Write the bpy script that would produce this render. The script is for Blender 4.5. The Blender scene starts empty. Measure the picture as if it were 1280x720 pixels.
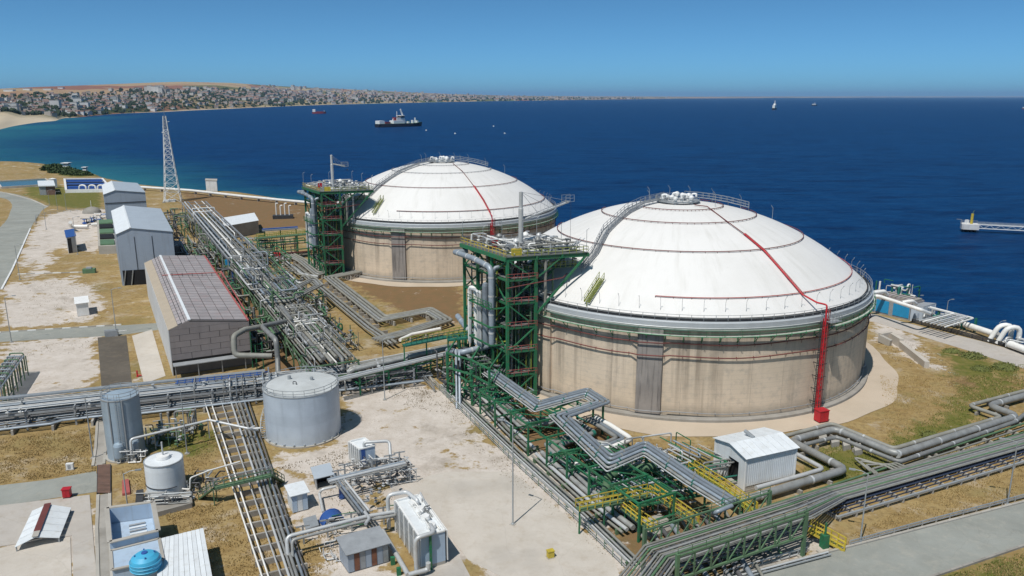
import bpy, bmesh, math, random
import numpy as np
from mathutils import Vector, Matrix
random.seed(7); rng = np.random.default_rng(7)
scene = bpy.context.scene
COL = scene.collection

# ------------------------------------------------------------------ camera, world, sun
FOC, CAMH, YH = 980.0, 55.17, 120.0          # focal length in pixels of the 1280 px photograph, height, horizon row
PITCH = math.atan2(360 - YH, FOC)
CT, ST = math.cos(PITCH), math.sin(PITCH)
cam_d = bpy.data.cameras.new('camera'); cam = bpy.data.objects.new('camera', cam_d); COL.objects.link(cam)
cam.location = (0, 0, CAMH); cam.rotation_euler = (math.pi/2 - PITCH, 0, 0)
cam_d.sensor_width = 36.0; cam_d.lens = FOC/1280*36.0
cam_d.clip_start = 0.5; cam_d.clip_end = 200000
scene.camera = cam
scene.render.resolution_x, scene.render.resolution_y = 1024, 576

SUN_EL = math.radians(61); SUN_DIR = Vector((-0.52, -0.854, 0)).normalized()
world = bpy.data.worlds.new('World'); scene.world = world; world.use_nodes = True
wn = world.node_tree.nodes; wl = world.node_tree.links
sky = wn.new('ShaderNodeTexSky'); sky.sky_type = 'NISHITA'; sky.sun_disc = False
sky.sun_elevation = SUN_EL; sky.sun_rotation = math.atan2(SUN_DIR.x, SUN_DIR.y) % (2*math.pi)
sky.altitude = 60; sky.air_density = 0.3; sky.dust_density = 0.75; sky.ozone_density = 10.0
wn['Background'].inputs['Strength'].default_value = 0.135
tint = wn.new('ShaderNodeMix'); tint.data_type = 'RGBA'; tint.blend_type = 'MULTIPLY'; tint.inputs[0].default_value = 1.0
tint.inputs[7].default_value = (0.79, 1.18, 1.01, 1.0)          # the clear summer sky of the photograph leans to cyan
wl.new(sky.outputs[0], tint.inputs[6]); wl.new(tint.outputs[2], wn['Background'].inputs['Color'])
sun_d = bpy.data.lights.new('sun', 'SUN'); sun_d.energy = 4.1; sun_d.angle = math.radians(0.53); sun_d.color = (1.0, 0.955, 0.89)
sun = bpy.data.objects.new('sun', sun_d); COL.objects.link(sun)
sun.rotation_euler = Vector((SUN_DIR.x*math.cos(SUN_EL), SUN_DIR.y*math.cos(SUN_EL), math.sin(SUN_EL))).to_track_quat('Z', 'Y').to_euler()
scene.view_settings.view_transform = 'Standard'; scene.view_settings.look = 'None'
scene.view_settings.exposure = 0.0; scene.view_settings.gamma = 1.0

# ------------------------------------------------------------------ helpers
def P(px, py, z=0.0):
    """the world point at height z seen at pixel (px,py) of the 1280x720 photograph"""
    a = (px-640)/FOC; b = (360-py)/FOC
    dx, dy, dz = a, CT+b*ST, -ST+b*CT
    k = (z-CAMH)/dz
    return Vector((dx*k, dy*k, z))
def up(py, base):
    """height at which the ray of pixel row py passes over the ground point base"""
    b = (360-py)/FOC
    return CAMH + (-ST+b*CT)*base.y/(CT+b*ST)

def nodes_of(m):
    m.use_nodes = True
    return m.node_tree.nodes, m.node_tree.links, m.node_tree.nodes['Principled BSDF']
def N(nt, kind, **kw):
    n = nt.new(kind)
    for k, v in kw.items():
        if k in n.inputs: n.inputs[k].default_value = v
        else: setattr(n, k, v)
    return n
def c4(c): return (c[0], c[1], c[2], 1.0)

MATS = {}
def mat(name, col, rough=0.6, metal=0.0, col2=None, scale=0.6, amt=0.35, bump=0.0, bscale=None, rnd=0.08, spec=0.4, streak=None):
    """paint or metal with weathering noise, a per-object shade and an optional run-off streak colour"""
    m = bpy.data.materials.new(name); nt, ln, b = nodes_of(m)
    tc = N(nt, 'ShaderNodeTexCoord')
    geo = N(nt, 'ShaderNodeNewGeometry')
    n1 = N(nt, 'ShaderNodeTexNoise', Scale=scale, Detail=6.0, Roughness=0.62)
    ln.new(geo.outputs['Position'], n1.inputs['Vector'])
    if col2 is None: col2 = tuple(c*0.62 for c in col)
    ramp = N(nt, 'ShaderNodeMapRange'); ramp.inputs[1].default_value = 0.38; ramp.inputs[2].default_value = 0.72
    ln.new(n1.outputs['Fac'], ramp.inputs[0])
    mul = N(nt, 'ShaderNodeMath', operation='MULTIPLY'); mul.inputs[1].default_value = amt
    ln.new(ramp.outputs[0], mul.inputs[0])
    mx = N(nt, 'ShaderNodeMix', data_type='RGBA'); mx.inputs[6].default_value = c4(col); mx.inputs[7].default_value = c4(col2)
    ln.new(mul.outputs[0], mx.inputs[0])
    last = mx.outputs[2]
    if streak:
        sc, scol, samt = streak
        mp = N(nt, 'ShaderNodeMapping'); mp.inputs['Scale'].default_value = (sc, sc, sc*0.06)
        ln.new(geo.outputs['Position'], mp.inputs['Vector'])
        n2 = N(nt, 'ShaderNodeTexNoise', Scale=1.0, Detail=4.0, Roughness=0.6)
        ln.new(mp.outputs[0], n2.inputs['Vector'])
        r2 = N(nt, 'ShaderNodeMapRange'); r2.inputs[1].default_value = 0.52; r2.inputs[2].default_value = 0.74; r2.inputs[4].default_value = samt
        ln.new(n2.outputs['Fac'], r2.inputs[0])
        m3 = N(nt, 'ShaderNodeMix', data_type='RGBA'); m3.inputs[7].default_value = c4(scol)
        ln.new(r2.outputs[0], m3.inputs[0]); ln.new(last, m3.inputs[6]); last = m3.outputs[2]
    if rnd:
        oi = N(nt, 'ShaderNodeObjectInfo')
        rr = N(nt, 'ShaderNodeMapRange'); rr.inputs[3].default_value = 1-rnd; rr.inputs[4].default_value = 1+rnd
        ln.new(oi.outputs['Random'], rr.inputs[0])
        hs = N(nt, 'ShaderNodeHueSaturation'); ln.new(rr.outputs[0], hs.inputs['Value']); ln.new(last, hs.inputs['Color']); last = hs.outputs[0]
    ln.new(last, b.inputs['Base Color'])
    b.inputs['Roughness'].default_value = rough; b.inputs['Metallic'].default_value = metal
    b.inputs['Specular IOR Level'].default_value = spec
    if bump:
        n3 = N(nt, 'ShaderNodeTexNoise', Scale=bscale or scale*6, Detail=5.0)
        ln.new(geo.outputs['Position'], n3.inputs['Vector'])
        bp = N(nt, 'ShaderNodeBump', Strength=bump, Distance=0.05)
        ln.new(n3.outputs['Fac'], bp.inputs['Height']); ln.new(bp.outputs[0], b.inputs['Normal'])
    MATS[name] = m
    return m

mat('pipe_grey', (0.31, 0.315, 0.305), 0.5, 0.2, (0.17, 0.165, 0.155), 0.7, 0.75, rnd=0.24)
mat('pipe_dull', (0.27, 0.265, 0.235), 0.6, 0.05, (0.16, 0.155, 0.13), 0.5, 0.7, rnd=0.14)
mat('pipe_blue', (0.28, 0.32, 0.36), 0.45, 0.2, (0.16, 0.185, 0.215), 0.7, 0.7, rnd=0.22)
mat('pipe_light', (0.56, 0.57, 0.57), 0.42, 0.2, (0.36, 0.36, 0.36), 0.8, 0.5, rnd=0.12)
mat('pipe_white', (0.78, 0.77, 0.74), 0.45, 0.0, (0.55, 0.53, 0.49), 0.5, 0.5)
mat('clad_dark', (0.13, 0.13, 0.135), 0.5, 0.2, (0.07, 0.07, 0.075), 0.8, 0.6, rnd=0.2)
mat('tray_navy', (0.035, 0.05, 0.09), 0.55, 0.0, (0.02, 0.028, 0.05), 0.7, 0.6, rnd=0.25)
mat('green_steel', (0.012, 0.155, 0.068), 0.6, 0.0, (0.075, 0.095, 0.05), 1.3, 0.7, rnd=0.18)
mat('green_old', (0.10, 0.19, 0.10), 0.6, 0.0, (0.08, 0.11, 0.07), 0.7, 0.7, rnd=0.14)
mat('green_teal', (0.02, 0.15, 0.11), 0.5, 0.0, (0.02, 0.09, 0.07), 0.7, 0.6, rnd=0.12)
mat('yellow_paint', (0.56, 0.43, 0.045), 0.6, 0.0, (0.30, 0.22, 0.06), 1.2, 0.7, rnd=0.15)
mat('yellow_green', (0.30, 0.33, 0.05), 0.55, 0.0, (0.16, 0.2, 0.04), 0.8, 0.6, rnd=0.1)
mat('red_paint', (0.50, 0.018, 0.028), 0.45, 0.0, (0.30, 0.02, 0.025), 0.5, 0.6, rnd=0.08)
mat('red_faded', (0.40, 0.10, 0.09), 0.6, 0.0, (0.25, 0.08, 0.07), 0.6, 0.6, rnd=0.1)
mat('red_brown', (0.16, 0.045, 0.04), 0.6, 0.0, (0.09, 0.035, 0.03), 0.6, 0.6, rnd=0.12)
mat('rust', (0.20, 0.085, 0.05), 0.8, 0.0, (0.09, 0.04, 0.03), 1.2, 0.8)
mat('blue_paint', (0.035, 0.10, 0.33), 0.45, 0.0, (0.03, 0.07, 0.2), 0.8, 0.5, rnd=0.1)
mat('blue_bright', (0.02, 0.27, 0.52), 0.45, 0.0, (0.02, 0.2, 0.36), 0.8, 0.5, rnd=0.06)
mat('blue_pale', (0.40, 0.50, 0.62), 0.5, 0.0, (0.33, 0.42, 0.52), 0.8, 0.5, rnd=0.05, streak=(2.0, (0.3, 0.33, 0.36), 0.5))
mat('blue_plastic', (0.06, 0.38, 0.60), 0.5, 0.0, (0.10, 0.30, 0.44), 1.0, 0.4)
mat('galv', (0.40, 0.42, 0.43), 0.45, 0.35, (0.26, 0.28, 0.29), 1.2, 0.6, rnd=0.1)
mat('grey_steel', (0.33, 0.345, 0.36), 0.5, 0.1, (0.2, 0.21, 0.22), 0.8, 0.6, rnd=0.1)
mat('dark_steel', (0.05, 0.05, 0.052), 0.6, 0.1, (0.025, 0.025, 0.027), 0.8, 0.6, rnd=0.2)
mat('white_paint', (0.78, 0.78, 0.77), 0.5, 0.0, (0.58, 0.57, 0.54), 0.7, 0.5, rnd=0.05, streak=(1.6, (0.5, 0.48, 0.43), 0.4))
mat('white_sheet', (0.70, 0.73, 0.75), 0.5, 0.0, (0.56, 0.58, 0.59), 0.5, 0.5, rnd=0.05, streak=(1.5, (0.5, 0.49, 0.45), 0.5))
mat('sheet_blue', (0.30, 0.35, 0.42), 0.5, 0.1, (0.25, 0.29, 0.35), 0.3, 0.5, rnd=0.05, streak=(0.9, (0.2, 0.22, 0.25), 0.5))
mat('sheet_roof', (0.43, 0.48, 0.53), 0.5, 0.1, (0.34, 0.38, 0.42), 0.3, 0.5, rnd=0.05)
mat('panel_taupe', (0.27, 0.235, 0.225), 0.7, 0.0, (0.20, 0.175, 0.17), 0.35, 0.6, rnd=0.07, streak=(0.8, (0.16, 0.14, 0.13), 0.4))
mat('panel_roof', (0.34, 0.31, 0.31), 0.65, 0.0, (0.24, 0.22, 0.22), 0.35, 0.6, rnd=0.08, streak=(0.5, (0.36, 0.24, 0.23), 0.5))
mat('panel_tan', (0.40, 0.335, 0.255), 0.7, 0.0, (0.32, 0.27, 0.21), 0.4, 0.6, rnd=0.05)
mat('wall_pale', (0.60, 0.60, 0.60), 0.7, 0.0, (0.42, 0.41, 0.39), 0.4, 0.6, rnd=0.04, streak=(0.9, (0.35, 0.33, 0.3), 0.5))
mat('concrete', (0.40, 0.375, 0.335), 0.85, 0.0, (0.27, 0.25, 0.215), 0.25, 0.7, bump=0.3, bscale=3.0, rnd=0.06)
mat('concrete_pale', (0.52, 0.475, 0.42), 0.85, 0.0, (0.40, 0.36, 0.30), 0.12, 0.7, bump=0.3, bscale=3.0, rnd=0.05)
mat('concrete_old', (0.33, 0.31, 0.28), 0.9, 0.0, (0.2, 0.185, 0.16), 0.3, 0.8, bump=0.4, bscale=3.0, rnd=0.08)
mat('brick_brown', (0.17, 0.10, 0.075), 0.85, 0.0, (0.10, 0.065, 0.05), 1.0, 0.7, rnd=0.08)
mat('asphalt', (0.30, 0.31, 0.285), 0.9, 0.0, (0.22, 0.22, 0.195), 0.14, 0.85, bump=0.3, bscale=6.0, rnd=0.0)
mat('asphalt_dark', (0.115, 0.10, 0.082), 0.9, 0.0, (0.075, 0.066, 0.055), 0.2, 0.8, bump=0.3, bscale=6.0, rnd=0.0)
mat('tank_grey', (0.50, 0.56, 0.63), 0.45, 0.1, (0.38, 0.43, 0.49), 0.35, 0.7, rnd=0.04, streak=(0.7, (0.33, 0.37, 0.42), 0.6))
mat('tank_blue', (0.33, 0.41, 0.48), 0.42, 0.15, (0.25, 0.31, 0.37), 0.35, 0.7, rnd=0.04, streak=(0.8, (0.42, 0.49, 0.55), 0.6))
mat('glass_dark', (0.02, 0.025, 0.03), 0.15, 0.0, (0.012, 0.015, 0.02), 0.5, 0.5)
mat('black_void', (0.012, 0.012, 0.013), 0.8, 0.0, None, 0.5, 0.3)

class MB:
    """collects faces; build() links them as one mesh object"""
    def __init__(s): s.v = []; s.f = []; s.sm = []
    def add(s, vs, fs, smooth=False):
        o = len(s.v); s.v += [tuple(v) for v in vs]
        for f in fs: s.f.append(tuple(i+o for i in f)); s.sm.append(smooth)
        return s
    def box(s, c, size, rz=0.0):
        x, y, z = (d/2 for d in size); cs, sn = math.cos(rz), math.sin(rz)
        vs = []
        for k in (-z, z):
            for i, j in ((-x, -y), (x, -y), (x, y), (-x, y)):
                vs.append((c[0]+i*cs-j*sn, c[1]+i*sn+j*cs, c[2]+k))
        return s.add(vs, [(3, 2, 1, 0), (4, 5, 6, 7), (0, 1, 5, 4), (1, 2, 6, 5), (2, 3, 7, 6), (3, 0, 4, 7)])
    def beam(s, p, q, w, h):
        p, q = Vector(p), Vector(q); d = (q-p)
        if d.length < 1e-6: return s
        d.normalize(); u = Vector((0, 0, 1))
        if abs(d.z) > 0.98: u = Vector((0.45, -0.89, 0))
        r = d.cross(u).normalized(); u = r.cross(d)
        vs = []
        for e in (p, q):
            for i, j in ((-1, -1), (1, -1), (1, 1), (-1, 1)): vs.append(e + r*(i*w/2) + u*(j*h/2))
        return s.add(vs, [(0, 1, 2, 3), (7, 6, 5, 4), (1, 0, 4, 5), (2, 1, 5, 6), (3, 2, 6, 7), (0, 3, 7, 4)])
    def tube(s, pts, r, n=8, bend=None, caps=True):
        pts = [Vector(p) for p in pts]
        q = [pts[0]]
        for i in range(1, len(pts)-1):
            a, b, c = pts[i-1], pts[i], pts[i+1]
            d1 = (a-b); d2 = (c-b); l1, l2 = d1.length, d2.length
            if l1 < 1e-5 or l2 < 1e-5: continue
            d1 /= l1; d2 /= l2
            ang = d1.angle(d2)
            if ang > 3.05: q.append(b); continue
            R = min(bend if bend is not None else r*2.6, 0.48*min(l1, l2)*math.tan(ang/2)) if ang > 0.05 else 0
            t = R/max(math.tan(ang/2), 1e-4)
            k = max(2, min(6, int((math.pi-ang)/0.4)))
            p0 = b+d1*t; p1 = b+d2*t
            for j in range(k+1):
                f = j/k
                q.append(p0*(1-f)**2 + b*2*f*(1-f) + p1*f*f)
        q.append(pts[-1])
        rings = []; prev = None
        for i, p in enumerate(q):
            if i == 0: d = q[1]-q[0]
            elif i == len(q)-1: d = q[-1]-q[-2]
            else: d = (q[i+1]-q[i]).normalized() + (q[i]-q[i-1]).normalized()
            if d.length < 1e-9: d = Vector((0, 0, 1))
            d.normalize()
            if prev is None:
                a = Vector((0, 0, 1)) if abs(d.z) < 0.9 else Vector((1, 0, 0))
                u = (a - d*a.dot(d)).normalized()
            else:
                u = prev - d*prev.dot(d)
                u = u.normalized() if u.length > 1e-6 else d.orthogonal().normalized()
            prev = u; w = d.cross(u)
            rings.append([p + (u*math.cos(t)+w*math.sin(t))*r for t in (2*math.pi*j/n for j in range(n))])
        vs = [v for rg in rings for v in rg]; fs = []
        for i in range(len(rings)-1):
            for j in range(n):
                k = (j+1) % n
                fs.append((i*n+j, i*n+k, (i+1)*n+k, (i+1)*n+j))
        s.add(vs, fs, True)
        if caps:
            s.add(rings[0], [tuple(range(n-1, -1, -1))]); s.add(rings[-1], [tuple(range(n))])
        return s
    def lathe(s, prof, c=(0, 0, 0), n=24, a0=0.0, a1=2*math.pi, smooth=True, flat_break=True):
        full = abs(a1-a0-2*math.pi) < 1e-6
        m = n if full else n+1
        for (r0, z0), (r1, z1) in zip(prof[:-1], prof[1:]):
            vs = []
            for k in range(m):
                a = a0+(a1-a0)*k/n; ca, sa = math.cos(a), math.sin(a)
                vs.append((c[0]+r0*ca, c[1]+r0*sa, c[2]+z0)); vs.append((c[0]+r1*ca, c[1]+r1*sa, c[2]+z1))
            fs = []
            for k in range(n):
                j = (k+1) % m
                fs.append((2*k, 2*j, 2*j+1, 2*k+1))
            s.add(vs, fs, smooth)
        return s
    def prism(s, poly, z0, z1):
        n = len(poly)
        a = sum(poly[i][0]*poly[(i+1) % n][1]-poly[(i+1) % n][0]*poly[i][1] for i in range(n))
        if a < 0: poly = poly[::-1]
        vs = [(p[0], p[1], z0) for p in poly]+[(p[0], p[1], z1) for p in poly]
        fs = [tuple(range(n-1, -1, -1)), tuple(range(n, 2*n))]
        fs += [(i, (i+1) % n, n+(i+1) % n, n+i) for i in range(n)]
        return s.add(vs, fs)
    def sphere(s, c, rx, ry, rz, n=12, m=6, z0=-1.0):
        prof = []
        for i in range(m+1):
            t = math.asin(z0) + (math.pi/2-math.asin(z0))*i/m
            prof.append((math.cos(t), math.sin(t)))
        vs = []
        for a, b in prof:
            for k in range(n):
                t = 2*math.pi*k/n; vs.append((c[0]+rx*a*math.cos(t), c[1]+ry*a*math.sin(t), c[2]+rz*b))
        fs = [(i*n+k, i*n+(k+1) % n, (i+1)*n+(k+1) % n, (i+1)*n+k) for i in range(m) for k in range(n)]
        return s.add(vs, fs, True)
    def build(s, name, m, parent=None, **kw):
        org = ORG.get(parent.name, Vector((0, 0, 0))) if parent else Vector((0, 0, 0))
        if parent is None and kw.get('org') is not None: org = Vector(kw['org'])
        me = bpy.data.meshes.new(name)
        V = np.array(s.v, dtype=np.float64)-np.array(org)
        me.from_pydata(V.tolist(), [], s.f)
        me.polygons.foreach_set('use_smooth', s.sm)
        me.materials.append(MATS[m] if isinstance(m, str) else m)
        me.update()
        o = bpy.data.objects.new(name, me); COL.objects.link(o)
        if parent: o.parent = parent
        else: o.location = org
        ORG[o.name] = org
        tag(o, kw.get('label'), kw.get('cat'), kw.get('group'), kw.get('kind'))
        return o
ORG = {}
def tag(o, label=None, cat=None, group=None, kind=None):
    if label: o['label'] = label
    if cat: o['category'] = cat
    if group: o['group'] = group
    if kind: o['kind'] = kind
    return o
def thing(name, label, cat, loc, group=None):
    o = bpy.data.objects.new(name, None); COL.objects.link(o); o.location = loc
    o.empty_display_size = 0.5
    ORG[o.name] = Vector(loc)
    return tag(o, label, cat, group)
def copy_tree(o, parent=None, depth=0):
    c = o.copy(); COL.objects.link(c); c.parent = parent
    for ch in list(o.children): copy_tree(ch, c, depth+1)
    return c
def offs(poly, d):
    """polyline shifted sideways in plan by d (to the right of travel), mitred"""
    pts = [Vector(p) for p in poly]; out = []
    for i, p in enumerate(pts):
        a = pts[i]-pts[i-1] if i > 0 else None; b = pts[i+1]-pts[i] if i < len(pts)-1 else None
        def nrm(v): v = Vector((v.y, -v.x, 0)); return v.normalized() if v.length > 1e-4 else None
        na = nrm(a) if a is not None else None; nb = nrm(b) if b is not None else None
        if na is None and nb is None: n_, k = out_n, 1.0
        elif na is None: n_, k = nb, 1.0
        elif nb is None: n_, k = na, 1.0
        else:
            n_ = (na+nb)
            if n_.length < 0.2: n_ = na; k = 1.0
            else:
                n_.normalize(); k = 1/max(0.35, n_.dot(na))
        out_n = n_
        out.append(p + n_*d*k)
    return out
def pipe(parent, pts, r, m='pipe_grey', n=8, name='pipe', bend=None, bands=0):
    o = MB().tube(pts, r, n, bend).build(name, m, parent)
    if bands: clamp(parent, pts, r, bands)
    return o
def bundle(parent, poly, items, default='pipe_grey', name='pipe', n=8):
    """parallel pipes: items of (offset, dz, radius[, material])"""
    for it in items:
        q = [p+Vector((0, 0, it[1])) for p in offs(poly, it[0])]
        pipe(parent, q, it[2], it[3] if len(it) > 3 else default, n, name)
def along(poly, step, start=0.0):
    pts = [Vector(p) for p in poly]; out = []; rest = start
    for a, b in zip(pts[:-1], pts[1:]):
        L = (b-a).length
        if L < 1e-6: continue
        d = (b-a)/L
        while rest <= L: out.append((a+d*rest, d)); rest += step
        rest -= L
    return out
def clamp(parent, pts, r, step, m='pipe_light'):
    for p, d in along(pts, step, step*random.uniform(0.3, 0.8)):
        MB().tube([p-d*0.16, p+d*0.16], r*1.08, 8).build('pipe_clamp', m, parent)
def handrail(parent, pts, h=1.1, step=1.6, m='galv', r=0.035, name='handrail', mid=True):
    b = MB()
    for p, d in along(pts, step): b.beam(p, p+Vector((0, 0, h)), r*2, r*2)
    q = [Vector(p) for p in pts]
    b.beam(q[-1], q[-1]+Vector((0, 0, h)), r*2, r*2)
    for z in ((h, h*0.5) if mid else (h,)):
        for a, c in zip(q[:-1], q[1:]): b.beam(a+Vector((0, 0, z)), c+Vector((0, 0, z)), r*2, r*2)
    return b.build(name, m, parent)
def flat(poly): return [Vector((p[0], p[1], 0)) for p in poly]
def PX(pts, z=0.0): return [P(x, y, z) for x, y in pts]
# ------------------------------------------------------------------ ground, sea, far shore
SEA = -9.0
def spaced(segs):
    out = []
    for a, b, n in segs: out += list(np.linspace(a, b, n, endpoint=False))
    return np.array(out+[segs[-1][1]])
def seg_dist(X, Y, poly, closed=True):
    d = np.full(X.shape, 1e9); n = len(poly)
    for i in range(n if closed else n-1):
        ax, ay = poly[i][:2]; bx, by = poly[(i+1) % n][:2]
        ex, ey = bx-ax, by-ay; L = ex*ex+ey*ey+1e-12
        t = np.clip(((X-ax)*ex+(Y-ay)*ey)/L, 0, 1)
        d = np.minimum(d, np.hypot(X-ax-t*ex, Y-ay-t*ey))
    return d
def inside(X, Y, poly):
    r = np.zeros(X.shape, bool); n = len(poly); j = n-1
    for i in range(n):
        xi, yi = poly[i][:2]; xj, yj = poly[j][:2]
        c = ((yi > Y) != (yj > Y)) & (X < (xj-xi)*(Y-yi)/(yj-yi+1e-12)+xi)
        r ^= c; j = i
    return r
def sdist(X, Y, poly): 
    d = seg_dist(X, Y, poly); return np.where(inside(X, Y, poly), d, -d)
shore = PX([(0, 205), (30, 203), (58, 204), (85, 208), (112, 213), (133, 221), (180, 229), (240, 235), (300, 238), (340, 244), (388, 252), (560, 276), (700, 302), (1000, 350),
            (1120, 373), (1160, 385), (1200, 398), (1250, 416), (1280, 428)])
LAND = [(-2600, -400), (-2600, 1900), (-1500, 1560), (-1000, 1250), (-760, 960), (-600, 770)] + [(p.x, p.y) for p in shore] + [(140, 140), (190, 100), (250, 30), (320, -400)]

# soil cover, given as outlines on the ground: pale gravel, green grass, bare brown earth
PALE = [PX(q) for q in (
    [(40, 285), (58, 268), (90, 262), (135, 262), (140, 298), (118, 316), (72, 312), (22, 340), (30, 305)],
    [(3, 352), (98, 346), (128, 374), (122, 402), (40, 409), (2, 412)],
    [(0, 428), (120, 421), (126, 486), (60, 496), (0, 503)],
    [(20, 358), (60, 312), (70, 320), (60, 340)],
    [(425, 486), (532, 482), (575, 505), (650, 570), (780, 708), (770, 730), (590, 730), (470, 640), (400, 604), (345, 590), (322, 560), (390, 560), (428, 530)],
    [(0, 630), (112, 616), (124, 730), (0, 730)],
    [(240, 470), (330, 480), (320, 500), (250, 500)], [(330, 590), (470, 600), (500, 730), (400, 730), (380, 660)],
    [(545, 482), (600, 478), (660, 560), (820, 715), (770, 715)],
    [(1090, 400), (1120, 410), (1200, 470), (1150, 455), (1095, 425)],
    [(960, 690), (1040, 672), (1050, 684), (930, 716)])]
GREEN = [PX(q) for q in (
    [(1105, 545), (1160, 525), (1215, 470), (1280, 440), (1280, 500), (1215, 505), (1240, 528), (1130, 566), (1090, 560)],
    [(1000, 600), (1010, 570), (1060, 545), (1130, 580), (1060, 610)], [(1170, 436), (1280, 462), (1280, 492), (1180, 470)],
    [(55, 205), (110, 210), (128, 219), (90, 222), (60, 215)], [(30, 225), (130, 240), (128, 262), (60, 258), (30, 243)],
    [(800, 565), (900, 570), (890, 610), (850, 600)], [(1180, 715), (1280, 690), (1280, 730), (1180, 730)],
    [(420, 355), (470, 380), (500, 410), (470, 410)], [(190, 540), (270, 530), (280, 560), (200, 580)])]
BROWN = [PX(q) for q in (
    [(440, 345), (575, 352), (580, 402), (520, 396), (470, 375), (430, 352)],
    [(230, 240), (385, 256), (390, 285), (300, 285), (230, 262)], [(200, 300), (330, 330), (440, 470), (330, 480), (310, 400)],
    [(1180, 445), (1280, 475), (1280, 488), (1200, 490)], [(580, 470), (700, 500), (900, 640), (880, 720), (790, 720), (600, 520)])]
def soft(X, Y, polys, w):
    r = np.zeros(X.shape)
    for q in polys: r = np.maximum(r, np.clip(0.5+sdist(X, Y, q)/(2*w), 0, 1))
    return r
def sheet(name, xs, ys, zf, material, attrs, kind='structure', **kw):
    X, Y = np.meshgrid(xs, ys); Z = zf(X, Y)
    nx, ny = len(xs), len(ys)
    me = bpy.data.meshes.new(name)
    V = np.stack([X, Y, Z], -1).reshape(-1, 3)
    i = np.arange(nx-1)[None]+nx*np.arange(ny-1)[:, None]
    F = np.stack([i, i+1, i+1+nx, i+nx], -1).reshape(-1, 4)
    me.from_pydata(V.tolist(), [], F.tolist())
    me.polygons.foreach_set('use_smooth', [True]*len(F))
    A = attrs(X, Y)
    at = me.color_attributes.new('cover', 'FLOAT_COLOR', 'POINT')
    at.data.foreach_set('color', np.concatenate([A.reshape(-1, A.shape[-1]), np.ones((X.size, 4-A.shape[-1]))], -1).astype(np.float32).ravel())
    me.materials.append(material)
    o = bpy.data.objects.new(name, me); COL.objects.link(o)
    return tag(o, kind=kind, **kw)
def hash2(X, Y, s):
    return np.sin(X*0.113*s+1.3)*np.cos(Y*0.091*s+0.4)+0.5*np.sin(X*0.27*s-Y*0.21*s)
def land_z(X, Y):
    d = sdist(X, Y, LAND)
    z = np.interp(d, [-400, -60, -14, -5, 0, 6], [-22, -15, -10.5, -6.0, -1.2, 0.0])
    bump_ = hash2(X, Y, 0.6)*0.02
    knoll = 4.0*np.exp(-(((X+440)/70)**2+((Y-640)/28)**2))
    return np.where(d > 0, z+bump_*np.clip(d/25, 0, 1)+knoll*np.clip(d/18, 0, 1), z)
def mix(nt, ln, fac, a, b):
    m = N(nt, 'ShaderNodeMix', data_type='RGBA')
    for s, v in ((0, fac), (6, a), (7, b)):
        if isinstance(v, (tuple, list)): m.inputs[s].default_value = c4(v)
        elif isinstance(v, (int, float)): m.inputs[s].default_value = v
        else: ln.new(v, m.inputs[s])
    return m.outputs[2]
def noise(nt, ln, vec, scale, detail=5.0, rough=0.6, lo=None, hi=None, dist=0.0):
    n = N(nt, 'ShaderNodeTexNoise', Scale=scale, Detail=detail, Roughness=rough, Distortion=dist); ln.new(vec, n.inputs['Vector'])
    if lo is None: return n.outputs['Fac']
    r = N(nt, 'ShaderNodeMapRange'); r.inputs[1].default_value = lo; r.inputs[2].default_value = hi; ln.new(n.outputs['Fac'], r.inputs[0])
    return r.outputs[0]
def math_(nt, ln, op, a, b=None, clamp_=False):
    m = N(nt, 'ShaderNodeMath', operation=op); m.use_clamp = clamp_
    for i, v in enumerate((a, b)):
        if v is None: continue
        if isinstance(v, (int, float)): m.inputs[i].default_value = v
        else: ln.new(v, m.inputs[i])
    return m.outputs[0]
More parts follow.
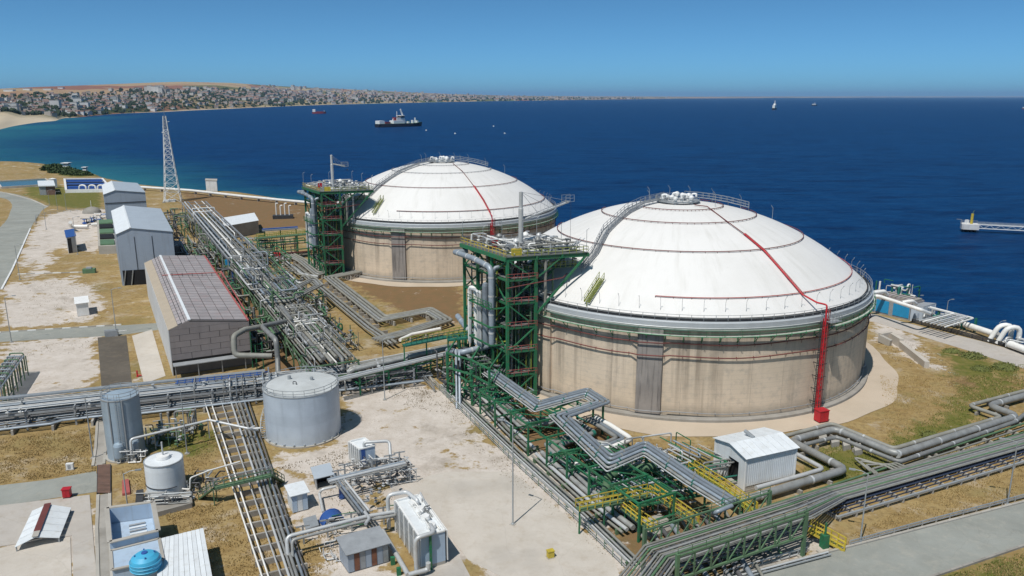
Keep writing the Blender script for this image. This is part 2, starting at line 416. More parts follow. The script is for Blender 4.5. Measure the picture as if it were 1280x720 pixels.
def ground_mat():
    m = bpy.data.materials.new('dry_ground'); nt, ln, b = nodes_of(m)
    geo = N(nt, 'ShaderNodeNewGeometry'); pos = geo.outputs['Position']
    at = N(nt, 'ShaderNodeVertexColor', layer_name='cover'); sp = N(nt, 'ShaderNodeSeparateColor'); ln.new(at.outputs[0], sp.inputs[0])
    n_big = noise(nt, ln, pos, 0.07, 6, 0.65); n_mid = noise(nt, ln, pos, 0.35, 8, 0.7); n_fine = noise(nt, ln, pos, 2.2, 8, 0.75)
    straw = mix(nt, ln, noise(nt, ln, pos, 0.22, 7, 0.7, 0.38, 0.66), (0.28, 0.19, 0.077), (0.37, 0.275, 0.13))
    straw = mix(nt, ln, noise(nt, ln, pos, 0.9, 8, 0.75, 0.47, 0.72), straw, (0.15, 0.10, 0.045))
    olive = noise(nt, ln, pos, 0.055, 6, 0.7, 0.52, 0.66)
    straw = mix(nt, ln, math_(nt, ln, 'MULTIPLY', olive, 0.55), straw, (0.15, 0.125, 0.04))
    straw = mix(nt, ln, math_(nt, ln, 'MULTIPLY', noise(nt, ln, pos, 0.14, 8, 0.72, 0.52, 0.64), 0.65), straw, (0.43, 0.365, 0.28))
    brown = mix(nt, ln, noise(nt, ln, pos, 0.3, 7, 0.7, 0.35, 0.7), (0.215, 0.125, 0.062), (0.16, 0.115, 0.055))
    green = mix(nt, ln, noise(nt, ln, pos, 0.5, 7, 0.7, 0.38, 0.66), (0.10, 0.115, 0.022), (0.185, 0.155, 0.048))
    pale = mix(nt, ln, noise(nt, ln, pos, 0.28, 8, 0.7, 0.36, 0.68), (0.58, 0.525, 0.475), (0.46, 0.405, 0.35))
    pale = mix(nt, ln, noise(nt, ln, pos, 1.6, 8, 0.8, 0.54, 0.72), pale, (0.33, 0.27, 0.21))
    pale = mix(nt, ln, noise(nt, ln, pos, 0.11, 8, 0.72, 0.54, 0.68), pale, (0.34, 0.295, 0.25))
    pale = mix(nt, ln, noise(nt, ln, pos, 0.45, 9, 0.78, 0.60, 0.68), pale, (0.22, 0.155, 0.085))
    def w(ch, amp, lo, hi):
        s = math_(nt, ln, 'ADD', sp.outputs[ch], math_(nt, ln, 'MULTIPLY', math_(nt, ln, 'SUBTRACT', n_mid, 0.5), amp))
        s = math_(nt, ln, 'ADD', s, math_(nt, ln, 'MULTIPLY', math_(nt, ln, 'SUBTRACT', n_big, 0.5), amp*0.9))
        r = N(nt, 'ShaderNodeMapRange'); r.interpolation_type = 'SMOOTHSTEP'; r.inputs[1].default_value = lo; r.inputs[2].default_value = hi; ln.new(s, r.inputs[0])
        return r.outputs[0]
    c = mix(nt, ln, w(2, 1.6, 0.35, 0.65), straw, brown)
    c = mix(nt, ln, w(1, 1.6, 0.42, 0.75), c, green)
    c = mix(nt, ln, w(0, 2.3, 0.36, 0.62), c, pale)
    # rock and wet sand where the land runs out into the sea
    sx = N(nt, 'ShaderNodeSeparateXYZ'); ln.new(pos, sx.inputs[0])
    zr = N(nt, 'ShaderNodeMapRange'); zr.inputs[1].default_value = -1.0; zr.inputs[2].default_value = -2.5; ln.new(sx.outputs[2], zr.inputs[0])
    rock = mix(nt, ln, noise(nt, ln, pos, 0.6, 8, 0.7, 0.4, 0.65), (0.36, 0.29, 0.21), (0.20, 0.16, 0.115))
    c = mix(nt, ln, zr.outputs[0], c, rock)
    ln.new(c, b.inputs['Base Color']); b.inputs['Roughness'].default_value = 0.95; b.inputs['Specular IOR Level'].default_value = 0.15
    bp = N(nt, 'ShaderNodeBump', Strength=0.7, Distance=0.12)
    ln.new(math_(nt, ln, 'ADD', n_fine, math_(nt, ln, 'MULTIPLY', n_mid, 1.5)), bp.inputs['Height']); ln.new(bp.outputs[0], b.inputs['Normal'])
    return m
def cover(X, Y):
    return np.stack([soft(X, Y, PALE, 3.2)*0.84, soft(X, Y, GREEN, 6.0), soft(X, Y, BROWN, 6.0)], -1)
xs = spaced([(-2600, -700, 24), (-700, -240, 58), (-240, -110, 65), (-110, 115, 170), (115, 330, 40)])
ys = spaced([(-400, 60, 12), (60, 180, 100), (180, 330, 75), (330, 720, 98), (720, 1900, 40)])
sheet('ground', xs, ys, land_z, ground_mat(), cover)

# far shore: coast rows and skyline rows of the photograph, heights from usual distances
CX = np.array([-420, -200, 0, 30, 60, 85, 90, 110, 160, 215, 300, 345, 450, 520, 640, 760, 860, 960, 1100, 1300, 1500])
CY = np.array([205, 182, 163.5, 156, 151.5, 149.5, 146.5, 145.5, 141, 139, 135, 133, 129.5, 128, 125.8, 124.2, 123, 122.4, 121.8, 121.5, 121.3])
SX = np.array([-420, -100, 0, 60, 120, 170, 210, 240, 300, 360, 400, 450, 500, 560, 640, 760, 860, 960, 1100, 1300, 1500])
SY = np.array([112, 112, 112.5, 109.5, 107.5, 105.5, 104, 103.3, 104.5, 108.5, 110.5, 112.5, 115, 117.5, 119.8, 120.6, 120.9, 121.2, 121.2, 121.2, 121.2])
def coast_d(px): return np.interp(px, CX, (CAMH-SEA)*FOC/(CY-YH))
def sky_z(px):
    D = coast_d(px)*1.75+1500
    return CAMH+(YH-np.interp(px, SX, SY))*D/FOC*1.0, D
def far_point(px, t):
    """point on the far land: column px (direction), t=0 coast, t=1 skyline ridge"""
    d0 = coast_d(px); zs, D = sky_z(px)
    d = d0+(D-d0)*t
    wob = 5*np.sin(px*0.05+t*9)+3.5*np.sin(px*0.13-t*14)
    prof = np.interp(t, [-0.3, -0.02, 0.0, 0.012, 0.05, 0.3, 0.6, 1.0, 1.15, 2.2], [-0.2, -0.04, 0.0, 0.02, 0.10, 0.36, 0.62, 1.0, 0.99, 0.9])
    z = SEA-1.0+(np.maximum(zs, 20)-SEA+1)*prof+wob*np.clip(t*6, 0, 1)*np.clip((1-t)*4, 0, 1)
    # direction in plan: d measured along the optical axis ground line
    x = (px-640)/FOC*d; y = d
    return x, y/ (CT*CT+ST*ST), z
pxs = np.linspace(-420, 1500, 330); ts = np.array([-0.1, -0.02, 0, 0.006, 0.015, 0.03, 0.05, 0.08, 0.12, 0.17, 0.23, 0.3, 0.38, 0.47, 0.56, 0.66, 0.76, 0.86, 0.95, 1.0, 1.06, 1.3, 2.2])
PXg, Tg = np.meshgrid(pxs, ts); FX, FY, FZ = far_point(PXg, Tg)
me = bpy.data.meshes.new('far_hills'); nx, ny = len(pxs), len(ts)
ii = np.arange(nx-1)[None]+nx*np.arange(ny-1)[:, None]
me.from_pydata(np.stack([FX, FY, FZ], -1).reshape(-1, 3).tolist(), [], np.stack([ii, ii+1, ii+1+nx, ii+nx], -1).reshape(-1, 4).tolist())
me.polygons.foreach_set('use_smooth', [True]*len(me.polygons))
Cc = np.zeros((ny, nx, 4), np.float32); Cc[..., 3] = 1
def beach_t(p): return np.interp(p, [-120, 0, 30, 60, 85, 95, 110, 160, 240, 350], [0.2, 0.17, 0.11, 0.055, 0.03, 0.008, 0.004, 0.004, 0.012, 0.006])
Cc[..., 0] = np.clip(1.5-Tg/beach_t(PXg), 0, 1)*np.interp(PXg, [-100, 0, 95, 110, 160, 240, 350, 600], [1, 1, 1, 0.7, 0.5, 0.8, 0.5, 0.3])
Cc[..., 1] = np.interp(PXg, [-100, 30, 80, 140, 220, 420, 640], [.5, .5, .75, .8, .55, .4, .3])*np.interp(Tg, [0.0, 0.02, 0.3, 0.55], [0.3, 1, 0.8, 0.1])
at = me.color_attributes.new('cover', 'FLOAT_COLOR', 'POINT'); at.data.foreach_set('color', Cc.ravel())
def hills_mat():
    m = bpy.data.materials.new('far_fields'); nt, ln, b = nodes_of(m)
    geo = N(nt, 'ShaderNodeNewGeometry'); pos = geo.outputs['Position']
    at = N(nt, 'ShaderNodeVertexColor', layer_name='cover'); sp = N(nt, 'ShaderNodeSeparateColor'); ln.new(at.outputs[0], sp.inputs[0])
    mp = N(nt, 'ShaderNodeMapping'); mp.inputs['Scale'].default_value = (1/420, 1/900, 0); ln.new(pos, mp.inputs['Vector'])
    vo = N(nt, 'ShaderNodeTexVoronoi', Scale=1.0); ln.new(mp.outputs[0], vo.inputs['Vector'])
    sc = N(nt, 'ShaderNodeSeparateColor'); ln.new(vo.outputs['Color'], sc.inputs[0])
    f = mix(nt, ln, sc.outputs[0], (0.33, 0.21, 0.13), (0.36, 0.29, 0.18))
    f = mix(nt, ln, math_(nt, ln, 'GREATER_THAN', sc.outputs[1], 0.72), f, (0.24, 0.12, 0.085))
    f = mix(nt, ln, math_(nt, ln, 'GREATER_THAN', sc.outputs[2], 0.8), f, (0.13, 0.13, 0.06))
    g = noise(nt, ln, pos, 0.012, 8, 0.75)
    s = math_(nt, ln, 'ADD', math_(nt, ln, 'MULTIPLY', sp.outputs[1], 0.35), g)
    r = N(nt, 'ShaderNodeMapRange'); r.inputs[1].default_value = 0.62; r.inputs[2].default_value = 0.72; ln.new(s, r.inputs[0])
    f = mix(nt, ln, r.outputs[0], f, (0.045, 0.062, 0.025))
    f = mix(nt, ln, sp.outputs[0], f, (0.56, 0.47, 0.35))
    ln.new(f, b.inputs['Base Color']); b.inputs['Roughness'].default_value = 1.0; b.inputs['Specular IOR Level'].default_value = 0.0
    return m
me.materials.append(hills_mat())
o = bpy.data.objects.new('far_hills', me); COL.objects.link(o); tag(o, kind='structure')
FARCOAST = [tuple(map(float, far_point(p, 0.0)[:2])) for p in np.linspace(-420, 700, 60)]

def sea_mat():
    m = bpy.data.materials.new('sea_water'); nt, ln, b = nodes_of(m)
    geo = N(nt, 'ShaderNodeNewGeometry'); pos = geo.outputs['Position']
    at = N(nt, 'ShaderNodeVertexColor', layer_name='cover'); sp = N(nt, 'ShaderNodeSeparateColor'); ln.new(at.outputs[0], sp.inputs[0])
    mp = N(nt, 'ShaderNodeMapping'); mp.inputs['Scale'].default_value = (0.55, 1.8, 1.0); mp.inputs['Rotation'].default_value = (0, 0, 0.12); ln.new(pos, mp.inputs['Vector'])
    v = mp.outputs[0]
    deep = mix(nt, ln, noise(nt, ln, v, 0.004, 6, 0.65, 0.35, 0.7), (0.0005, 0.022, 0.090), (0.001, 0.030, 0.112))
    deep = mix(nt, ln, noise(nt, ln, v, 0.09, 8, 0.8, 0.46, 0.62), deep, (0.003, 0.045, 0.145))
    deep = mix(nt, ln, math_(nt, ln, 'MULTIPLY', noise(nt, ln, v, 0.4, 8, 0.8, 0.5, 0.66), 0.7), deep, (0.006, 0.058, 0.16))
    deep = mix(nt, ln, noise(nt, ln, v, 0.035, 8, 0.8, 0.5, 0.62), deep, (0.0003, 0.014, 0.066))
    w = math_(nt, ln, 'ADD', sp.outputs[0], math_(nt, ln, 'MULTIPLY', math_(nt, ln, 'SUBTRACT', noise(nt, ln, pos, 0.02, 6, 0.6), 0.5), 0.4))
    r = N(nt, 'ShaderNodeMapRange'); r.interpolation_type = 'SMOOTHSTEP'; r.inputs[1].default_value = 0.1; r.inputs[2].default_value = 0.95; ln.new(w, r.inputs[0])
    c = mix(nt, ln, r.outputs[0], deep, (0.022, 0.135, 0.17))
    foam = noise(nt, ln, v, 0.22, 9, 0.82, 0.70, 0.76)
    c = mix(nt, ln, math_(nt, ln, 'MULTIPLY', foam, 0.5), c, (0.5, 0.55, 0.6))
    sw = N(nt, 'ShaderNodeMapRange'); sw.inputs[1].default_value = 0.5; sw.inputs[2].default_value = 0.64
    ln.new(math_(nt, ln, 'ADD', noise(nt, ln, pos, 0.12, 8, 0.75), math_(nt, ln, 'MULTIPLY', sp.outputs[1], 0.35)), sw.inputs[0])
    c = mix(nt, ln, math_(nt, ln, 'MULTIPLY', sw.outputs[0], sp.outputs[1]), c, (0.6, 0.63, 0.63))
    ln.new(c, b.inputs['Base Color']); b.inputs['Roughness'].default_value = 0.38; b.inputs['Specular IOR Level'].default_value = 0.03
    h = math_(nt, ln, 'ADD', math_(nt, ln, 'MULTIPLY', noise(nt, ln, v, 0.045, 4, 0.6), 2.2), noise(nt, ln, v, 0.28, 6, 0.65))
    bp = N(nt, 'ShaderNodeBump', Strength=1.0, Distance=1.3); ln.new(h, bp.inputs['Height']); ln.new(bp.outputs[0], b.inputs['Normal'])
    return m
def sea_cover(X, Y):
    dn = np.maximum(-sdist(X, Y, LAND), 0)
    df = seg_dist(X, Y, FARCOAST, False)
    wid = np.interp(X, [-900, -450, -150, 0, 120], [190, 150, 60, 26, 20])
    sh = np.maximum(np.exp(-dn/wid), np.exp(-df/np.interp(Y, [900, 1500, 2500, 6000], [230, 190, 110, 60]))*0.95)
    foam = np.exp(-np.maximum(dn-2, 0)/3.0)
    return np.stack([sh, foam, np.zeros_like(sh)], -1)
gx = [700*1.22**k for k in range(1, 26)]
xs = np.array([-x for x in gx[::-1]] + list(np.arange(-700, 40, 14)) + list(np.arange(40, 260, 5)) + list(np.arange(260, 700, 20)) + gx)
ys = np.array([-300, 0, 60] + list(np.arange(90, 260, 5)) + list(np.arange(260, 1000, 14)) + [1000*1.1**k for k in range(0, 48)])
sheet('sea', xs, ys, lambda X, Y: np.full(X.shape, SEA), sea_mat(), sea_cover)

# ---- roads and paved areas, each a thin slab on the ground
LAYER = [0]
def road_mat(name, c1, c2, dust, crack=0.5):
    m = bpy.data.materials.new(name); nt, ln, b = nodes_of(m)
    geo = N(nt, 'ShaderNodeNewGeometry'); pos = geo.outputs['Position']
    c = mix(nt, ln, noise(nt, ln, pos, 0.12, 7, 0.68, 0.36, 0.66), c1, c2)
    c = mix(nt, ln, math_(nt, ln, 'MULTIPLY', noise(nt, ln, pos, 0.5, 8, 0.75, 0.5, 0.7), 0.6), c, dust)
    c = mix(nt, ln, math_(nt, ln, 'MULTIPLY', noise(nt, ln, pos, 0.045, 6, 0.6, 0.52, 0.6), 0.5), c, tuple(v*0.72 for v in c1))
    vo = N(nt, 'ShaderNodeTexVoronoi', Scale=0.11, Randomness=1.0); vo.feature = 'DISTANCE_TO_EDGE'
    wv = N(nt, 'ShaderNodeVectorMath', operation='ADD'); nz = N(nt, 'ShaderNodeTexNoise', Scale=0.5, Detail=4.0); ln.new(pos, nz.inputs['Vector']); ln.new(pos, wv.inputs[0]); ln.new(nz.outputs['Color'], wv.inputs[1]); ln.new(wv.outputs[0], vo.inputs['Vector'])
    cr = N(nt, 'ShaderNodeMapRange'); cr.inputs[1].default_value = 0.0045; cr.inputs[2].default_value = 0.001; cr.inputs[4].default_value = crack; ln.new(vo.outputs['Distance'], cr.inputs[0])
    c = mix(nt, ln, cr.outputs[0], c, tuple(v*0.45 for v in c1))
    c = mix(nt, ln, math_(nt, ln, 'MULTIPLY', noise(nt, ln, pos, 5.0, 6, 0.8, 0.55, 0.75), 0.4), c, tuple(v*0.6 for v in c1))
    ln.new(c, b.inputs['Base Color']); b.inputs['Roughness'].default_value = 0.92; b.inputs['Specular IOR Level'].default_value = 0.2
    bp = N(nt, 'ShaderNodeBump', Strength=0.3, Distance=0.05); ln.new(noise(nt, ln, pos, 6.0, 6, 0.7), bp.inputs['Height']); ln.new(bp.outputs[0], b.inputs['Normal'])
    MATS[name] = m
road_mat('asphalt', (0.30, 0.31, 0.285), (0.24, 0.245, 0.22), (0.38, 0.36, 0.31), 0.2)
road_mat('asphalt_dark', (0.125, 0.108, 0.088), (0.09, 0.078, 0.064), (0.19, 0.155, 0.115), 0.3)
road_mat('yard_concrete', (0.54, 0.495, 0.44), (0.46, 0.415, 0.36), (0.40, 0.34, 0.27), 0.22)
road_mat('yard_grey', (0.47, 0.435, 0.395), (0.40, 0.365, 0.33), (0.34, 0.285, 0.22), 0.22)
def paved(name, pts, m, z=None, thick=0.0, world_pts=False):
    LAYER[0] += 1
    z = z if z is not None else 0.03+0.004*LAYER[0]
    q = pts if world_pts else PX(pts)
    return MB().prism([(p.x, p.y) for p in q], -0.25, z).build(name, m, kind='structure')
def smooth_px(pts, k=5):
    out = []; n = len(pts)
    for i in range(n-1):
        p0, p1, p2, p3 = pts[max(i-1, 0)], pts[i], pts[i+1], pts[min(i+2, n-1)]
        for j in range(k):
            t = j/k
            out.append(tuple(0.5*((2*p1[a])+(-p0[a]+p2[a])*t+(2*p0[a]-5*p1[a]+4*p2[a]-p3[a])*t*t+(-p0[a]+3*p1[a]-3*p2[a]+p3[a])*t**3) for a in (0, 1)))
    return out+[pts[-1]]
def line_mat(name, c1, c2, scale):
    pass
R1 = smooth_px([(-60, 385), (0, 362), (14, 338), (37, 288), (52, 264), (58, 258), (40, 249), (10, 241), (-60, 233)])
R1b = smooth_px([(-60, 240), (0, 247), (14, 254), (13, 264), (0, 284), (-60, 330)])
paved('road', R1+R1b, 'asphalt')
paved('access_road', [(-40, 416), (60, 412), (150, 407), (196, 404), (200, 412), (150, 419), (60, 424), (-40, 430)], 'asphalt')
paved('asphalt_strip', [(122, 422), (158, 419.5), (165, 480), (127, 486)], 'asphalt_dark')
paved('dirt_path', [(165, 420), (190, 412), (207, 470), (180, 480)], 'yard_concrete')
paved('service_road', [(-40, 613), (0, 607), (60, 600), (120, 589), (126, 614), (60, 624), (0, 633), (-40, 639)], 'asphalt')
paved('seaside_road', smooth_px([(1050, 384), (1088, 392), (1150, 408), (1215, 424), (1280, 442), (1360, 468), (1620, 556)])+smooth_px([(1620, 586), (1360, 490), (1280, 461), (1215, 440), (1150, 420), (1088, 401), (1050, 391)]), 'yard_grey')
paved('plant_road', [(880, 727), (1000, 700), (1140, 664), (1280, 628), (1420, 590), (1800, 487), (1800, 515), (1420, 632), (1280, 683), (1165, 722), (1080, 752), (850, 752)], 'asphalt')
# ------------------------------------------------------------------ the two storage tanks
TR, TH, RISE = 39.0, 17.62, 15.56
SPH = (TR*TR+RISE*RISE)/(2*RISE)
T1 = Vector((35.46, 166.97, 0)); T2 = Vector((-24.21, 271.51, 0))
def dome_z(r): return TH+RISE-SPH+math.sqrt(SPH*SPH-r*r)
def ray(px, py):
    a = (px-640)/FOC; b = (360-py)/FOC
    return Vector((a, CT+b*ST, -ST+b*CT))
def dome_hit(px, py, C, lift=0.0):
    d = ray(px, py).normalized(); S = SPH+lift
    o = Vector((0, 0, CAMH))-Vector((C.x, C.y, TH+RISE-SPH)); B = d.dot(o); D = B*B-(o.dot(o)-S*S)
    return Vector((0, 0, CAMH))+d*(-B-math.sqrt(max(D, 0)))
def tank_concrete():
    m = bpy.data.materials.new('tank_concrete'); nt, ln, b = nodes_of(m)
    geo = N(nt, 'ShaderNodeNewGeometry'); pos = geo.outputs['Position']
    oi = N(nt, 'ShaderNodeObjectInfo')
    base = mix(nt, ln, noise(nt, ln, pos, 0.09, 6, 0.6, 0.35, 0.7), (0.68, 0.56, 0.43), (0.56, 0.46, 0.345))
    base = mix(nt, ln, noise(nt, ln, pos, 0.7, 8, 0.7, 0.5, 0.8), base, (0.43, 0.375, 0.305))
    # run-off stains: narrow, long in z, stronger on some panels
    mp = N(nt, 'ShaderNodeMapping'); mp.inputs['Scale'].default_value = (0.42, 0.42, 0.012); ln.new(pos, mp.inputs['Vector'])
    st = noise(nt, ln, mp.outputs[0], 1.0, 5, 0.65, 0.485, 0.60)
    mp2 = N(nt, 'ShaderNodeMapping'); mp2.inputs['Scale'].default_value = (0.3, 0.3, 0.06); ln.new(pos, mp2.inputs['Vector'])
    brk = noise(nt, ln, mp2.outputs[0], 1.0, 4, 0.6, 0.35, 0.62)
    sx = N(nt, 'ShaderNodeSeparateXYZ'); ln.new(pos, sx.inputs[0])
    top = N(nt, 'ShaderNodeMapRange'); top.inputs[1].default_value = 0.5; top.inputs[2].default_value = 15.0; top.inputs[3].default_value = 0.45; top.inputs[4].default_value = 1.0; ln.new(sx.outputs[2], top.inputs[0])
    f = math_(nt, ln, 'MULTIPLY', math_(nt, ln, 'MULTIPLY', st, brk), top.outputs[0])
    c = mix(nt, ln, math_(nt, ln, 'MULTIPLY', f, 0.72), base, (0.20, 0.16, 0.125))
    # grime under the walkway, running down unevenly
    gb = N(nt, 'ShaderNodeMapRange'); gb.inputs[1].default_value = 11.5; gb.inputs[2].default_value = 15.8; gb.inputs[4].default_value = 0.6
    ln.new(math_(nt, ln, 'ADD', sx.outputs[2], math_(nt, ln, 'MULTIPLY', math_(nt, ln, 'SUBTRACT', noise(nt, ln, mp.outputs[0], 1.7, 5, 0.7), 0.5), 9.0)), gb.inputs[0])
    c = mix(nt, ln, gb.outputs[0], c, (0.30, 0.25, 0.20))
    # pour lines
    wv = N(nt, 'ShaderNodeTexWave', Scale=0.36, Distortion=0.0); wv.bands_direction = 'Z'; ln.new(pos, wv.inputs['Vector'])
    pl = N(nt, 'ShaderNodeMapRange'); pl.inputs[1].default_value = 0.965; pl.inputs[2].default_value = 1.0; pl.inputs[4].default_value = 0.22; ln.new(wv.outputs['Fac'], pl.inputs[0])
    c = mix(nt, ln, pl.outputs[0], c, (0.28, 0.25, 0.21))
    low = N(nt, 'ShaderNodeMapRange'); low.inputs[1].default_value = 2.2; low.inputs[2].default_value = 0.6; low.inputs[4].default_value = 0.4; ln.new(math_(nt, ln, 'ADD', sx.outputs[2], math_(nt, ln, 'MULTIPLY', noise(nt, ln, pos, 0.5, 5, 0.6), -1.5)), low.inputs[0])
    c = mix(nt, ln, low.outputs[0], c, (0.22, 0.19, 0.15))
    rr = N(nt, 'ShaderNodeMapRange'); rr.inputs[3].default_value = 0.955; rr.inputs[4].default_value = 1.045; ln.new(oi.outputs['Random'], rr.inputs[0])
    hs = N(nt, 'ShaderNodeHueSaturation'); ln.new(rr.outputs[0], hs.inputs['Value']); ln.new(c, hs.inputs['Color'])
    ln.new(hs.outputs[0], b.inputs['Base Color']); b.inputs['Roughness'].default_value = 0.85; b.inputs['Specular IOR Level'].default_value = 0.25
    bp = N(nt, 'ShaderNodeBump', Strength=0.25, Distance=0.05); ln.new(noise(nt, ln, pos, 1.5, 8, 0.7), bp.inputs['Height']); ln.new(bp.outputs[0], b.inputs['Normal'])
    MATS['tank_concrete'] = m
tank_concrete()
mat('buttress_grey', (0.31, 0.28, 0.255), 0.9, 0.0, (0.19, 0.17, 0.155), 0.3, 0.7, rnd=0.0, streak=(1.6, (0.10, 0.09, 0.085), 1.0))
mat('dome_white', (0.74, 0.725, 0.70), 0.6, 0.0, (0.62, 0.61, 0.58), 0.09, 0.6, rnd=0.0, streak=(0.22, (0.60, 0.60, 0.585), 0.6))
mat('rim_silver', (0.55, 0.58, 0.60), 0.4, 0.25, (0.42, 0.45, 0.48), 0.4, 0.6)
mat('rim_pale', (0.52, 0.56, 0.50), 0.6, 0.0, (0.38, 0.42, 0.36), 0.3, 0.6, rnd=0.0, streak=(0.8, (0.22, 0.25, 0.2), 0.6))
mat('walk_green', (0.05, 0.22, 0.10), 0.6, 0.0, (0.05, 0.13, 0.06), 0.6, 0.6, rnd=0.12)

def dome_paint():
    m = bpy.data.materials.new('dome_paint'); nt, ln, b = nodes_of(m)
    tc = N(nt, 'ShaderNodeTexCoord'); sx = N(nt, 'ShaderNodeSeparateXYZ'); ln.new(tc.outputs['Object'], sx.inputs[0])
    an = math_(nt, ln, 'ARCTAN2', sx.outputs[1], sx.outputs[0])
    rad = math_(nt, ln, 'SQRT', math_(nt, ln, 'ADD', math_(nt, ln, 'MULTIPLY', sx.outputs[0], sx.outputs[0]), math_(nt, ln, 'MULTIPLY', sx.outputs[1], sx.outputs[1])))
    cv = N(nt, 'ShaderNodeCombineXYZ'); ln.new(math_(nt, ln, 'MULTIPLY', an, 9.0), cv.inputs[0]); ln.new(math_(nt, ln, 'MULTIPLY', rad, 0.05), cv.inputs[1])
    st = noise(nt, ln, cv.outputs[0], 1.6, 6, 0.7, 0.5, 0.72)
    bl = noise(nt, ln, tc.outputs['Object'], 0.08, 6, 0.65, 0.45, 0.7)
    c = mix(nt, ln, math_(nt, ln, 'MULTIPLY', st, 0.55), (0.70, 0.685, 0.665), (0.54, 0.525, 0.49))
    c = mix(nt, ln, math_(nt, ln, 'MULTIPLY', bl, 0.45), c, (0.57, 0.555, 0.525))
    c = mix(nt, ln, math_(nt, ln, 'MULTIPLY', noise(nt, ln, tc.outputs['Object'], 0.9, 8, 0.75, 0.62, 0.72), 0.35), c, (0.5, 0.46, 0.40))
    ln.new(c, b.inputs['Base Color']); b.inputs['Roughness'].default_value = 0.6; b.inputs['Specular IOR Level'].default_value = 0.3
    bp = N(nt, 'ShaderNodeBump', Strength=0.12, Distance=0.3); ln.new(noise(nt, ln, tc.outputs['Object'], 0.25, 4, 0.5), bp.inputs['Height']); ln.new(bp.outputs[0], b.inputs['Normal'])
    MATS['dome_white'] = m
dome_paint()
def ring_pts(C, r, z, a0, a1, step=2.5):
    n = max(2, int(abs(a1-a0)/step)); return [Vector((C.x+r*math.cos(math.radians(a)), C.y+r*math.sin(math.radians(a)), z)) for a in np.linspace(a0, a1, n+1)]
def spray_post():
    b = MB(); b.tube([(0, 0, 0), (0, 0, 1.7), (-0.4, 0, 2.3)], 0.03, 5); b.tube([(-0.38, 0, 2.28), (-0.5, 0, 2.45)], 0.06, 6)
    o = b.build('spray_post', 'galv'); me = o.data; bpy.data.objects.remove(o); return me
SPRAY = spray_post()
def bracket_mesh():
    b = MB(); b.beam((0, 0, 0), (1.45, 0, 0), 0.12, 0.16); b.beam((0.06, 0, -1.25), (1.3, 0, -0.08), 0.1, 0.1); b.beam((0.06, 0, -1.3), (0.06, 0, 0.0), 0.1, 0.1)
    o = b.build('bracket', 'walk_green'); me = o.data; bpy.data.objects.remove(o); return me
BRK = bracket_mesh()
def inst(me, name, parent, loc, rz=0.0):
    o = bpy.data.objects.new(name, me); COL.objects.link(o); o.parent = parent
    o.location = Vector(loc)-ORG[parent.name]; o.rotation_euler = (0, 0, rz); return o

def vent(parent, p, s=1.0, kind=0):
    b = MB(); x, y, z = p
    if kind == 0:
        b.lathe([(0.0, 0), (0.32*s, 0), (0.32*s, 0.9*s), (0.5*s, 0.95*s), (0.55*s, 1.3*s), (0.4*s, 1.6*s), (0.0, 1.75*s)], (x, y, z), 10)
    else:
        b.lathe([(0.0, 0), (0.28*s, 0), (0.28*s, 0.8*s), (0.45*s, 0.8*s), (0.45*s, 0.92*s), (0.2*s, 0.92*s)], (x, y, z), 10)
        b.tube([(x, y, z+0.8*s), (x, y, z+1.5*s), (x+0.8*s, y-0.3*s, z+1.5*s), (x+0.8*s, y-0.3*s, z+1.0*s)], 0.2*s, 8)
    b.build('roof_vent', 'white_paint', parent)

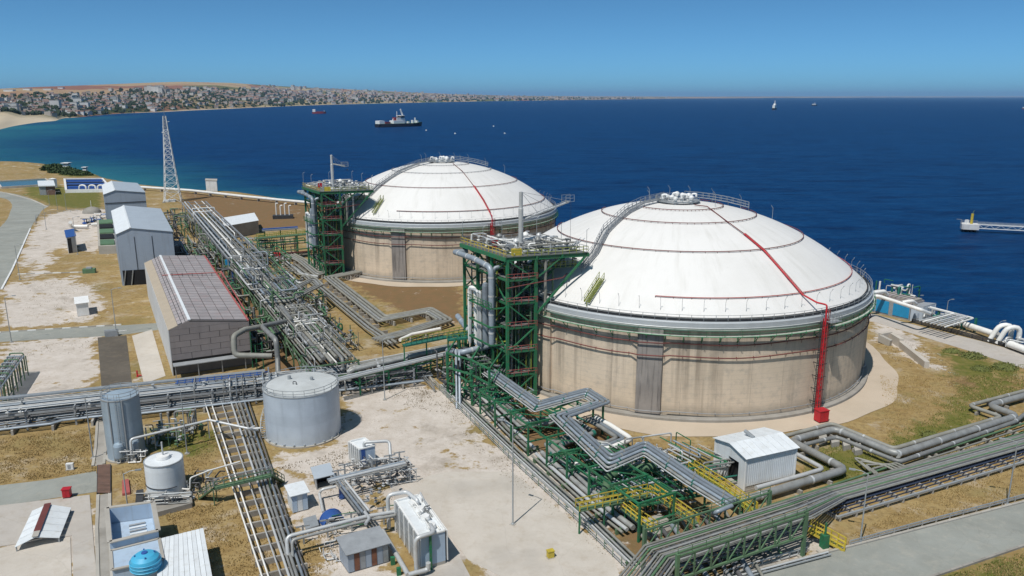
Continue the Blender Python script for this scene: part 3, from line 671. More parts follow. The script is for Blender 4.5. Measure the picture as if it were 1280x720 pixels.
def storage_tank(C, label, group, butt, riser_a, red_px, stair, dome_rings, stain):
    t = thing('storage_tank', label, 'tank', C, group)
    x, y = C.x, C.y
    b = MB(); b.lathe([(TR-0.5, 0.62), (TR+1.25, 0.6), (TR+1.35, 0.5), (TR+1.35, -0.2)], C, 120); b.build('footing', 'concrete_old', t)
    npan = 40
    for k in range(npan):
        a0 = 2*math.pi*k/npan+0.0003; a1 = 2*math.pi*(k+1)/npan-0.0003
        jit = 0.006*((k*7) % 3)
        MB().lathe([(TR-0.6+jit, 0.45), (TR+jit, 0.45), (TR+jit, 16.3), (TR-0.6+jit, 16.3)], C, 6, a0, a1).build('wall_panel', 'tank_concrete', t)
    MB().lathe([(TR-0.12, 0.4), (TR-0.12, 16.3)], C, 120).build('wall_core', 'concrete_old', t)
    for k, a in enumerate(butt):
        w = 2.2/TR*0.98
        MB().lathe([(TR-0.1, 0.4), (TR+0.55, 0.4), (TR+0.55, 16.32), (TR-0.1, 16.32)], C, 6, math.radians(a)-w, math.radians(a)+w).add(
            [(x+r*math.cos(math.radians(a)+s*w), y+r*math.sin(math.radians(a)+s*w), z) for s in (-1, 1) for r in (TR-0.1, TR+0.55) for z in (0.4, 16.32)],
            [(0, 1, 3, 2), (4, 6, 7, 5)]).build('buttress', 'buttress_grey' if k == 0 else 'tank_concrete', t)
    MB().lathe([(TR-0.3, 16.28), (TR+0.42, 16.28), (TR+0.42, 17.0), (TR+0.2, 17.05)], C, 120).build('ring_beam', 'rim_pale', t)
    MB().lathe([(TR+0.2, 17.02), (TR+0.62, 17.02), (TR+0.62, 17.75), (TR+0.3, 17.95), (TR-0.7, 17.95), (TR-0.7, 17.3)], C, 120).build('roof_edge', 'rim_silver', t)
    prof = []
    for i in range(25):
        r = (TR-0.5)*(1-i/24); prof.append((r, dome_z(r)+0.12))
    b = MB(); vs = []; n = 120
    for r, z in prof[:-1]:
        vs += [(x+r*math.cos(2*math.pi*k/n), y+r*math.sin(2*math.pi*k/n), z) for k in range(n)]
    vs.append((x, y, prof[-1][1])); fs = []
    for i in range(len(prof)-2):
        fs += [(i*n+k, i*n+(k+1) % n, (i+1)*n+(k+1) % n, (i+1)*n+k) for k in range(n)]
    i = len(prof)-2; fs += [(i*n+k, i*n+(k+1) % n, (i+1)*n) for k in range(n)]
    b.add(vs, fs, True); dome = b.build('dome', 'dome_white', t)
    # rim pipes and rails
    for r, z, rad, m in ((TR-0.45, 18.3, 0.17, 'dark_steel'), (TR+0.1, 18.15, 0.12, 'dark_steel'), (TR+0.75, 16.9, 0.11, 'pipe_light')):
        pts = ring_pts(C, r, z, 0, 360, 3); MB().tube(pts, rad, 6, caps=False).build('rim_pipe', m, t)
    handrail(t, ring_pts(C, TR+0.35, 17.95, 0, 360, 3), 1.15, 2.05, 'galv', 0.03, 'rim_handrail')
    for k in range(64):
        a = 2*math.pi*(k+0.3)/64; r = TR-1.6
        inst(SPRAY, 'spray_post', t, (x+r*math.cos(a), y+r*math.sin(a), dome_z(r)+0.1), a+math.pi)
    # walkway under the rim
    wk_ = MB().lathe([(TR+0.55, 15.5), (TR+1.15, 15.5), (TR+1.15, 15.56), (TR+0.55, 15.56), (TR+0.55, 15.5)], C, 120).build('walkway', 'rim_pale', t)
    MB().tube(ring_pts(C, TR+1.2, 15.5, 0, 360, 3), 0.06, 6, caps=False).build('walkway_edge', 'walk_green', wk_)
    handrail(wk_, ring_pts(C, TR+1.15, 15.56, 0, 360, 3), 1.0, 3.06, 'walk_green', 0.022, 'handrail')
    for k in range(80):
        a = 2*math.pi*k/80; inst(BRK, 'bracket', wk_, (x+TR*math.cos(a), y+TR*math.sin(a), 15.42), a)
    # water spray mains round the wall, stepping out over each buttress
    for z, m in ((13.9, 'red_brown'), (11.6, 'red_brown'), (1.35, 'grey_steel')):
        pts = []
        for a in np.arange(0, 361, 2.0):
            near = min(abs((a-q+180) % 360-180) for q in butt)
            r = TR+(0.95 if near < 4.2 else 0.42); pts.append((x+r*math.cos(math.radians(a)), y+r*math.sin(math.radians(a)), z+0.12*math.sin(a*0.2)))
        sm_ = MB().tube(pts, 0.11 if z > 2 else 0.08, 6, caps=False).build('spray_main', m, t)
        b = MB()
        for a in np.arange(0, 360, 4.5):
            ca, sa = math.cos(math.radians(a)), math.sin(math.radians(a))
            b.beam((x+(TR-0.05)*ca, y+(TR-0.05)*sa, z), (x+(TR+0.42)*ca, y+(TR+0.42)*sa, z), 0.08, 0.08)
            if z > 2: b.beam((x+(TR+0.42)*ca, y+(TR+0.42)*sa, z), (x+(TR+0.3)*ca, y+(TR+0.3)*sa, z-0.55), 0.05, 0.05)
        b.build('main_supports', m, sm_)
    # dome rings
    for r, m, rad, spans in dome_rings:
        for a0, a1 in spans:
            rp_ = MB().tube(ring_pts(C, r, dome_z(r)+0.42, a0, a1, 3), rad, 6).build('dome_ring_pipe', m, t)
            b = MB()
            for p in ring_pts(C, r, 0, a0, a1, 5): b.beam((p.x, p.y, dome_z(r)+0.05), (p.x, p.y, dome_z(r)+0.42), 0.07, 0.07)
            b.build('pipe_feet', 'red_brown', rp_)
    # red fire main: up the wall and over the dome to the crown
    ra = math.radians(riser_a); ca, sa = math.cos(ra), math.sin(ra); tx, ty = -sa, ca
    hits = [dome_hit(px, py, C, 0.45) for px, py in red_px]
    pts = hits
    k_ = len(pts)//2
    MB().tube(pts[:k_+1], 0.10, 8).build('fire_main', 'red_brown', t); MB().tube(pts[k_:], 0.15, 8).build('fire_main', 'red_paint', t)
    MB().tube([p+Vector((0.3, 0.1, 0.05)) for p in pts[k_:]], 0.08, 6).build('fire_main', 'red_faded', t)
    e = pts[-1]
    rr = TR+1.75
    top = Vector((x+rr*ca, y+rr*sa, 19.0)); 
    MB().tube([e, Vector((e.x*0.4+top.x*0.6, e.y*0.4+top.y*0.6, 20.1)), Vector((top.x, top.y, 20.1)), Vector((top.x, top.y, 1.0))], 0.16, 8).build('fire_riser', 'red_paint', t)
    for s, m, rad in ((0.6, 'red_faded', 0.1), (-0.7, 'dark_steel', 0.07), (-1.1, 'dark_steel', 0.07), (1.0, 'red_brown', 0.07)):
        q = top+Vector((tx*s, ty*s, 0)); MB().tube([(q.x, q.y, 17.6 if s < 0 else 19.2), (q.x, q.y, 0.6)], rad, 6).build('riser_pipe', m, t)
    b = MB()
    for z in np.arange(1.2, 17.4, 0.45):
        q = top+Vector((tx*-0.9, ty*-0.9, 0)); b.beam((q.x-tx*0.25, q.y-ty*0.25, z), (q.x+tx*0.25, q.y+ty*0.25, z), 0.05, 0.05)
    rk = MB()
    for i_, z in enumerate(np.arange(0.9, 17.0, 0.8)):
        q0_, q1_ = top-Vector((tx, ty, 0))*0.5, top+Vector((tx, ty, 0))*0.6
        if i_ % 2: q0_, q1_ = q1_, q0_
        rk.beam((q0_.x, q0_.y, z), (q1_.x, q1_.y, z+0.8), 0.1, 0.1); rk.beam((q0_.x, q0_.y, z), (q1_.x, q1_.y, z), 0.1, 0.1)
    for s_ in (-0.5, 0.6): rk.beam((top.x+tx*s_, top.y+ty*s_, 0.6), (top.x+tx*s_, top.y+ty*s_, 17.8), 0.16, 0.16)
    rk.build('riser_frame', 'red_paint', t)
    for z in np.arange(2, 17.5, 2.4):
        b.beam((x+TR*ca, y+TR*sa, z), (x+(rr+0.3)*ca, y+(rr+0.3)*sa, z), 0.12, 0.12)
        b.beam((top.x-tx*1.3, top.y-ty*1.3, z), (top.x+tx*1.3, top.y+ty*1.3, z), 0.12, 0.12)
    b.build('ladder', 'dark_steel', t)
    b = MB(); b.box((x+(rr-0.2)*ca+tx*1.6, y+(rr-0.2)*sa+ty*1.6, 17.05), (2.6, 2.6, 0.12), ra); b.build('riser_platform', 'grey_steel', t)
    q = Vector((x+(rr-0.2)*ca+tx*1.6, y+(rr-0.2)*sa+ty*1.6, 17.1)); ax = Vector((ca, sa, 0))*1.25; ay = Vector((tx, ty, 0))*1.25
    handrail(t, [q-ax+ay, q+ax+ay, q+ax-ay, q-ax-ay], 1.1, 0.8, 'galv', 0.03)
    # crown: nozzles, platform, ring
    zc = dome_z(0)+0.1
    R_ = random.Random(3)
    for k in range(13):
        a = 2*math.pi*k/13; r = 2.2+(k % 2)*1.5; vent(t, (x+r*math.cos(a), y+r*math.sin(a), dome_z(r)+0.05), 0.9+0.35*R_.random(), k % 3 == 1)
    MB().lathe([(3.2, 0), (3.2, 0.35), (4.6, 0.35), (4.6, 0.15)], (x, y, dome_z(4)+0.3), 32).build('crown_platform', 'galv', t)
    handrail(t, ring_pts(Vector((x, y, 0)), 4.6, dome_z(4.6)+0.5, 60, 330, 15), 1.1, 1.2, 'galv', 0.03)
    # walkway from the crown down the far right side
    for (a0, a1, rr0) in ((40, 5, 6.0),):
        pts = [Vector((x+r*math.cos(math.radians(a)), y+r*math.sin(math.radians(a)), dome_z(r)+0.9)) for r, a in ((4.6, 60), (6.5, 40), (9, 25), (12, 15), (16, 8))]
        b = MB()
        for p, q in zip(pts[:-1], pts[1:]): b.beam(p, q, 0.9, 0.1)
        for p in pts: b.beam((p.x, p.y, dome_z(math.hypot(p.x-x, p.y-y))), p, 0.09, 0.09)
        b.build('crown_walkway', 'grey_steel', t)
        for s in (-0.45, 0.45): handrail(t, offs(pts, s), 1.1, 1.3, 'galv', 0.03)
    for a, r in ((100, 5), (150, 6.5), (200, 7), (60, 8), (35, 11), (20, 16), (10, 22), (330, 8)):
        a = math.radians(a); p = (x+r*math.cos(a), y+r*math.sin(a), dome_z(r))
        MB().tube([p, (p[0], p[1], p[2]+2.6), (p[0]-0.5, p[1]-0.1, p[2]+3.3)], 0.045, 5).add([], []).build('crown_lamp_post', 'galv', t)
    # stairway over the dome
    for pxs_, m in stair:
        base = [dome_hit(px, py, C, 0.0) for px, py in pxs_]
        pts = [p+Vector((0, 0, 0.95)) for p in base]
        st = MB()
        for p, q in zip(pts[:-1], pts[1:]):
            L = (q-p).length; n = max(2, int(L/0.32))
            for i in range(n):
                c = p+(q-p)*((i+0.5)/n); d = (q-p); st.box((c.x, c.y, c.z), (0.26, 1.0, 0.05), math.atan2(d.y, d.x))
        st.build('stair_treads', m, t)
        for s in (-0.55, 0.55):
            q = offs(pts, s); b = MB()
            for p0, p1 in zip(q[:-1], q[1:]): b.beam(p0, p1, 0.09, 0.28)
            b.build('stringer', m, t); handrail(t, q, 1.1, 1.5, m, 0.035)
        b = MB()
        for p, d in along(pts, 2.5): 
            r = math.hypot(p.x-x, p.y-y); b.beam((p.x, p.y, dome_z(min(r, 38))), p, 0.1, 0.1)
        b.build('stair_supports', m, t)
    return t
storage_tank(T1, 'nearer and larger-looking white domed concrete storage tank with wide dark buttress strip', 'domed storage tanks', (-107.1, -17.1, 72.9, -197.1+58), -62.2,
    [(868, 256), (884, 258), (912, 279), (930, 292), (955, 313), (985, 347), (1003, 368)],
    [([(733, 384), (752, 354)], 'yellow_green'), ([(727, 341), (744, 320), (757, 294), (785, 268), (803, 259), (832, 252.5)], 'grey_steel')],
    [(9.4, 'red_brown', 0.075, ((-150, 60),)), (16.2, 'red_brown', 0.08, ((-205, 20),)), (25.7, 'red_brown', 0.085, ((-200, 25),)), (35.4, 'red_faded', 0.085, ((-107, 40),))], 0)
storage_tank(T2, 'farther white domed concrete storage tank behind the lattice tower deck and crane', 'domed storage tanks', (-105.0, -15, 75, 165), -63.5,
    [(566, 204), (578, 214), (592, 232), (604, 250), (612, 265)],
    [([(467, 270), (478, 252)], 'yellow_green'), ([(462, 247), (474, 235), (500, 217), (524, 207.5), (545, 203.8)], 'grey_steel')],
    [(17.0, 'grey_steel', 0.08, ((-190, 15),)), (25.9, 'red_brown', 0.085, ((-190, 22),)), (35.4, 'red_brown', 0.1, ((-108, 35),)), (9.4, 'grey_steel', 0.075, ((-150, 60),))], 1)
# concrete aprons round both tanks
for C, ro, nm in ((T1, 46.0, 'tank_apron'), (T2, 45.0, 'tank_apron')):
    LAYER[0] += 1; z = 0.03+0.004*LAYER[0]
    b = MB(); pr = 0
    n = 120; vs = []
    for k in range(n):
        a = 2*math.pi*k/n; r = ro+0.35*math.sin(k*0.9)+0.5*math.sin(k*0.31)
        vs += [(C.x+(TR+1.2)*math.cos(a), C.y+(TR+1.2)*math.sin(a), z), (C.x+r*math.cos(a), C.y+r*math.sin(a), z)]
    b.add(vs, [(2*k, 2*k+1, (2*k+3) % (2*n), (2*k+2) % (2*n)) for k in range(n)]); b.build(nm, mat('apron', (0.50, 0.415, 0.325), 0.9, 0, (0.40, 0.33, 0.25), 0.12, 0.7, bump=0.3, bscale=3, rnd=0), kind='structure')
# red hose cabinet at the foot of the riser
def cabinet(p, w, d, h, rz, label, m='red_paint'):
    t = thing('hose_cabinet', label, 'cabinet', (p.x, p.y, 0.05), None)
    cs_ = MB().box((p.x, p.y, 0.05+h/2+0.1), (w, d, h-0.2), rz).build('case', m, t)
    MB().box((p.x, p.y, 0.05+h-0.03), (w+0.16, d+0.16, 0.12), rz).build('lid', m, t)
    c, s = math.cos(rz), math.sin(rz)
    for sx_ in (-1, 1):
        MB().box((p.x+c*sx_*w*0.24+s*(d/2+0.02), p.y+s*sx_*w*0.24-c*(d/2+0.02), 0.05+h*0.5), (w*0.44, 0.04, h*0.7), rz).build('door', m, cs_)
        for q in (-1, 1): MB().box((p.x+c*sx_*w*0.4-s*q*d*0.4, p.y+s*sx_*w*0.4+c*q*d*0.4, 0.1), (0.12, 0.12, 0.12), rz).build('foot', 'dark_steel', t)
    return t
# ------------------------------------------------------------------ green pump platforms beside the tanks
mat('pink_rail', (0.33, 0.09, 0.08), 0.6, 0.0, None, 0.6, 0.5)
mat('deck_grey', (0.17, 0.18, 0.175), 0.7, 0.1, (0.1, 0.105, 0.1), 0.8, 0.6, rnd=0.05)
def valve(parent, p, s=1.0, m='pipe_light', rz=0.0, rr=None):
    b = MB(); x, y, z = p
    b.tube([(x, y, z), (x, y, z+0.7*s)], 0.09*s, 6)
    b.lathe([(0.0, -0.22*s), (0.2*s, -0.2*s), (0.26*s, 0), (0.2*s, 0.2*s), (0, 0.22*s)], (x, y, z+0.05), 8)
    b.lathe([(0.0, 0.66*s), (0.3*s, 0.66*s), (0.3*s, 0.73*s), (0.0, 0.73*s)], (x, y, z), 8, smooth=False)
    b.tube([(x-0.35*s*math.cos(rz), y-0.35*s*math.sin(rz), z+0.05), (x+0.35*s*math.cos(rz), y+0.35*s*math.sin(rz), z+0.05)], 0.15*s, 8)
    return b.build('valve', m, parent)
def runs(parent, o, u, v, su, sv, z0, z1, n, mats, rmin=0.05, rmax=0.16, seed=1, name='pipe'):
    """short right-angled pipe runs inside a su x sv patch between heights z0 and z1"""
    R_ = random.Random(seed); o = Vector(o)
    for k in range(n):
        a, b = R_.random()*su, R_.random()*sv; z = R_.uniform(z0, z1)
        pts = [o+u*a+v*b+Vector((0, 0, z))]; ax = R_.choice('uvz'); last = ''
        for j in range(R_.randint(2, 5)):
            ax = R_.choice([q for q in 'uvz' if q != last]); last = ax
            if ax == 'u': a = min(su, max(0, a+R_.uniform(-0.5, 0.5)*su))
            elif ax == 'v': b = min(sv, max(0, b+R_.uniform(-0.5, 0.5)*sv))
            else: z = R_.choice((z0, R_.uniform(z0, z1), z1))
            q = o+u*a+v*b+Vector((0, 0, z))
            if (q-pts[-1]).length > 0.4: pts.append(q)
        if len(pts) < 2: continue
        pipe(parent, pts, R_.uniform(rmin, rmax), R_.choice(mats), 6, name)
def tower(N0, u, v, label, seed, crane):
    g = Vector((N0.x, N0.y, 0)); t = thing('pump_platform', label, 'platform tower', g, 'green steel pump platforms')
    Z = Vector((0, 0, 1)); DK = 27.2
    def W(a, b, z): return g+v*a+u*b+Z*z
    G_ = 'green_steel'
    A, B = (0.15, 5.6), (0.15, 5.6, 11.0, 16.3)
    for a in A:
        for b in B: MB().beam(W(a, b, 0), W(a, b, DK-0.6), 0.5, 0.5).build('column', G_, t)
    lev = (4.6, 9.2, 13.8, 18.4, 22.8)
    for z in lev:
        for a in A: MB().beam(W(a, 0.15, z), W(a, 16.3, z), 0.25, 0.35).build('beam', G_, t)
        for b in B: MB().beam(W(0.15, b, z), W(5.6, b, z), 0.25, 0.35).build('beam', G_, t)
    zz = (0,)+lev+(DK-0.6,)
    for i in range(len(zz)-1):
        z0, z1 = zz[i], zz[i+1]
        for b in (B[0], B[-1]): MB().beam(W(A[i % 2], b, z0), W(A[1-i % 2], b, z1), 0.24, 0.24).build('brace', G_, t)
        for a in A:
            for j in range(3): MB().beam(W(a, B[j+(i+j) % 2], z0), W(a, B[j+1-(i+j) % 2], z1), 0.2, 0.2).build('brace', G_, t)
    # cantilever towards the tank
    for b in B:
        MB().beam(W(5.6, b, 16.0), W(15.3, b, DK-0.7), 0.36, 0.36).build('cantilever_brace', G_, t)
        MB().beam(W(5.6, b, 22.8), W(10.5, b, DK-0.7), 0.2, 0.2).build('cantilever_brace', G_, t)
    # deck
    for b in B: MB().beam(W(-0.4, b, DK-0.45), W(15.6, b, DK-0.45), 0.3, 0.75).build('deck_girder', G_, t)
    for a in (-0.4, 5.6, 10.5, 15.6): MB().beam(W(a, -0.3, DK-0.43), W(a, 16.8, DK-0.43), 0.28, 0.7).build('deck_girder', G_, t)
    q = [W(-0.3, -0.2, 0), W(15.5, -0.2, 0), W(15.5, 16.7, 0), W(-0.3, 16.7, 0)]
    dk_ = MB().prism([(p.x, p.y) for p in q], DK-0.06, DK+0.02).build('deck', 'deck_grey', t)
    rl = [W(-0.3, -0.2, DK), W(15.5, -0.2, DK), W(15.5, 16.7, DK), W(-0.3, 16.7, DK), W(-0.3, -0.2, DK)]
    for i in range(4): handrail(dk_, rl[i:i+2], 1.15, 1.35, ('yellow_green', 'galv', 'galv', 'yellow_paint')[i] if i else 'yellow_green', 0.04)
    # equipment on the deck
    R_ = random.Random(seed)
    mats_ = ['pipe_light', 'pipe_grey', 'pipe_light', 'pipe_white', 'pipe_dull']
    runs(t, W(0.6, 0.6, DK), v, u, 14, 15, 0.35, 1.9, 46, mats_, 0.06, 0.2, seed)
    for k in range(34):
        a, b = R_.uniform(0.8, 14.6), R_.uniform(0.8, 15.8); valve(t, W(a, b, DK+R_.uniform(0.3, 1.1)), R_.uniform(0.9, 1.5), R_.choice(['pipe_light', 'pipe_white', 'pipe_grey']), R_.random()*3)
    for a, b, w, h, m in ((4.5, 5, 1.0, 2.3, 'pipe_light'), (8.2, 4, 1.1, 2.6, 'pipe_grey'), (11.5, 5.5, 0.9, 2.0, 'pipe_light'), (9.5, 10.5, 1.2, 2.5, 'pipe_white'), (12.5, 11, 1.0, 2.1, 'pipe_light'), (5, 12, 1.0, 2.2, 'pipe_grey')):
        p = W(a, b, DK); MB().lathe([(0, 0), (w*0.62, 0), (w*0.62, 0.25), (w*0.4, 0.3), (w*0.4, h*0.7), (w*0.56, h*0.72), (w*0.56, h*0.85), (w*0.3, h), (0, h*1.05)], p, 12).build('pump_head', m, t)
    for a, b, sx_, sy_, h, m in ((2.2, 3.2, 1.4, 0.8, 1.7, 'grey_steel'), (7, 8, 2.2, 1.2, 1.4, 'grey_steel'), (3.2, 10.5, 1.2, 1.0, 1.6, 'red_paint'), (13.3, 2.0, 1.5, 1.3, 1.0, 'deck_grey'), (2.4, 1.1, 1.8, 0.7, 1.2, 'yellow_paint')):
        MB().box(W(a, b, DK+h/2+0.02), (sx_, sy_, h), math.atan2(v.y, v.x)).build('equipment_box', m, t)
    for a, b in ((0, 8.5), (0, 16.5), (15.3, 0), (15.3, 8), (15.3, 16.5), (8, 16.5)):
        MB().tube([W(a, b, DK), W(a, b, DK+4.2), W(a+0.5, b, DK+4.5)], 0.05, 5).build('deck_lamp', 'galv', t)
    # stair flights inside
    z = 0.0; k = 0
    while z < DK-2:
        a0, a1 = ((1.2, 4.6) if k % 2 == 0 else (4.6, 1.2)); z1 = min(z+2.3, DK); b0 = 7.0+1.3*(k % 2)
        for s in (-0.45, 0.45): MB().beam(W(a0, b0+s, z), W(a1, b0+s, z1), 0.08, 0.28).build('stringer', 'yellow_green', t)
        st = MB()
        for i in range(9):
            f = (i+0.5)/9; c = W(a0+(a1-a0)*f, b0, z+(z1-z)*f); st.box(c, (0.3, 0.86, 0.05), math.atan2(v.y, v.x))
        st_ = st.build('treads', 'deck_grey', t); handrail(st_, [W(a0, b0-0.45, z), W(a1, b0-0.45, z1)], 1.0, 0.9, 'yellow_green', 0.035)
        z = z1; k += 1
    # risers up the outer face: big lagged pipes, a vessel and small bore pipes inside
    r_ = 0.42
    pipe(t, [W(-1.9, 15.8, DK-1.6), W(-1.9, 8.6, DK-1.6), W(-1.9, 2.0, DK-2.2), W(-1.9, 2.0, 10.5)], 0.55, 'pipe_blue', 10, bands=3.5)
    pipe(t, [W(-1.9, 15.8, DK-1.6), W(0.6, 15.8, DK-1.6)], 0.55, 'pipe_blue', 10)
    pipe(t, [W(-0.9, 3.2, 10.5), W(-0.9, 3.2, DK-2.4), W(3, 3.2, DK-2.4)], 0.4, 'pipe_blue', 10)
    for bb in (6.4, 7.3): pipe(t, [W(-1.7, bb, 8.5), W(-1.7, bb, 19.5), W(-1.7, bb+2.6, 19.5) if bb > 7 else W(-1.7, bb+0.8, 19.5), W(-1.7, bb+3.3, 8.5) if bb > 7 else W(-1.7, bb+0.8, 9)], 0.3, 'pipe_light', 8)
    pipe(t, [W(-1.2, 11.6, 8.5), W(-1.2, 11.6, 19.5), W(-1.2, 9.2, 19.5), W(-1.2, 9.2, 8.5)], 0.42, 'pipe_white', 10)
    p = W(-1.5, 4.9, 0); MB().lathe([(0, 9.5), (0.62, 9.8), (0.62, 21.0), (0.5, 21.5), (0, 21.8)], p, 14).build('vessel', 'pipe_blue', t)
    for z in (10.5, 14, 17.5): 
        MB().beam(W(-2.6, 1.2, z), W(-2.6, 9, z), 0.22, 0.3).build('bracket_beam', G_, t)
        for b in (1.2, 5, 9): MB().beam(W(-2.6, b, z), W(0.15, b, z), 0.18, 0.25).build('bracket_beam', G_, t)
    handrail(t, [W(-2.7, 0.5, 17.6), W(-2.7, 9.5, 17.6)], 1.1, 1.0, G_, 0.045)
    runs(t, W(0.7, 0.7, 0), v, u, 4.4, 14.5, 1.0, DK-2, 85, ['clad_dark', 'green_old', 'pipe_dull', 'dark_steel', 'green_steel', 'rust', 'yellow_green'], 0.05, 0.17, seed+5)
    runs(t, W(5.8, 0.7, 0), v, u, 4.5, 14.5, 17, DK-1.2, 40, ['clad_dark', 'green_old', 'pipe_grey', 'dark_steel', 'pipe_light'], 0.05, 0.2, seed+6)
    for a, b in ((2, 2), (3.5, 13), (4.6, 4.2), (1.5, 10)): pipe(t, [W(a, b, 0), W(a, b, DK)], 0.2, 'pipe_dull', 8)
    for z in (4.7, 9.3, 13.9, 18.5, 22.9):
        handrail(t, [W(-0.1, -0.1, z), W(5.8, -0.1, z)], 1.1, 1.4, 'pink_rail', 0.04)
        q = [W(0.3, 0.3, 0), W(5.4, 0.3, 0), W(5.4, 16, 0), W(0.3, 16, 0)]
        MB().prism([(p.x, p.y) for p in q], z+0.2, z+0.26).build('landing', 'deck_grey', t)
    pipe(t, [W(7.6, 0.4, 16.5), W(7.6, 0.4, DK-0.9)], 0.28, 'pipe_dull', 8)
    pipe(t, [W(-0.3, -0.3, 21.5), W(10.5, -0.4, 22.8), W(13.5, 3, 22.8)], 0.1, 'red_brown', 6)
    # gangway to the dome
    gz = dome_z(35)+1.6
    pts = [W(5.8, 5.0, gz+1.0), W(11.6, 5.0, gz+1.0), W(15.5, 3.4, gz+1.4)]
    b = MB()
    for p, q in zip(pts[:-1], pts[1:]): b.beam(p, q, 1.4, 0.14)
    gw_ = b.build('gangway', 'green_old', t)
    for s in (-0.7, 0.7): handrail(gw_, offs(pts, s), 1.1, 0.9, 'yellow_green' if s > 0 else 'galv', 0.045)
    runs(t, W(9, 2.5, 0), v, u, 6, 5, gz+1.1, gz+3.5, 10, ['pipe_grey', 'pipe_light', 'yellow_green', 'green_old'], 0.06, 0.2, seed+8)
    # crane, standing on the deck
    c = W(5.2, 4.6, DK)
    k = thing('jib_crane', crane['label'], 'crane', c, 'white jib cranes')
    MB().lathe([(0.75, 0.02), (0.75, 0.5), (0.45, 0.7), (0.45, crane['h']*0.72), (0.36, crane['h']*0.74), (0.36, crane['h']), (0, crane['h']+0.1)], c, 14).build('mast', 'pipe_light', k)
    hz = c.z+crane['h']*crane['bf']; d = crane['dir'].normalized(); n_ = Vector((-d.y, d.x, 0)); L = crane['len']
    tip = Vector((c.x, c.y, hz))+d*L+Z*crane['rise']
    st = Vector((c.x, c.y, hz))
    bm_ = MB().tube([st, tip], 0.2, 8).build('boom', 'pipe_light', k)
    b = MB(); topm = Vector((c.x, c.y, c.z+crane['h']))
    for f in (0.35, 0.62, 1.0): b.tube([topm, st+(tip-st)*f+Z*0.15], 0.035, 5)
    b.build('stay', 'grey_steel', bm_)
    b = MB()
    for i in range(8):
        f0, f1 = i/8, (i+1)/8; p0, p1 = st+(tip-st)*f0, st+(tip-st)*f1
        b.beam(p0+n_*(0.55 if i % 2 else -0.55)+Z*0.2, p1+n_*(-0.55 if i % 2 else 0.55)+Z*0.2, 0.05, 0.05)
    for s in (-0.55, 0.55): b.beam(st+n_*s+Z*0.2, tip+n_*s+Z*0.2, 0.07, 0.07)
    b.build('lacing', 'galv', bm_)
    bw = MB()
    for x_ in (-0.6, 0.6):
        for y_ in (-1.2, 0.9): p = tip+n_*x_+d*y_; bw.beam(p, p+Z*1.3, 0.07, 0.07)
        for z_ in (0.05, 0.7, 1.3): bw.beam(tip+n_*x_-d*1.2+Z*z_, tip+n_*x_+d*0.9+Z*z_, 0.06, 0.06)
    bw.build('basket', 'galv', bm_)
    MB().tube([tip+d*0.6, tip+d*0.6-Z*crane['drop']], 0.03, 5).build('cable', 'dark_steel', k)
    MB().box(tip+d*0.6-Z*(crane['drop']+0.2), (0.25, 0.25, 0.4)).build('hook', 'dark_steel', k)
    return t
UV_U = Vector((-0.53, 0.848, 0)).normalized(); UV_V = Vector((0.955, 0.297, 0)).normalized()
tower(Vector((-0.9, 137.4, 0)), UV_U, UV_V, 'green steel pump platform tower standing against the nearer domed tank', 11,
      dict(label='white jib crane with long boom out over the near platform tower', h=11.0, bf=0.52, dir=Vector((0.80, 0.60, 0)), len=11.5, rise=2.6, drop=7.5))
tower(Vector((-57.6, 236.2, 0)), UV_U, UV_V, 'green steel pump platform tower standing against the farther domed tank', 23,
      dict(label='white jib crane with short folded boom on the far platform tower', h=10.5, bf=0.75, dir=Vector((0.95, 0.25, 0)), len=4.0, rise=-0.9, drop=0.8))
cabinet(P(1026, 527), 1.9, 1.5, 2.2, 0.35, 'red hose cabinet at the foot of the red riser on the near tank')
cabinet(P(346, 328), 2.6, 2.0, 3.2, 0.3, 'red hose cabinet beside the pipe track near the far platform tower')
# ------------------------------------------------------------------ pipe racks and pipe tracks
GREYS = ['pipe_grey', 'pipe_dull', 'pipe_light', 'pipe_grey', 'pipe_blue']
ZV = Vector((0, 0, 1))
def perp(d): return Vector((d.y, -d.x, 0)).normalized()
def trestle(t, poly, w, z, step, m='green_steel', start=0.0, extra=(), diag=True, lower=None):
    """portal frames under an elevated bundle: two posts, a cross beam, edge beams"""
    fr = along([Vector((p.x, p.y, 0)) for p in poly], step, start)
    for p, d in fr:
        n = perp(d)
        for s in (-1, 1): MB().beam(p+n*s*w/2-ZV*0.1, p+n*s*w/2+ZV*z, 0.28, 0.28).build('post', m, t)
        for zz in (z,)+tuple(extra): MB().beam(p-n*(w/2+0.25)+ZV*(zz-0.13), p+n*(w/2+0.25)+ZV*(zz-0.13), 0.24, 0.26).build('cross_beam', m, t)
    for (p, d), (q, e) in zip(fr[:-1], fr[1:]):
        n = perp((q-p).normalized())
        for s in (-1, 1):
            MB().beam(p+n*s*w/2+ZV*(z-0.42), q+n*s*w/2+ZV*(z-0.42), 0.16, 0.28).build('edge_beam', m, t)
            if diag: MB().beam(p+n*s*w/2+ZV*(z*0.5), q+n*s*w/2+ZV*(z-0.5), 0.11, 0.11).build('brace', m, t)
def sleepers(t, poly, w, z, step, m='concrete', start=0.5):
    for p, d in along([Vector((p.x, p.y, 0)) for p in poly], step, start):
        MB().box((p.x, p.y, z/2-0.05), (0.35, w, z+0.1), math.atan2(d.y, d.x)).build('sleeper', m, t)
def line3(pts, z): return [P(x, y, z) for x, y in pts]

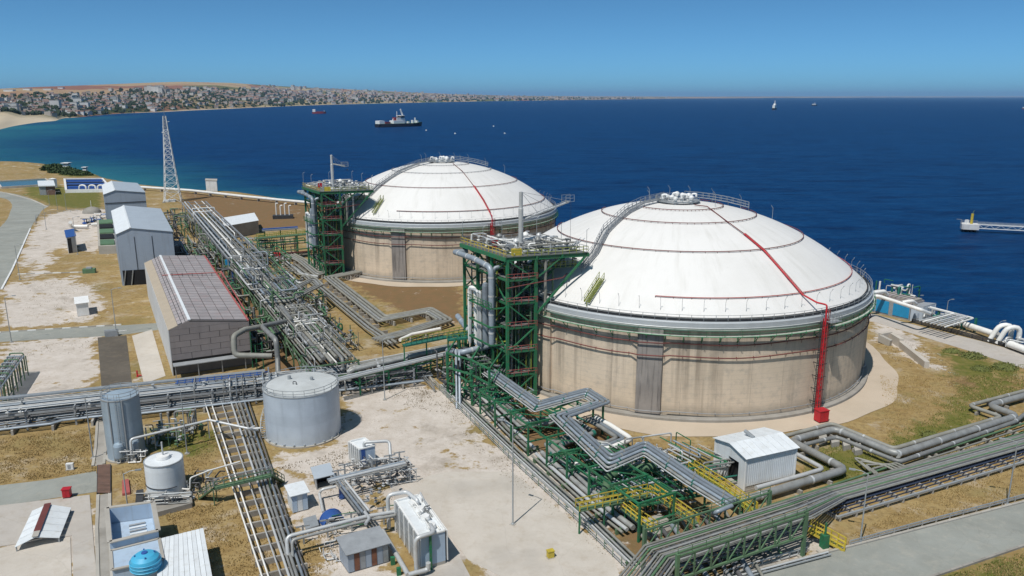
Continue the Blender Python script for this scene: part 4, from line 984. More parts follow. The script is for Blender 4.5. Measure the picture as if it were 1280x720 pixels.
# --- rack A: main rack running back from the cross rack
a0, a1 = P(420, 456, 6), P(243, 259, 6)
dA = (a1-a0).normalized(); nA = perp(dA); LA = (a1-a0).length
t = thing('pipe_rack', 'long main pipe rack running back between grey panelled hall and far tank', 'pipe rack', (a0.x, a0.y, 0), 'elevated pipe racks')
trestle(t, [a0+dA*1, a1], 9.2, 6.0, 7.6, 'green_old', 0.0, (3.4,), True)
R_ = random.Random(5)
offA = [-4.2, -3.5, -2.9, -2.2, -1.4, -0.5, 0.3, 1.0, 1.8, 2.7, 3.6, 4.3]
for i, o_ in enumerate(offA):
    r = [0.14, 0.2, 0.12, 0.3, 0.38, 0.34, 0.16, 0.3, 0.36, 0.22, 0.3, 0.15][i]; m = ['pipe_dull', 'pipe_dull', 'pipe_light', 'pipe_dull', 'pipe_grey', 'pipe_dull', 'pipe_white', 'pipe_dull', 'pipe_grey', 'pipe_dull', 'pipe_dull', 'pipe_dull'][i]
    s0 = R_.uniform(0, 4) + abs(o_)*0.4; s1 = LA-R_.uniform(0, LA*0.2) if i % 3 else LA*R_.uniform(0.45, 0.8)
    p0 = a0+nA*o_+dA*s0; p1 = a0+nA*o_+dA*s1
    pts = [p0-ZV*R_.choice((0, 2.5, 4.5)), p0+ZV*r, p1+ZV*r, p1-ZV*R_.choice((1.5, 3))]
    if (pts[0]-pts[1]).length < 0.6: pts = pts[1:]
    pipe(t, pts, r, m, 8, bands=9.0 if r > 0.28 else 0)
for i, o_ in enumerate((-4, -3.3, -2.4, -1.3, -0.2, 0.9, 1.9, 3.0, 4.0)):
    r = 0.12+0.03*((i*7) % 5); p0 = a0+nA*o_+dA*(2+i*1.3 % 5); p1 = a0+nA*o_+dA*(LA*0.9-i)
    pipe(t, [p0-ZV*2.5, p1-ZV*2.5], r, GREYS[i % 5], 6)
# upper tier over the far half
for i, (o_, f0, f1, r, m) in enumerate(((-3.9, 0.42, 1.0, 0.3, 'pipe_light'), (-2.6, 0.5, 1.0, 0.22, 'pipe_blue'), (-1.2, 0.42, 0.95, 0.3, 'pipe_white'), (0.4, 0.55, 1.0, 0.2, 'pipe_light'), (1.9, 0.48, 0.9, 0.26, 'pipe_blue'), (3.4, 0.6, 1.0, 0.2, 'pipe_white'))):
    p0 = a0+nA*o_+dA*LA*f0+ZV*2.6; p1 = a0+nA*o_+dA*LA*f1+ZV*2.6
    pipe(t, [p0-ZV*2.4, p0, p1], r, m, 8)
for s in (-1, 1): MB().beam(a0+nA*s*5.0+dA*LA*0.42+ZV*2.3, a0+nA*s*5.0+dA*LA+ZV*2.3, 0.3, 0.6).build('girder', 'grey_steel', t)
for k in range(12):
    p = a0+dA*LA*(0.42+0.58*k/11)
    for s in (-1, 1): MB().beam(p+nA*s*5.0-ZV*6, p+nA*s*5.0+ZV*2.2, 0.3, 0.3).build('post', 'grey_steel', t)
    MB().beam(p-nA*5.2+ZV*2.25, p+nA*5.2+ZV*2.25, 0.22, 0.24).build('cross_beam', 'grey_steel', t)
for k in range(16):
    f = R_.uniform(0.05, 0.95); w0, w1 = R_.uniform(-5, -1), R_.uniform(1, 5.5); p = a0+dA*LA*f; zz = R_.choice((0.9, 1.5, 3.3 if f > 0.45 else 1.2))
    pipe(t, [p+nA*w0-ZV*1.5, p+nA*w0+ZV*zz, p+nA*w1+ZV*zz, p+nA*w1-ZV*R_.uniform(0.5, 4)], R_.uniform(0.1, 0.24), R_.choice(['pipe_light', 'pipe_grey', 'pipe_white', 'pipe_dull']), 7)
runs(t, a0-nA*4.6+dA*6-ZV*6, dA, nA, 34, 9.4, 6.4, 8.2, 34, ['pipe_dull', 'pipe_grey', 'green_old', 'pipe_light'], 0.08, 0.24, 51); runs(t, a0-nA*5+dA*46-ZV*6, dA, nA, 50, 10, 6.4, 10.5, 46, ['pipe_light', 'pipe_grey', 'pipe_blue', 'green_old'], 0.1, 0.28, 52)
for k in range(30): valve(t, a0+nA*R_.uniform(-4.4, 4.4)+dA*R_.uniform(3, LA*0.5)+ZV*R_.uniform(0.3, 0.9), R_.uniform(1.0, 1.6), R_.choice(['green_old', 'pipe_light', 'pipe_dull', 'clad_dark']), R_.random()*3)
handrail(t, [a0+nA*4.7+dA*10, a0+nA*4.7+dA*LA*0.4], 1.1, 1.6, 'galv', 0.035)
MB().box(a0+nA*-4.9+dA*LA*0.43+ZV*0.6, (1.3, 0.9, 1.7), 0.3).build('junction_box', 'blue_bright', t)
MB().beam(a0+nA*-4.6+dA*LA*0.40-ZV*5.9, a0+nA*-4.6+dA*LA*0.40-ZV*0.2, 0.5, 0.5).build('post', 'blue_paint', t)

# big lagged loop at the near end of rack A
t = thing('looped_pipe', 'fat grey pipe loop standing above the rack near the panelled hall', 'pipe', P(347, 480))

q = lambda x, y, z: P(x, y, z)
pipe(t, [q(352, 384, 7.2), q(364, 400, 7.4), q(327, 408, 8.4), q(345, 425, 8.6), q(347, 447, 5.0), q(348, 478, 1.0)], 0.52, 'pipe_grey', 12, bend=1.1)
pipe(t, [q(328, 408, 8.4), q(306, 412, 9.0), q(292, 420, 8.8), q(293, 444, 5.2), q(340, 445, 4.6)], 0.56, 'pipe_dull', 12, bend=1.1)
for x_, y_, h in ((322, 470, 6.5), (330, 465, 6.5), (316, 460, 8.0)):
    MB().beam(P(x_, y_), P(x_, y_)+ZV*h, 0.2, 0.2).build('support', 'green_steel', t)

# --- process clutter between the hall and the rack
t = thing('process_piping', 'dense tangle of grey pipework between panelled hall and main rack', 'piping', P(330, 440), 'ground level process piping')
for (x_, y_, su, sv, n, z1, sd) in ((303, 455, 26, 9, 95, 5.5, 31), (268, 395, 34, 9, 95, 6, 32), (238, 345, 40, 10, 80, 6.5, 33), (208, 300, 40, 10, 50, 7, 34)):
    o_ = P(x_, y_); runs(t, o_, dA, -nA if False else nA, su, sv, 0.4, z1, n, ['pipe_dull', 'pipe_grey', 'green_old', 'pipe_dull', 'clad_dark', 'green_old', 'green_steel', 'dark_steel'], 0.07, 0.32, sd)
    R_ = random.Random(sd)
    for k in range(16): 
        p = o_+dA*R_.uniform(0, su)+nA*R_.uniform(0, sv); valve(t, p+ZV*R_.uniform(0.4, z1-0.6), R_.uniform(1.0, 1.8), R_.choice(['pipe_grey', 'green_old', 'pipe_light', 'pipe_dull', 'clad_dark']), R_.random()*3)
    for k in range(8):
        p = o_+dA*R_.uniform(0, su)+nA*R_.uniform(0, sv); MB().beam(p-ZV*0.1, p+ZV*R_.uniform(2.5, z1), 0.2, 0.2).build('support', R_.choice(['green_old', 'green_steel']), t)
t = thing('process_piping', 'tangle of pipes and supports on the tank side of the main rack', 'piping', P(410, 430), 'ground level process piping')
for (x_, y_, su, sv, n, z1, sd) in ((404, 446, 30, 8, 70, 4.5, 41), (370, 395, 40, 8, 80, 4.5, 42), (326, 345, 46, 10, 80, 5, 43)):
    o_ = P(x_, y_); runs(t, o_, dA, nA, su, sv, 0.4, z1, n, ['pipe_dull', 'pipe_grey', 'green_old', 'pipe_dull', 'clad_dark', 'green_steel', 'pipe_light'], 0.06, 0.24, sd)
    R_ = random.Random(sd)
    for k in range(12):
        p = o_+dA*R_.uniform(0, su)+nA*R_.uniform(0, sv); valve(t, p+ZV*R_.uniform(0.4, z1-0.6), R_.uniform(1.0, 1.7), R_.choice(['pipe_grey', 'green_old', 'pipe_light', 'clad_dark']), R_.random()*3)
        p = o_+dA*R_.uniform(0, su)+nA*R_.uniform(0, sv); MB().beam(p-ZV*0.1, p+ZV*R_.uniform(2, z1), 0.18, 0.18).build('support', R_.choice(['green_old', 'green_steel']), t)

# --- green access platform bridging from the rack to the far tower
t = thing('access_gantry', 'green and yellow access gantry linking main rack to the far platform tower', 'gantry', P(360, 345))
g0, g1 = P(322, 298, 8), P(402, 291, 8)
dg = (g1-g0).normalized(); ng = perp(dg)
MB().beam(g0, g1, 3.0, 0.3).build('deck', 'green_old', t)
for s in (-1.5, 1.5): handrail(t, [g0+ng*s+ZV*0.15, g1+ng*s+ZV*0.15], 1.2, 1.5, 'yellow_green', 0.06)
for p, d in along([g0, g1], 4.4):
    for s in (-1.4, 1.4): MB().beam(Vector((p.x, p.y, 0))+ng*s, p+ng*s, 0.25, 0.25).build('post', 'green_steel', t)
for z_, m in ((6.2, 'green_steel'), (3.2, 'green_old'), (2.2, 'red_brown')): MB().beam(g0+ng*1.6-ZV*(8-z_), g1+ng*1.6-ZV*(8-z_), 0.25, 0.4).build('beam', m, t)
runs(t, g0-ZV*8+ng*-1.2, dg, ng, (g1-g0).length, 2.4, 1, 7, 26, ['green_old', 'pipe_light', 'green_steel', 'pipe_grey'], 0.08, 0.22, 44)
q0, q1 = P(328, 288, 9.5), P(372, 285, 9.5)
for f_ in (0.05, 0.5, 0.95):
    p = q0+(q1-q0)*f_; MB().beam(Vector((p.x, p.y, -0.1)), p, 0.35, 0.35).build('post', 'green_steel', t)
MB().beam(q0, q1, 2.2, 0.5).build('upper_deck', 'grey_steel', t); MB().beam(q0+ZV*0.4, q1+ZV*0.4, 1.0, 0.4).build('cable_tray', 'blue_paint', t)

# --- rack B: low cross rack from the left edge to the near tower
b0, b1 = P(-40, 550), P(545, 481)
dB = (b1-b0).normalized(); nB = -perp(dB)            # nB points away from the camera
LB = (b1-b0).length
t = thing('pipe_rack', 'low cross rack of many thin grey pipes spanning from left edge to near tower', 'pipe rack', (b0.x, b0.y, 0), 'elevated pipe racks')
R_ = random.Random(9)
sleepers(t, [b0+nB*3.2, b1+nB*3.2], 7.2, 0.9, 6.0)
for i in range(13):
    o_ = 0.1+i*0.52; r = R_.choice((0.11, 0.14, 0.17, 0.2, 0.13)); m = R_.choice(['pipe_grey', 'pipe_blue', 'pipe_light', 'clad_dark', 'pipe_blue', 'pipe_grey'])
    f0 = R_.choice((0, 0, 0, 0.14)); f1 = R_.choice((1, 1, 0.97, 0.8))
    p0, p1 = b0+nB*o_+dB*LB*f0+ZV*(0.9+r), b0+nB*o_+dB*LB*f1+ZV*(0.9+r)
    if i < 7:     # the near pipes step sideways round a chamber by the blue tank
        s = LB*0.155; pts = [p0, p0+dB*(s-i*0.4)-dB*LB*f0, p0+dB*(s+1.6-i*0.4)-dB*LB*f0+nB*1.0, p0+dB*(s+8)-dB*LB*f0+nB*1.0, p0+dB*(s+9.6)-dB*LB*f0, p1]
        pts = pts if f0 == 0 else [p0, p1]
    else: pts = [p0, p1]
    pipe(t, pts, r, m, 7)
for i in range(10):
    o_ = 1.2+i*0.55; r = R_.choice((0.1, 0.14, 0.18, 0.22)); m = R_.choice(['pipe_light', 'pipe_blue', 'pipe_grey', 'pipe_light'])
    pipe(t, [b0+nB*(o_+1.2)+ZV*(3.4+r), b0+nB*(o_+1.2)+dB*LB*R_.choice((0.56, 1.0, 0.98))+ZV*(3.4+r)], r, m, 7)
trestle(t, [b0+nB*4.4, b1+nB*4.4], 6.4, 3.4, 7.4, 'grey_steel', 1.0, (2.1,), False)
for i in range(6): pipe(t, [b0+nB*(1.8+i*0.9)+ZV*2.25, b0+nB*(1.8+i*0.9)+dB*LB*0.98+ZV*2.25], R_.choice((0.1, 0.15, 0.2)), R_.choice(['clad_dark', 'pipe_blue', 'pipe_grey']), 6)
MB().beam(b0+nB*7.6+dB*LB*0.02+ZV*4.0, b0+nB*7.6+dB*LB*0.60+ZV*4.0, 1.1, 0.3).build('cable_tray', 'galv', t)
for k in range(4): MB().beam(b0+nB*(5.2+k*0.55)+dB*LB*0.40+ZV*4.0, b0+nB*(5.2+k*0.55)+dB*LB*(0.58+0.01*k)+ZV*4.0, 0.2, 0.14).build('cable_tray', 'blue_paint' if k % 2 else 'galv', t)
for k in range(12): MB().beam(b0+nB*5.0+dB*LB*(0.405+0.016*k)+ZV*4.12, b0+nB*7.1+dB*LB*(0.405+0.016*k)+ZV*4.12, 0.14, 0.1).build('tray_rung', 'blue_paint', t)
for k in range(14):
    f = R_.uniform(0.34, 0.97); p = b0+dB*LB*f; o1, o2 = R_.uniform(-0.3, 3), R_.uniform(4, 8)
    z_ = R_.choice((4.2, 4.6, 2.8)); pipe(t, [p+nB*o1+ZV*1, p+nB*o1+ZV*z_, p+nB*o2+ZV*z_, p+nB*o2+ZV*3.5], R_.uniform(0.09, 0.2), R_.choice(GREYS), 7)
for k in range(26):
    f = R_.uniform(0.02, 0.98); valve(t, b0+dB*LB*f+nB*R_.uniform(0.3, 6.5)+ZV*R_.choice((1.1, 3.6)), R_.uniform(0.9, 1.4), R_.choice(['pipe_light', 'clad_dark', 'pipe_grey']), R_.random()*3)
for k in range(9):        # short lagged stubs rising from the rack beside the hall
    f = 0.49+0.012*k*1.4; p = b0+dB*LB*f+nB*4.6; pipe(t, [p+ZV*1.0, p+nB*0.2+ZV*3.2, p+nB*1.8+ZV*3.6], 0.22, 'pipe_dull', 8)
# high big pipes over the right half, into the tower
h0, h1 = P(436, 462, 4.6), P(566, 433, 4.6)
for i in range(3): pipe(t, [h0+nB*(i*1.15-0.6)-ZV*2, h0+nB*(i*1.15-0.6), h1+nB*(i*1.15-0.6)+dB*(i*1.0)], 0.45-0.07*i, ['pipe_grey', 'pipe_grey', 'pipe_dull'][i], 10, bands=6)
for i in range(6): pipe(t, [P(318+i*2, 470, 3.6+0.0*i)+nB*(-1.6-0.4*i), h1+nB*(-1.4-0.42*i)-ZV*0.6], 0.11+0.02*(i % 3), ['pipe_blue', 'pipe_light', 'pipe_blue', 'pipe_grey', 'pipe_light', 'clad_dark'][i], 6)
for i in range(8): pipe(t, [P(420, 474, 1.3)+nB*(-0.9-0.22*(i % 2))+ZV*(0.42*i), P(560, 445, 1.3)+nB*(-0.9-0.22*(i % 2))+ZV*(0.42*i)], 0.11+0.03*(i % 3), ['pipe_blue', 'pipe_grey', 'clad_dark', 'pipe_light'][i % 4], 7)
for i in range(6): pipe(t, [P(415, 470, 4.4)+nB*(-1.6-0.36*i), h1+nB*(-1.6-0.36*i)+dB*2], 0.12+0.03*(i % 2), ['pipe_light', 'pipe_blue', 'pipe_grey'][i % 3], 7)
trestle(t, [h0, h1+dB*4], 5.2, 4.2, 6.0, 'green_steel', 1.0, (2.2,), True)

# --- rack B to tower: junction structure, big looped pipe and green walkway
t = thing('junction_frame', 'green steel frame with fat looped pipe where cross rack meets near tower', 'frame', P(590, 500))
for i, (x_, y_) in enumerate(((560, 497), (590, 507), (612, 520), (575, 470), (605, 478), (630, 490))):
    MB().beam(P(x_, y_)-ZV*0.1, P(x_, y_)+ZV*9.0, 0.35, 0.35).build('post', 'green_steel', t)
for z_ in (3.0, 6.0, 8.8):
    for a, c in (((560, 497), (590, 507)), ((590, 507), (612, 520)), ((575, 470), (605, 478)), ((605, 478), (630, 490)), ((560, 497), (575, 470)), ((590, 507), (605, 478)), ((612, 520), (630, 490))):
        MB().beam(P(*a)+ZV*z_, P(*c)+ZV*z_, 0.25, 0.3).build('beam', 'green_steel', t)
for a, c in (((560, 497), (590, 507)), ((590, 507), (612, 520))): MB().beam(P(*a), P(*c)+ZV*6, 0.2, 0.2).build('brace', 'green_steel', t)
pipe(t, [P(560, 438, 6.0), P(576, 441, 8.0), P(618, 431, 8.6), P(584, 411, 9.6), P(572, 395, 10.5)], 0.58, 'pipe_blue', 12, bend=1.3, bands=4.5)
pipe(t, [P(575, 512), P(574, 439, 8.2), P(583, 437, 8.2)], 0.26, 'pipe_blue', 8); pipe(t, [P(571, 511), P(570, 437, 8.4)], 0.22, 'pipe_blue', 8)
for (a, c, z_, w_) in (((505, 432), (640, 405), 7.5, 1.6), ((560, 425), (650, 415), 8.8, 1.4)):
    A_, C_ = P(a[0], a[1], z_), P(c[0], c[1], z_); MB().beam(A_, C_, w_, 0.2).build('walkway', 'green_teal', t); n_ = perp((C_-A_).normalized())
    for s in (-w_/2, w_/2): handrail(t, [A_+n_*s+ZV*0.1, C_+n_*s+ZV*0.1], 1.15, 1.2, 'green_teal' if s > 0 else 'yellow_green', 0.05)
    for p, d in along([A_, C_], 5.0): MB().beam(Vector((p.x, p.y, 0)), p, 0.22, 0.22).build('post', 'green_steel', t)
for k, (x_, y_) in enumerate(((560, 500), (585, 510), (600, 490), (580, 475))):
    runs(t, P(x_, y_), UV_V, UV_U, 9, 8, 0.3, 7.5, 24, ['clad_dark', 'green_steel', 'dark_steel', 'green_old', 'pipe_grey'], 0.08, 0.24, 60+k)
# little stair at the end of the cross rack
t = thing('access_stair', 'grey steel stair at the yard end of the cross rack', 'stair', P(524, 484))
s0, s1 = P(503, 455, 3.0), P(528, 474, 0.2)
for s in (-0.5, 0.5):
    q = offs([s0, s1], s); MB().beam(q[0], q[1], 0.08, 0.3).build('stringer', 'galv', t); handrail(t, q, 1.1, 1.2, 'galv', 0.045)
b = MB()
for i in range(12): c = s0+(s1-s0)*((i+0.5)/12); b.box(c, (0.28, 0.95, 0.05), math.atan2((s1-s0).y, (s1-s0).x))
b.build('treads', 'galv', t)
s2 = P(543, 490, 0.2); handrail(t, [s1, s1+ZV*0.0+(s2-s1)], 1.2, 0.8, 'galv', 0.05)

# --- rack C: green pipe table with expansion loops, running to the bottom of the picture
t = thing('pipe_rack', 'green trestle carrying four lagged pipes with two sideways loops beside near tank', 'pipe rack', P(656, 562), 'elevated pipe racks')
ZC = 5.6
cl = [(612, 466), (672, 509), (733, 492), (752, 504), (700, 522), (762, 580), (806, 561), (866, 602), (915, 632)]
polyC = line3(cl, ZC)
bundle(t, polyC, [(-1.05, 0.3, 0.27, 'pipe_blue'), (-0.35, 0.3, 0.27, 'pipe_blue'), (0.38, 0.27, 0.24, 'pipe_blue'), (1.05, 0.22, 0.19, 'pipe_grey'), (1.5, 0.12, 0.1, 'pipe_light')], n=10)
for o_, r_ in ((-1.05, 0.27), (-0.35, 0.27), (0.38, 0.24), (1.05, 0.19)):
    for p, d in along([p+ZV*0.28 for p in offs(polyC, o_)], 5.5, 2+o_): MB().tube([p-d*0.09, p+d*0.09], r_*1.3, 10).build('flange', 'pipe_dull' if o_ < 0 else 'green_teal', t)
pipe(t, [P(915, 632, ZC+0.3), P(893, 641, ZC+0.2), P(890, 643, 2)], 0.27, 'pipe_blue', 10)
edge = line3([(600, 486), (692, 545), (763, 602), (800, 628)], ZC)
de = (edge[-1]-edge[0]).normalized()
far = [p-perp(de)*5.6 for p in edge]; ne = -perp(de)
Lc = (edge[-1]-edge[0]).length
for i in range(9):
    p = edge[0]+de*Lc*i/8
    for s in (0, 5.6): MB().beam(Vector((p.x, p.y, -0.1))+ne*s, p+ne*s-ZV*0.3, 0.26, 0.26).build('post', 'green_steel', t)
    MB().beam(p-ne*0.2-ZV*0.15, p+ne*5.8-ZV*0.15, 0.22, 0.26).build('cross_beam', 'green_steel', t)
    MB().beam(p+ne*0-ZV*3.2, p+ne*5.6-ZV*3.2, 0.2, 0.22).build('cross_beam', 'green_steel', t)
    if i < 8:
        q = edge[0]+de*Lc*(i+1)/8
        for s in (0, 5.6):
            MB().beam(p+ne*s-ZV*0.35, q+ne*s-ZV*0.35, 0.18, 0.28).build('edge_beam', 'green_steel', t)
            if i % 2 == 0: MB().beam(p+ne*s-ZV*4.8, q+ne*s-ZV*0.5, 0.12, 0.12).build('brace', 'green_steel', t)
        MB().beam(p-ZV*0.3, q+ne*5.6-ZV*0.3, 0.12, 0.12).build('brace', 'green_steel', t)
for a, c in (((690, 512), (742, 492)), ((705, 522), (754, 505)), ((775, 575), (810, 562))):     # trestles under the loops
    A_, C_ = P(a[0], a[1], ZC-0.2), P(c[0], c[1], ZC-0.2); MB().beam(A_, C_, 0.2, 0.3).build('loop_beam', 'green_steel', t)
for x_, y_ in ((742, 493), (754, 506), (808, 563), (722, 499)):
    p = P(x_, y_, ZC-0.3); MB().beam(Vector((p.x, p.y, -0.1)), p, 0.28, 0.28).build('post', 'green_steel', t)
for i in range(6):
    A_ = P(672+i*11, 512-i*3, ZC-0.25); C_ = P(700+i*10, 523-i*3.2, ZC-0.25); MB().beam(A_, C_, 0.12, 0.16).build('loop_brace', 'green_steel', t)
for i, (A_, C_) in enumerate(((0.1, 0.22), (0.3, 0.42), (0.52, 0.64), (0.74, 0.86))):
    p = edge[0]+de*Lc*A_+ne*3; MB().lathe([(0, 0), (0, 0)], p, 3) 
# lower pipes of rack C on the ground
t = thing('pipe_track', 'thick green banded pipes on the ground beneath the green trestle', 'pipe track', P(640, 530), 'ground pipe tracks')
low = line3([(598, 480), (655, 531), (700, 524), (735, 540), (690, 556), (755, 618), (800, 600)], 1.5)
bundle(t, low, [(-0.9, 0, 0.42, 'pipe_grey'), (0.1, 0, 0.36, 'pipe_dull'), (0.95, 0, 0.3, 'pipe_grey')], n=10)
low2 = line3([(590, 484), (640, 535), (668, 560)], 1.0)
bundle(t, low2, [(0, 0, 0.3, 'pipe_light'), (0.8, 0, 0.25, 'pipe_dull'), (1.5, -.1, 0.16, 'pipe_grey')], n=8)
low3 = line3([(676, 566), (745, 626), (790, 660)], 1.0)
bundle(t, low3, [(-1.4, 0.2, 0.45, 'pipe_dull'), (-0.2, 0, 0.38, 'pipe_grey'), (0.8, 0, 0.28, 'pipe_light'), (1.5, -0.2, 0.18, 'pipe_dull')], n=10)
for pl, w_ in ((low, 3), (low2, 2.4), (low3, 3.6)): sleepers(t, pl, w_, 0.75, 4.5, 'green_old', 1.0)
for pl, o_ in ((low, -0.9), (low3, -1.4), (low, 0.1)):
    for p, d in along(offs(pl, o_), 3.4, 1.5): MB().tube([p+ZV*(0.2 if o_ < -1 else 0)-d*0.25, p+ZV*(0.2 if o_ < -1 else 0)+d*0.25], 0.52, 10).build('pipe_band', 'green_teal', t)
wp = line3([(744, 522), (762, 531), (790, 549), (758, 562), (735, 556)], 2.4); pipe(t, wp, 0.42, 'pipe_white', 12, bend=1.3)
for k_, (o_, m) in enumerate(((0.95, 'pipe_blue'), (1.8, 'pipe_grey'))): pipe(t, offs(wp, o_), 0.34, m, 10, bend=1.0)
p = wp[3]; d = (wp[4]-wp[3]).normalized(); MB().tube([p+d*0.6, p+d*1.3], 0.5, 10).build('pipe_band', 'green_teal', t)
pipe(t, line3([(757, 615), (760, 596), (776, 588), (812, 584), (835, 576)], 3.0), 0.6, 'green_old', 12, bend=1.4)
for x_, y_ in ((760, 546), (785, 552), (772, 600), (820, 590)):
    p_ = P(x_, y_, 1.9); MB().beam(Vector((p_.x, p_.y, -0.1)), p_, 0.3, 0.3).build('post', 'green_steel', t)
# metering and valve area beneath the far half of rack C
t = thing('valve_station', 'crowded valve and meter station with green beams beside yellow walkways', 'valve station', P(840, 640))
for k, (x_, y_, su, sv, n, z1) in enumerate(((790, 652, 10, 16, 60, 3.2), (820, 628, 14, 14, 70, 3.4), (700, 560, 8, 20, 18, 2.4), (640, 520, 8, 16, 20, 2.4))):
    runs(t, P(x_, y_), UV_V, UV_U, su, sv, 0.4, z1, n, ['pipe_light', 'pipe_grey', 'green_steel', 'pipe_blue', 'green_teal', 'green_steel', 'pipe_light'], 0.05, 0.16, 70+k)
R_ = random.Random(77)
o_ = P(790, 655)
for k in range(46):
    p = o_+UV_V*R_.uniform(0, 12)+UV_U*R_.uniform(0, 18); valve(t, p+ZV*R_.uniform(0.6, 2.6), R_.uniform(0.7, 1.3), R_.choice(['pipe_light', 'green_steel', 'pipe_white', 'galv', 'green_teal']), R_.random()*3)
for k in range(8): 
    p = o_+UV_V*(1.5*k); MB().beam(p+ZV*2.8, p+UV_U*18+ZV*2.8, 0.2, 0.28).build('beam', 'green_steel', t)
for k in range(5): 
    p = o_+UV_U*(4.5*k); MB().beam(p+ZV*2.5, p+UV_V*11+ZV*2.5, 0.2, 0.28).build('beam', 'green_steel', t)
    for j in range(3): MB().beam(p+UV_V*5.4*j-ZV*0.1, p+UV_V*5.4*j+ZV*2.6, 0.24, 0.24).build('post', 'green_steel', t)
q_ = [P(788, 660), P(812, 676), P(850, 662), P(824, 646)]
MB().prism([(p.x, p.y) for p in q_], 0.1, 0.5).build('plinth', 'concrete_old', t)
def catwalk(label, pts, w, m, cm='yellow_paint', posts=True, legs_m='green_steel'):
    t = thing('catwalk', label, 'walkway', (pts[0].x, pts[0].y, 0), 'yellow railed catwalks')
    b = MB()
    for p, q in zip(pts[:-1], pts[1:]): b.beam(p, q, w, 0.14)
    b.build('deck', m, t)
    for s in (-w/2, w/2): handrail(t, [p+ZV*0.07 for p in offs(pts, s)], 1.15, 1.1, cm, 0.05)
    for p, d in along(pts, 3.6, 0.3): MB().beam(Vector((p.x, p.y, -0.1)), p, 0.18, 0.18).build('leg', legs_m, t)
catwalk('yellow railed catwalk crossing the pipes from the yard fence', line3([(722, 637), (812, 618)], 3.6), 1.2, 'green_old')
catwalk('yellow railed catwalk running along the near side of white shelter', line3([(864, 586), (905, 612), (942, 640)], 2.6), 1.1, 'yellow_green')
catwalk('short yellow railed catwalk inside the valve station', line3([(780, 636), (800, 652), (818, 664)], 2.4), 0.9, 'green_old')
catwalk('small yellow railed catwalk on the right of the valve station', line3([(815, 616), (870, 655)], 2.8), 0.9, 'green_old')
# yellow stair by the road
t = thing('access_stair', 'yellow railed stair with green cabinet beside the plant road', 'stair', P(1040, 690))
s0, s1 = P(1012, 662, 1.6), P(1056, 686, 0.1)
for s in (-0.6, 0.6):
    q = offs([s0, s1], s); MB().beam(q[0], q[1], 0.1, 0.3).build('stringer', 'yellow_paint', t); handrail(t, q, 1.2, 0.9, 'yellow_paint', 0.06)
b = MB()
for i in range(10): c = s0+(s1-s0)*((i+0.5)/10); b.box(c, (0.3, 1.1, 0.05), math.atan2((s1-s0).y, (s1-s0).x))
b.build('treads', 'yellow_green', t)
p = P(1030, 684); MB().box((p.x, p.y, 0.9), (0.9, 0.8, 1.8), 0.3).build('cabinet', 'green_steel', t); MB().tube([(p.x, p.y, 1.7), (p.x, p.y, 3.4)], 0.14, 8).build('cabinet_vent', 'green_steel', t)

# --- fence along the yard edge
def fence(label, pts, h, step, pm, rm, rails=(0.25, 0.55, 0.85, 1.0), group=None, w=0.07):
    t = thing('fence', label, 'fence', (pts[0].x, pts[0].y, 0), group)
    for p, d in along(pts, step): MB().beam(p-ZV*0.05, p+ZV*h, w, w).build('fence_post', pm, t)
    for f in rails:
        b = MB()
        for p, q in zip(pts[:-1], pts[1:]): b.beam(p+ZV*h*f, q+ZV*h*f, w*0.75, w*0.9)
        b.build('rail', rm, t)
    return t
fence('long pale railing along the sandy yard edge below the trestle', line3([(541, 480), (640, 577), (720, 651), (782, 712)], 0), 1.25, 2.0, 'green_old', 'pipe_light', w=0.09)
t = thing('pipe_track', 'thin pale pipes running just behind the yard railing', 'pipe track', P(640, 572), 'ground pipe tracks')
bundle(t, line3([(548, 481), (645, 574), (726, 648), (785, 706)], 0.7), [(-0.5, 0, 0.12, 'pipe_light'), (-1.0, 0, 0.15, 'pipe_grey'), (-1.6, 0.1, 0.18, 'pipe_dull')], n=7)
sleepers(t, offs(line3([(548, 481), (645, 574), (726, 648), (785, 706)], 0.7), -1.2), 1.8, 0.5, 5.0, 'green_old')

# --- bridge E over the underpass: truss with a packed bundle, then the cable and pipe track to the right edge
t = thing('pipe_bridge', 'pale green truss bridge packed with thin dark pipes at the bottom of picture', 'pipe bridge', P(830, 720))
br = line3([(790, 742), (826, 694), (984, 643), (1000, 638)], 4.4)
dE = (br[2]-br[1]).normalized(); nE = -perp(dE)
for i in range(13):
    o_ = -2.2+i*0.37; r = R_.choice((0.09, 0.12, 0.15)); m = ['pipe_dull', 'pipe_grey', 'clad_dark', 'pipe_dull', 'green_old', 'pipe_grey'][i % 6]
    q = offs(br, -o_); a_ = P(1046, 617, 1.15)+nE*(o_*0.75); pipe(t, [q[0]-ZV*2.5]+[p+ZV*r for p in q]+[a_, a_+(P(1600, 464.1, 1.0)-P(1020, 628, 1.0))*0.95], r, m, 7)
for i in range(9): 
    q = offs(br, 2.0-i*0.5); pipe(t, [p-ZV*1.1 for p in q[1:]], 0.11, ['clad_dark', 'pipe_grey', 'tray_navy'][i % 3], 6)
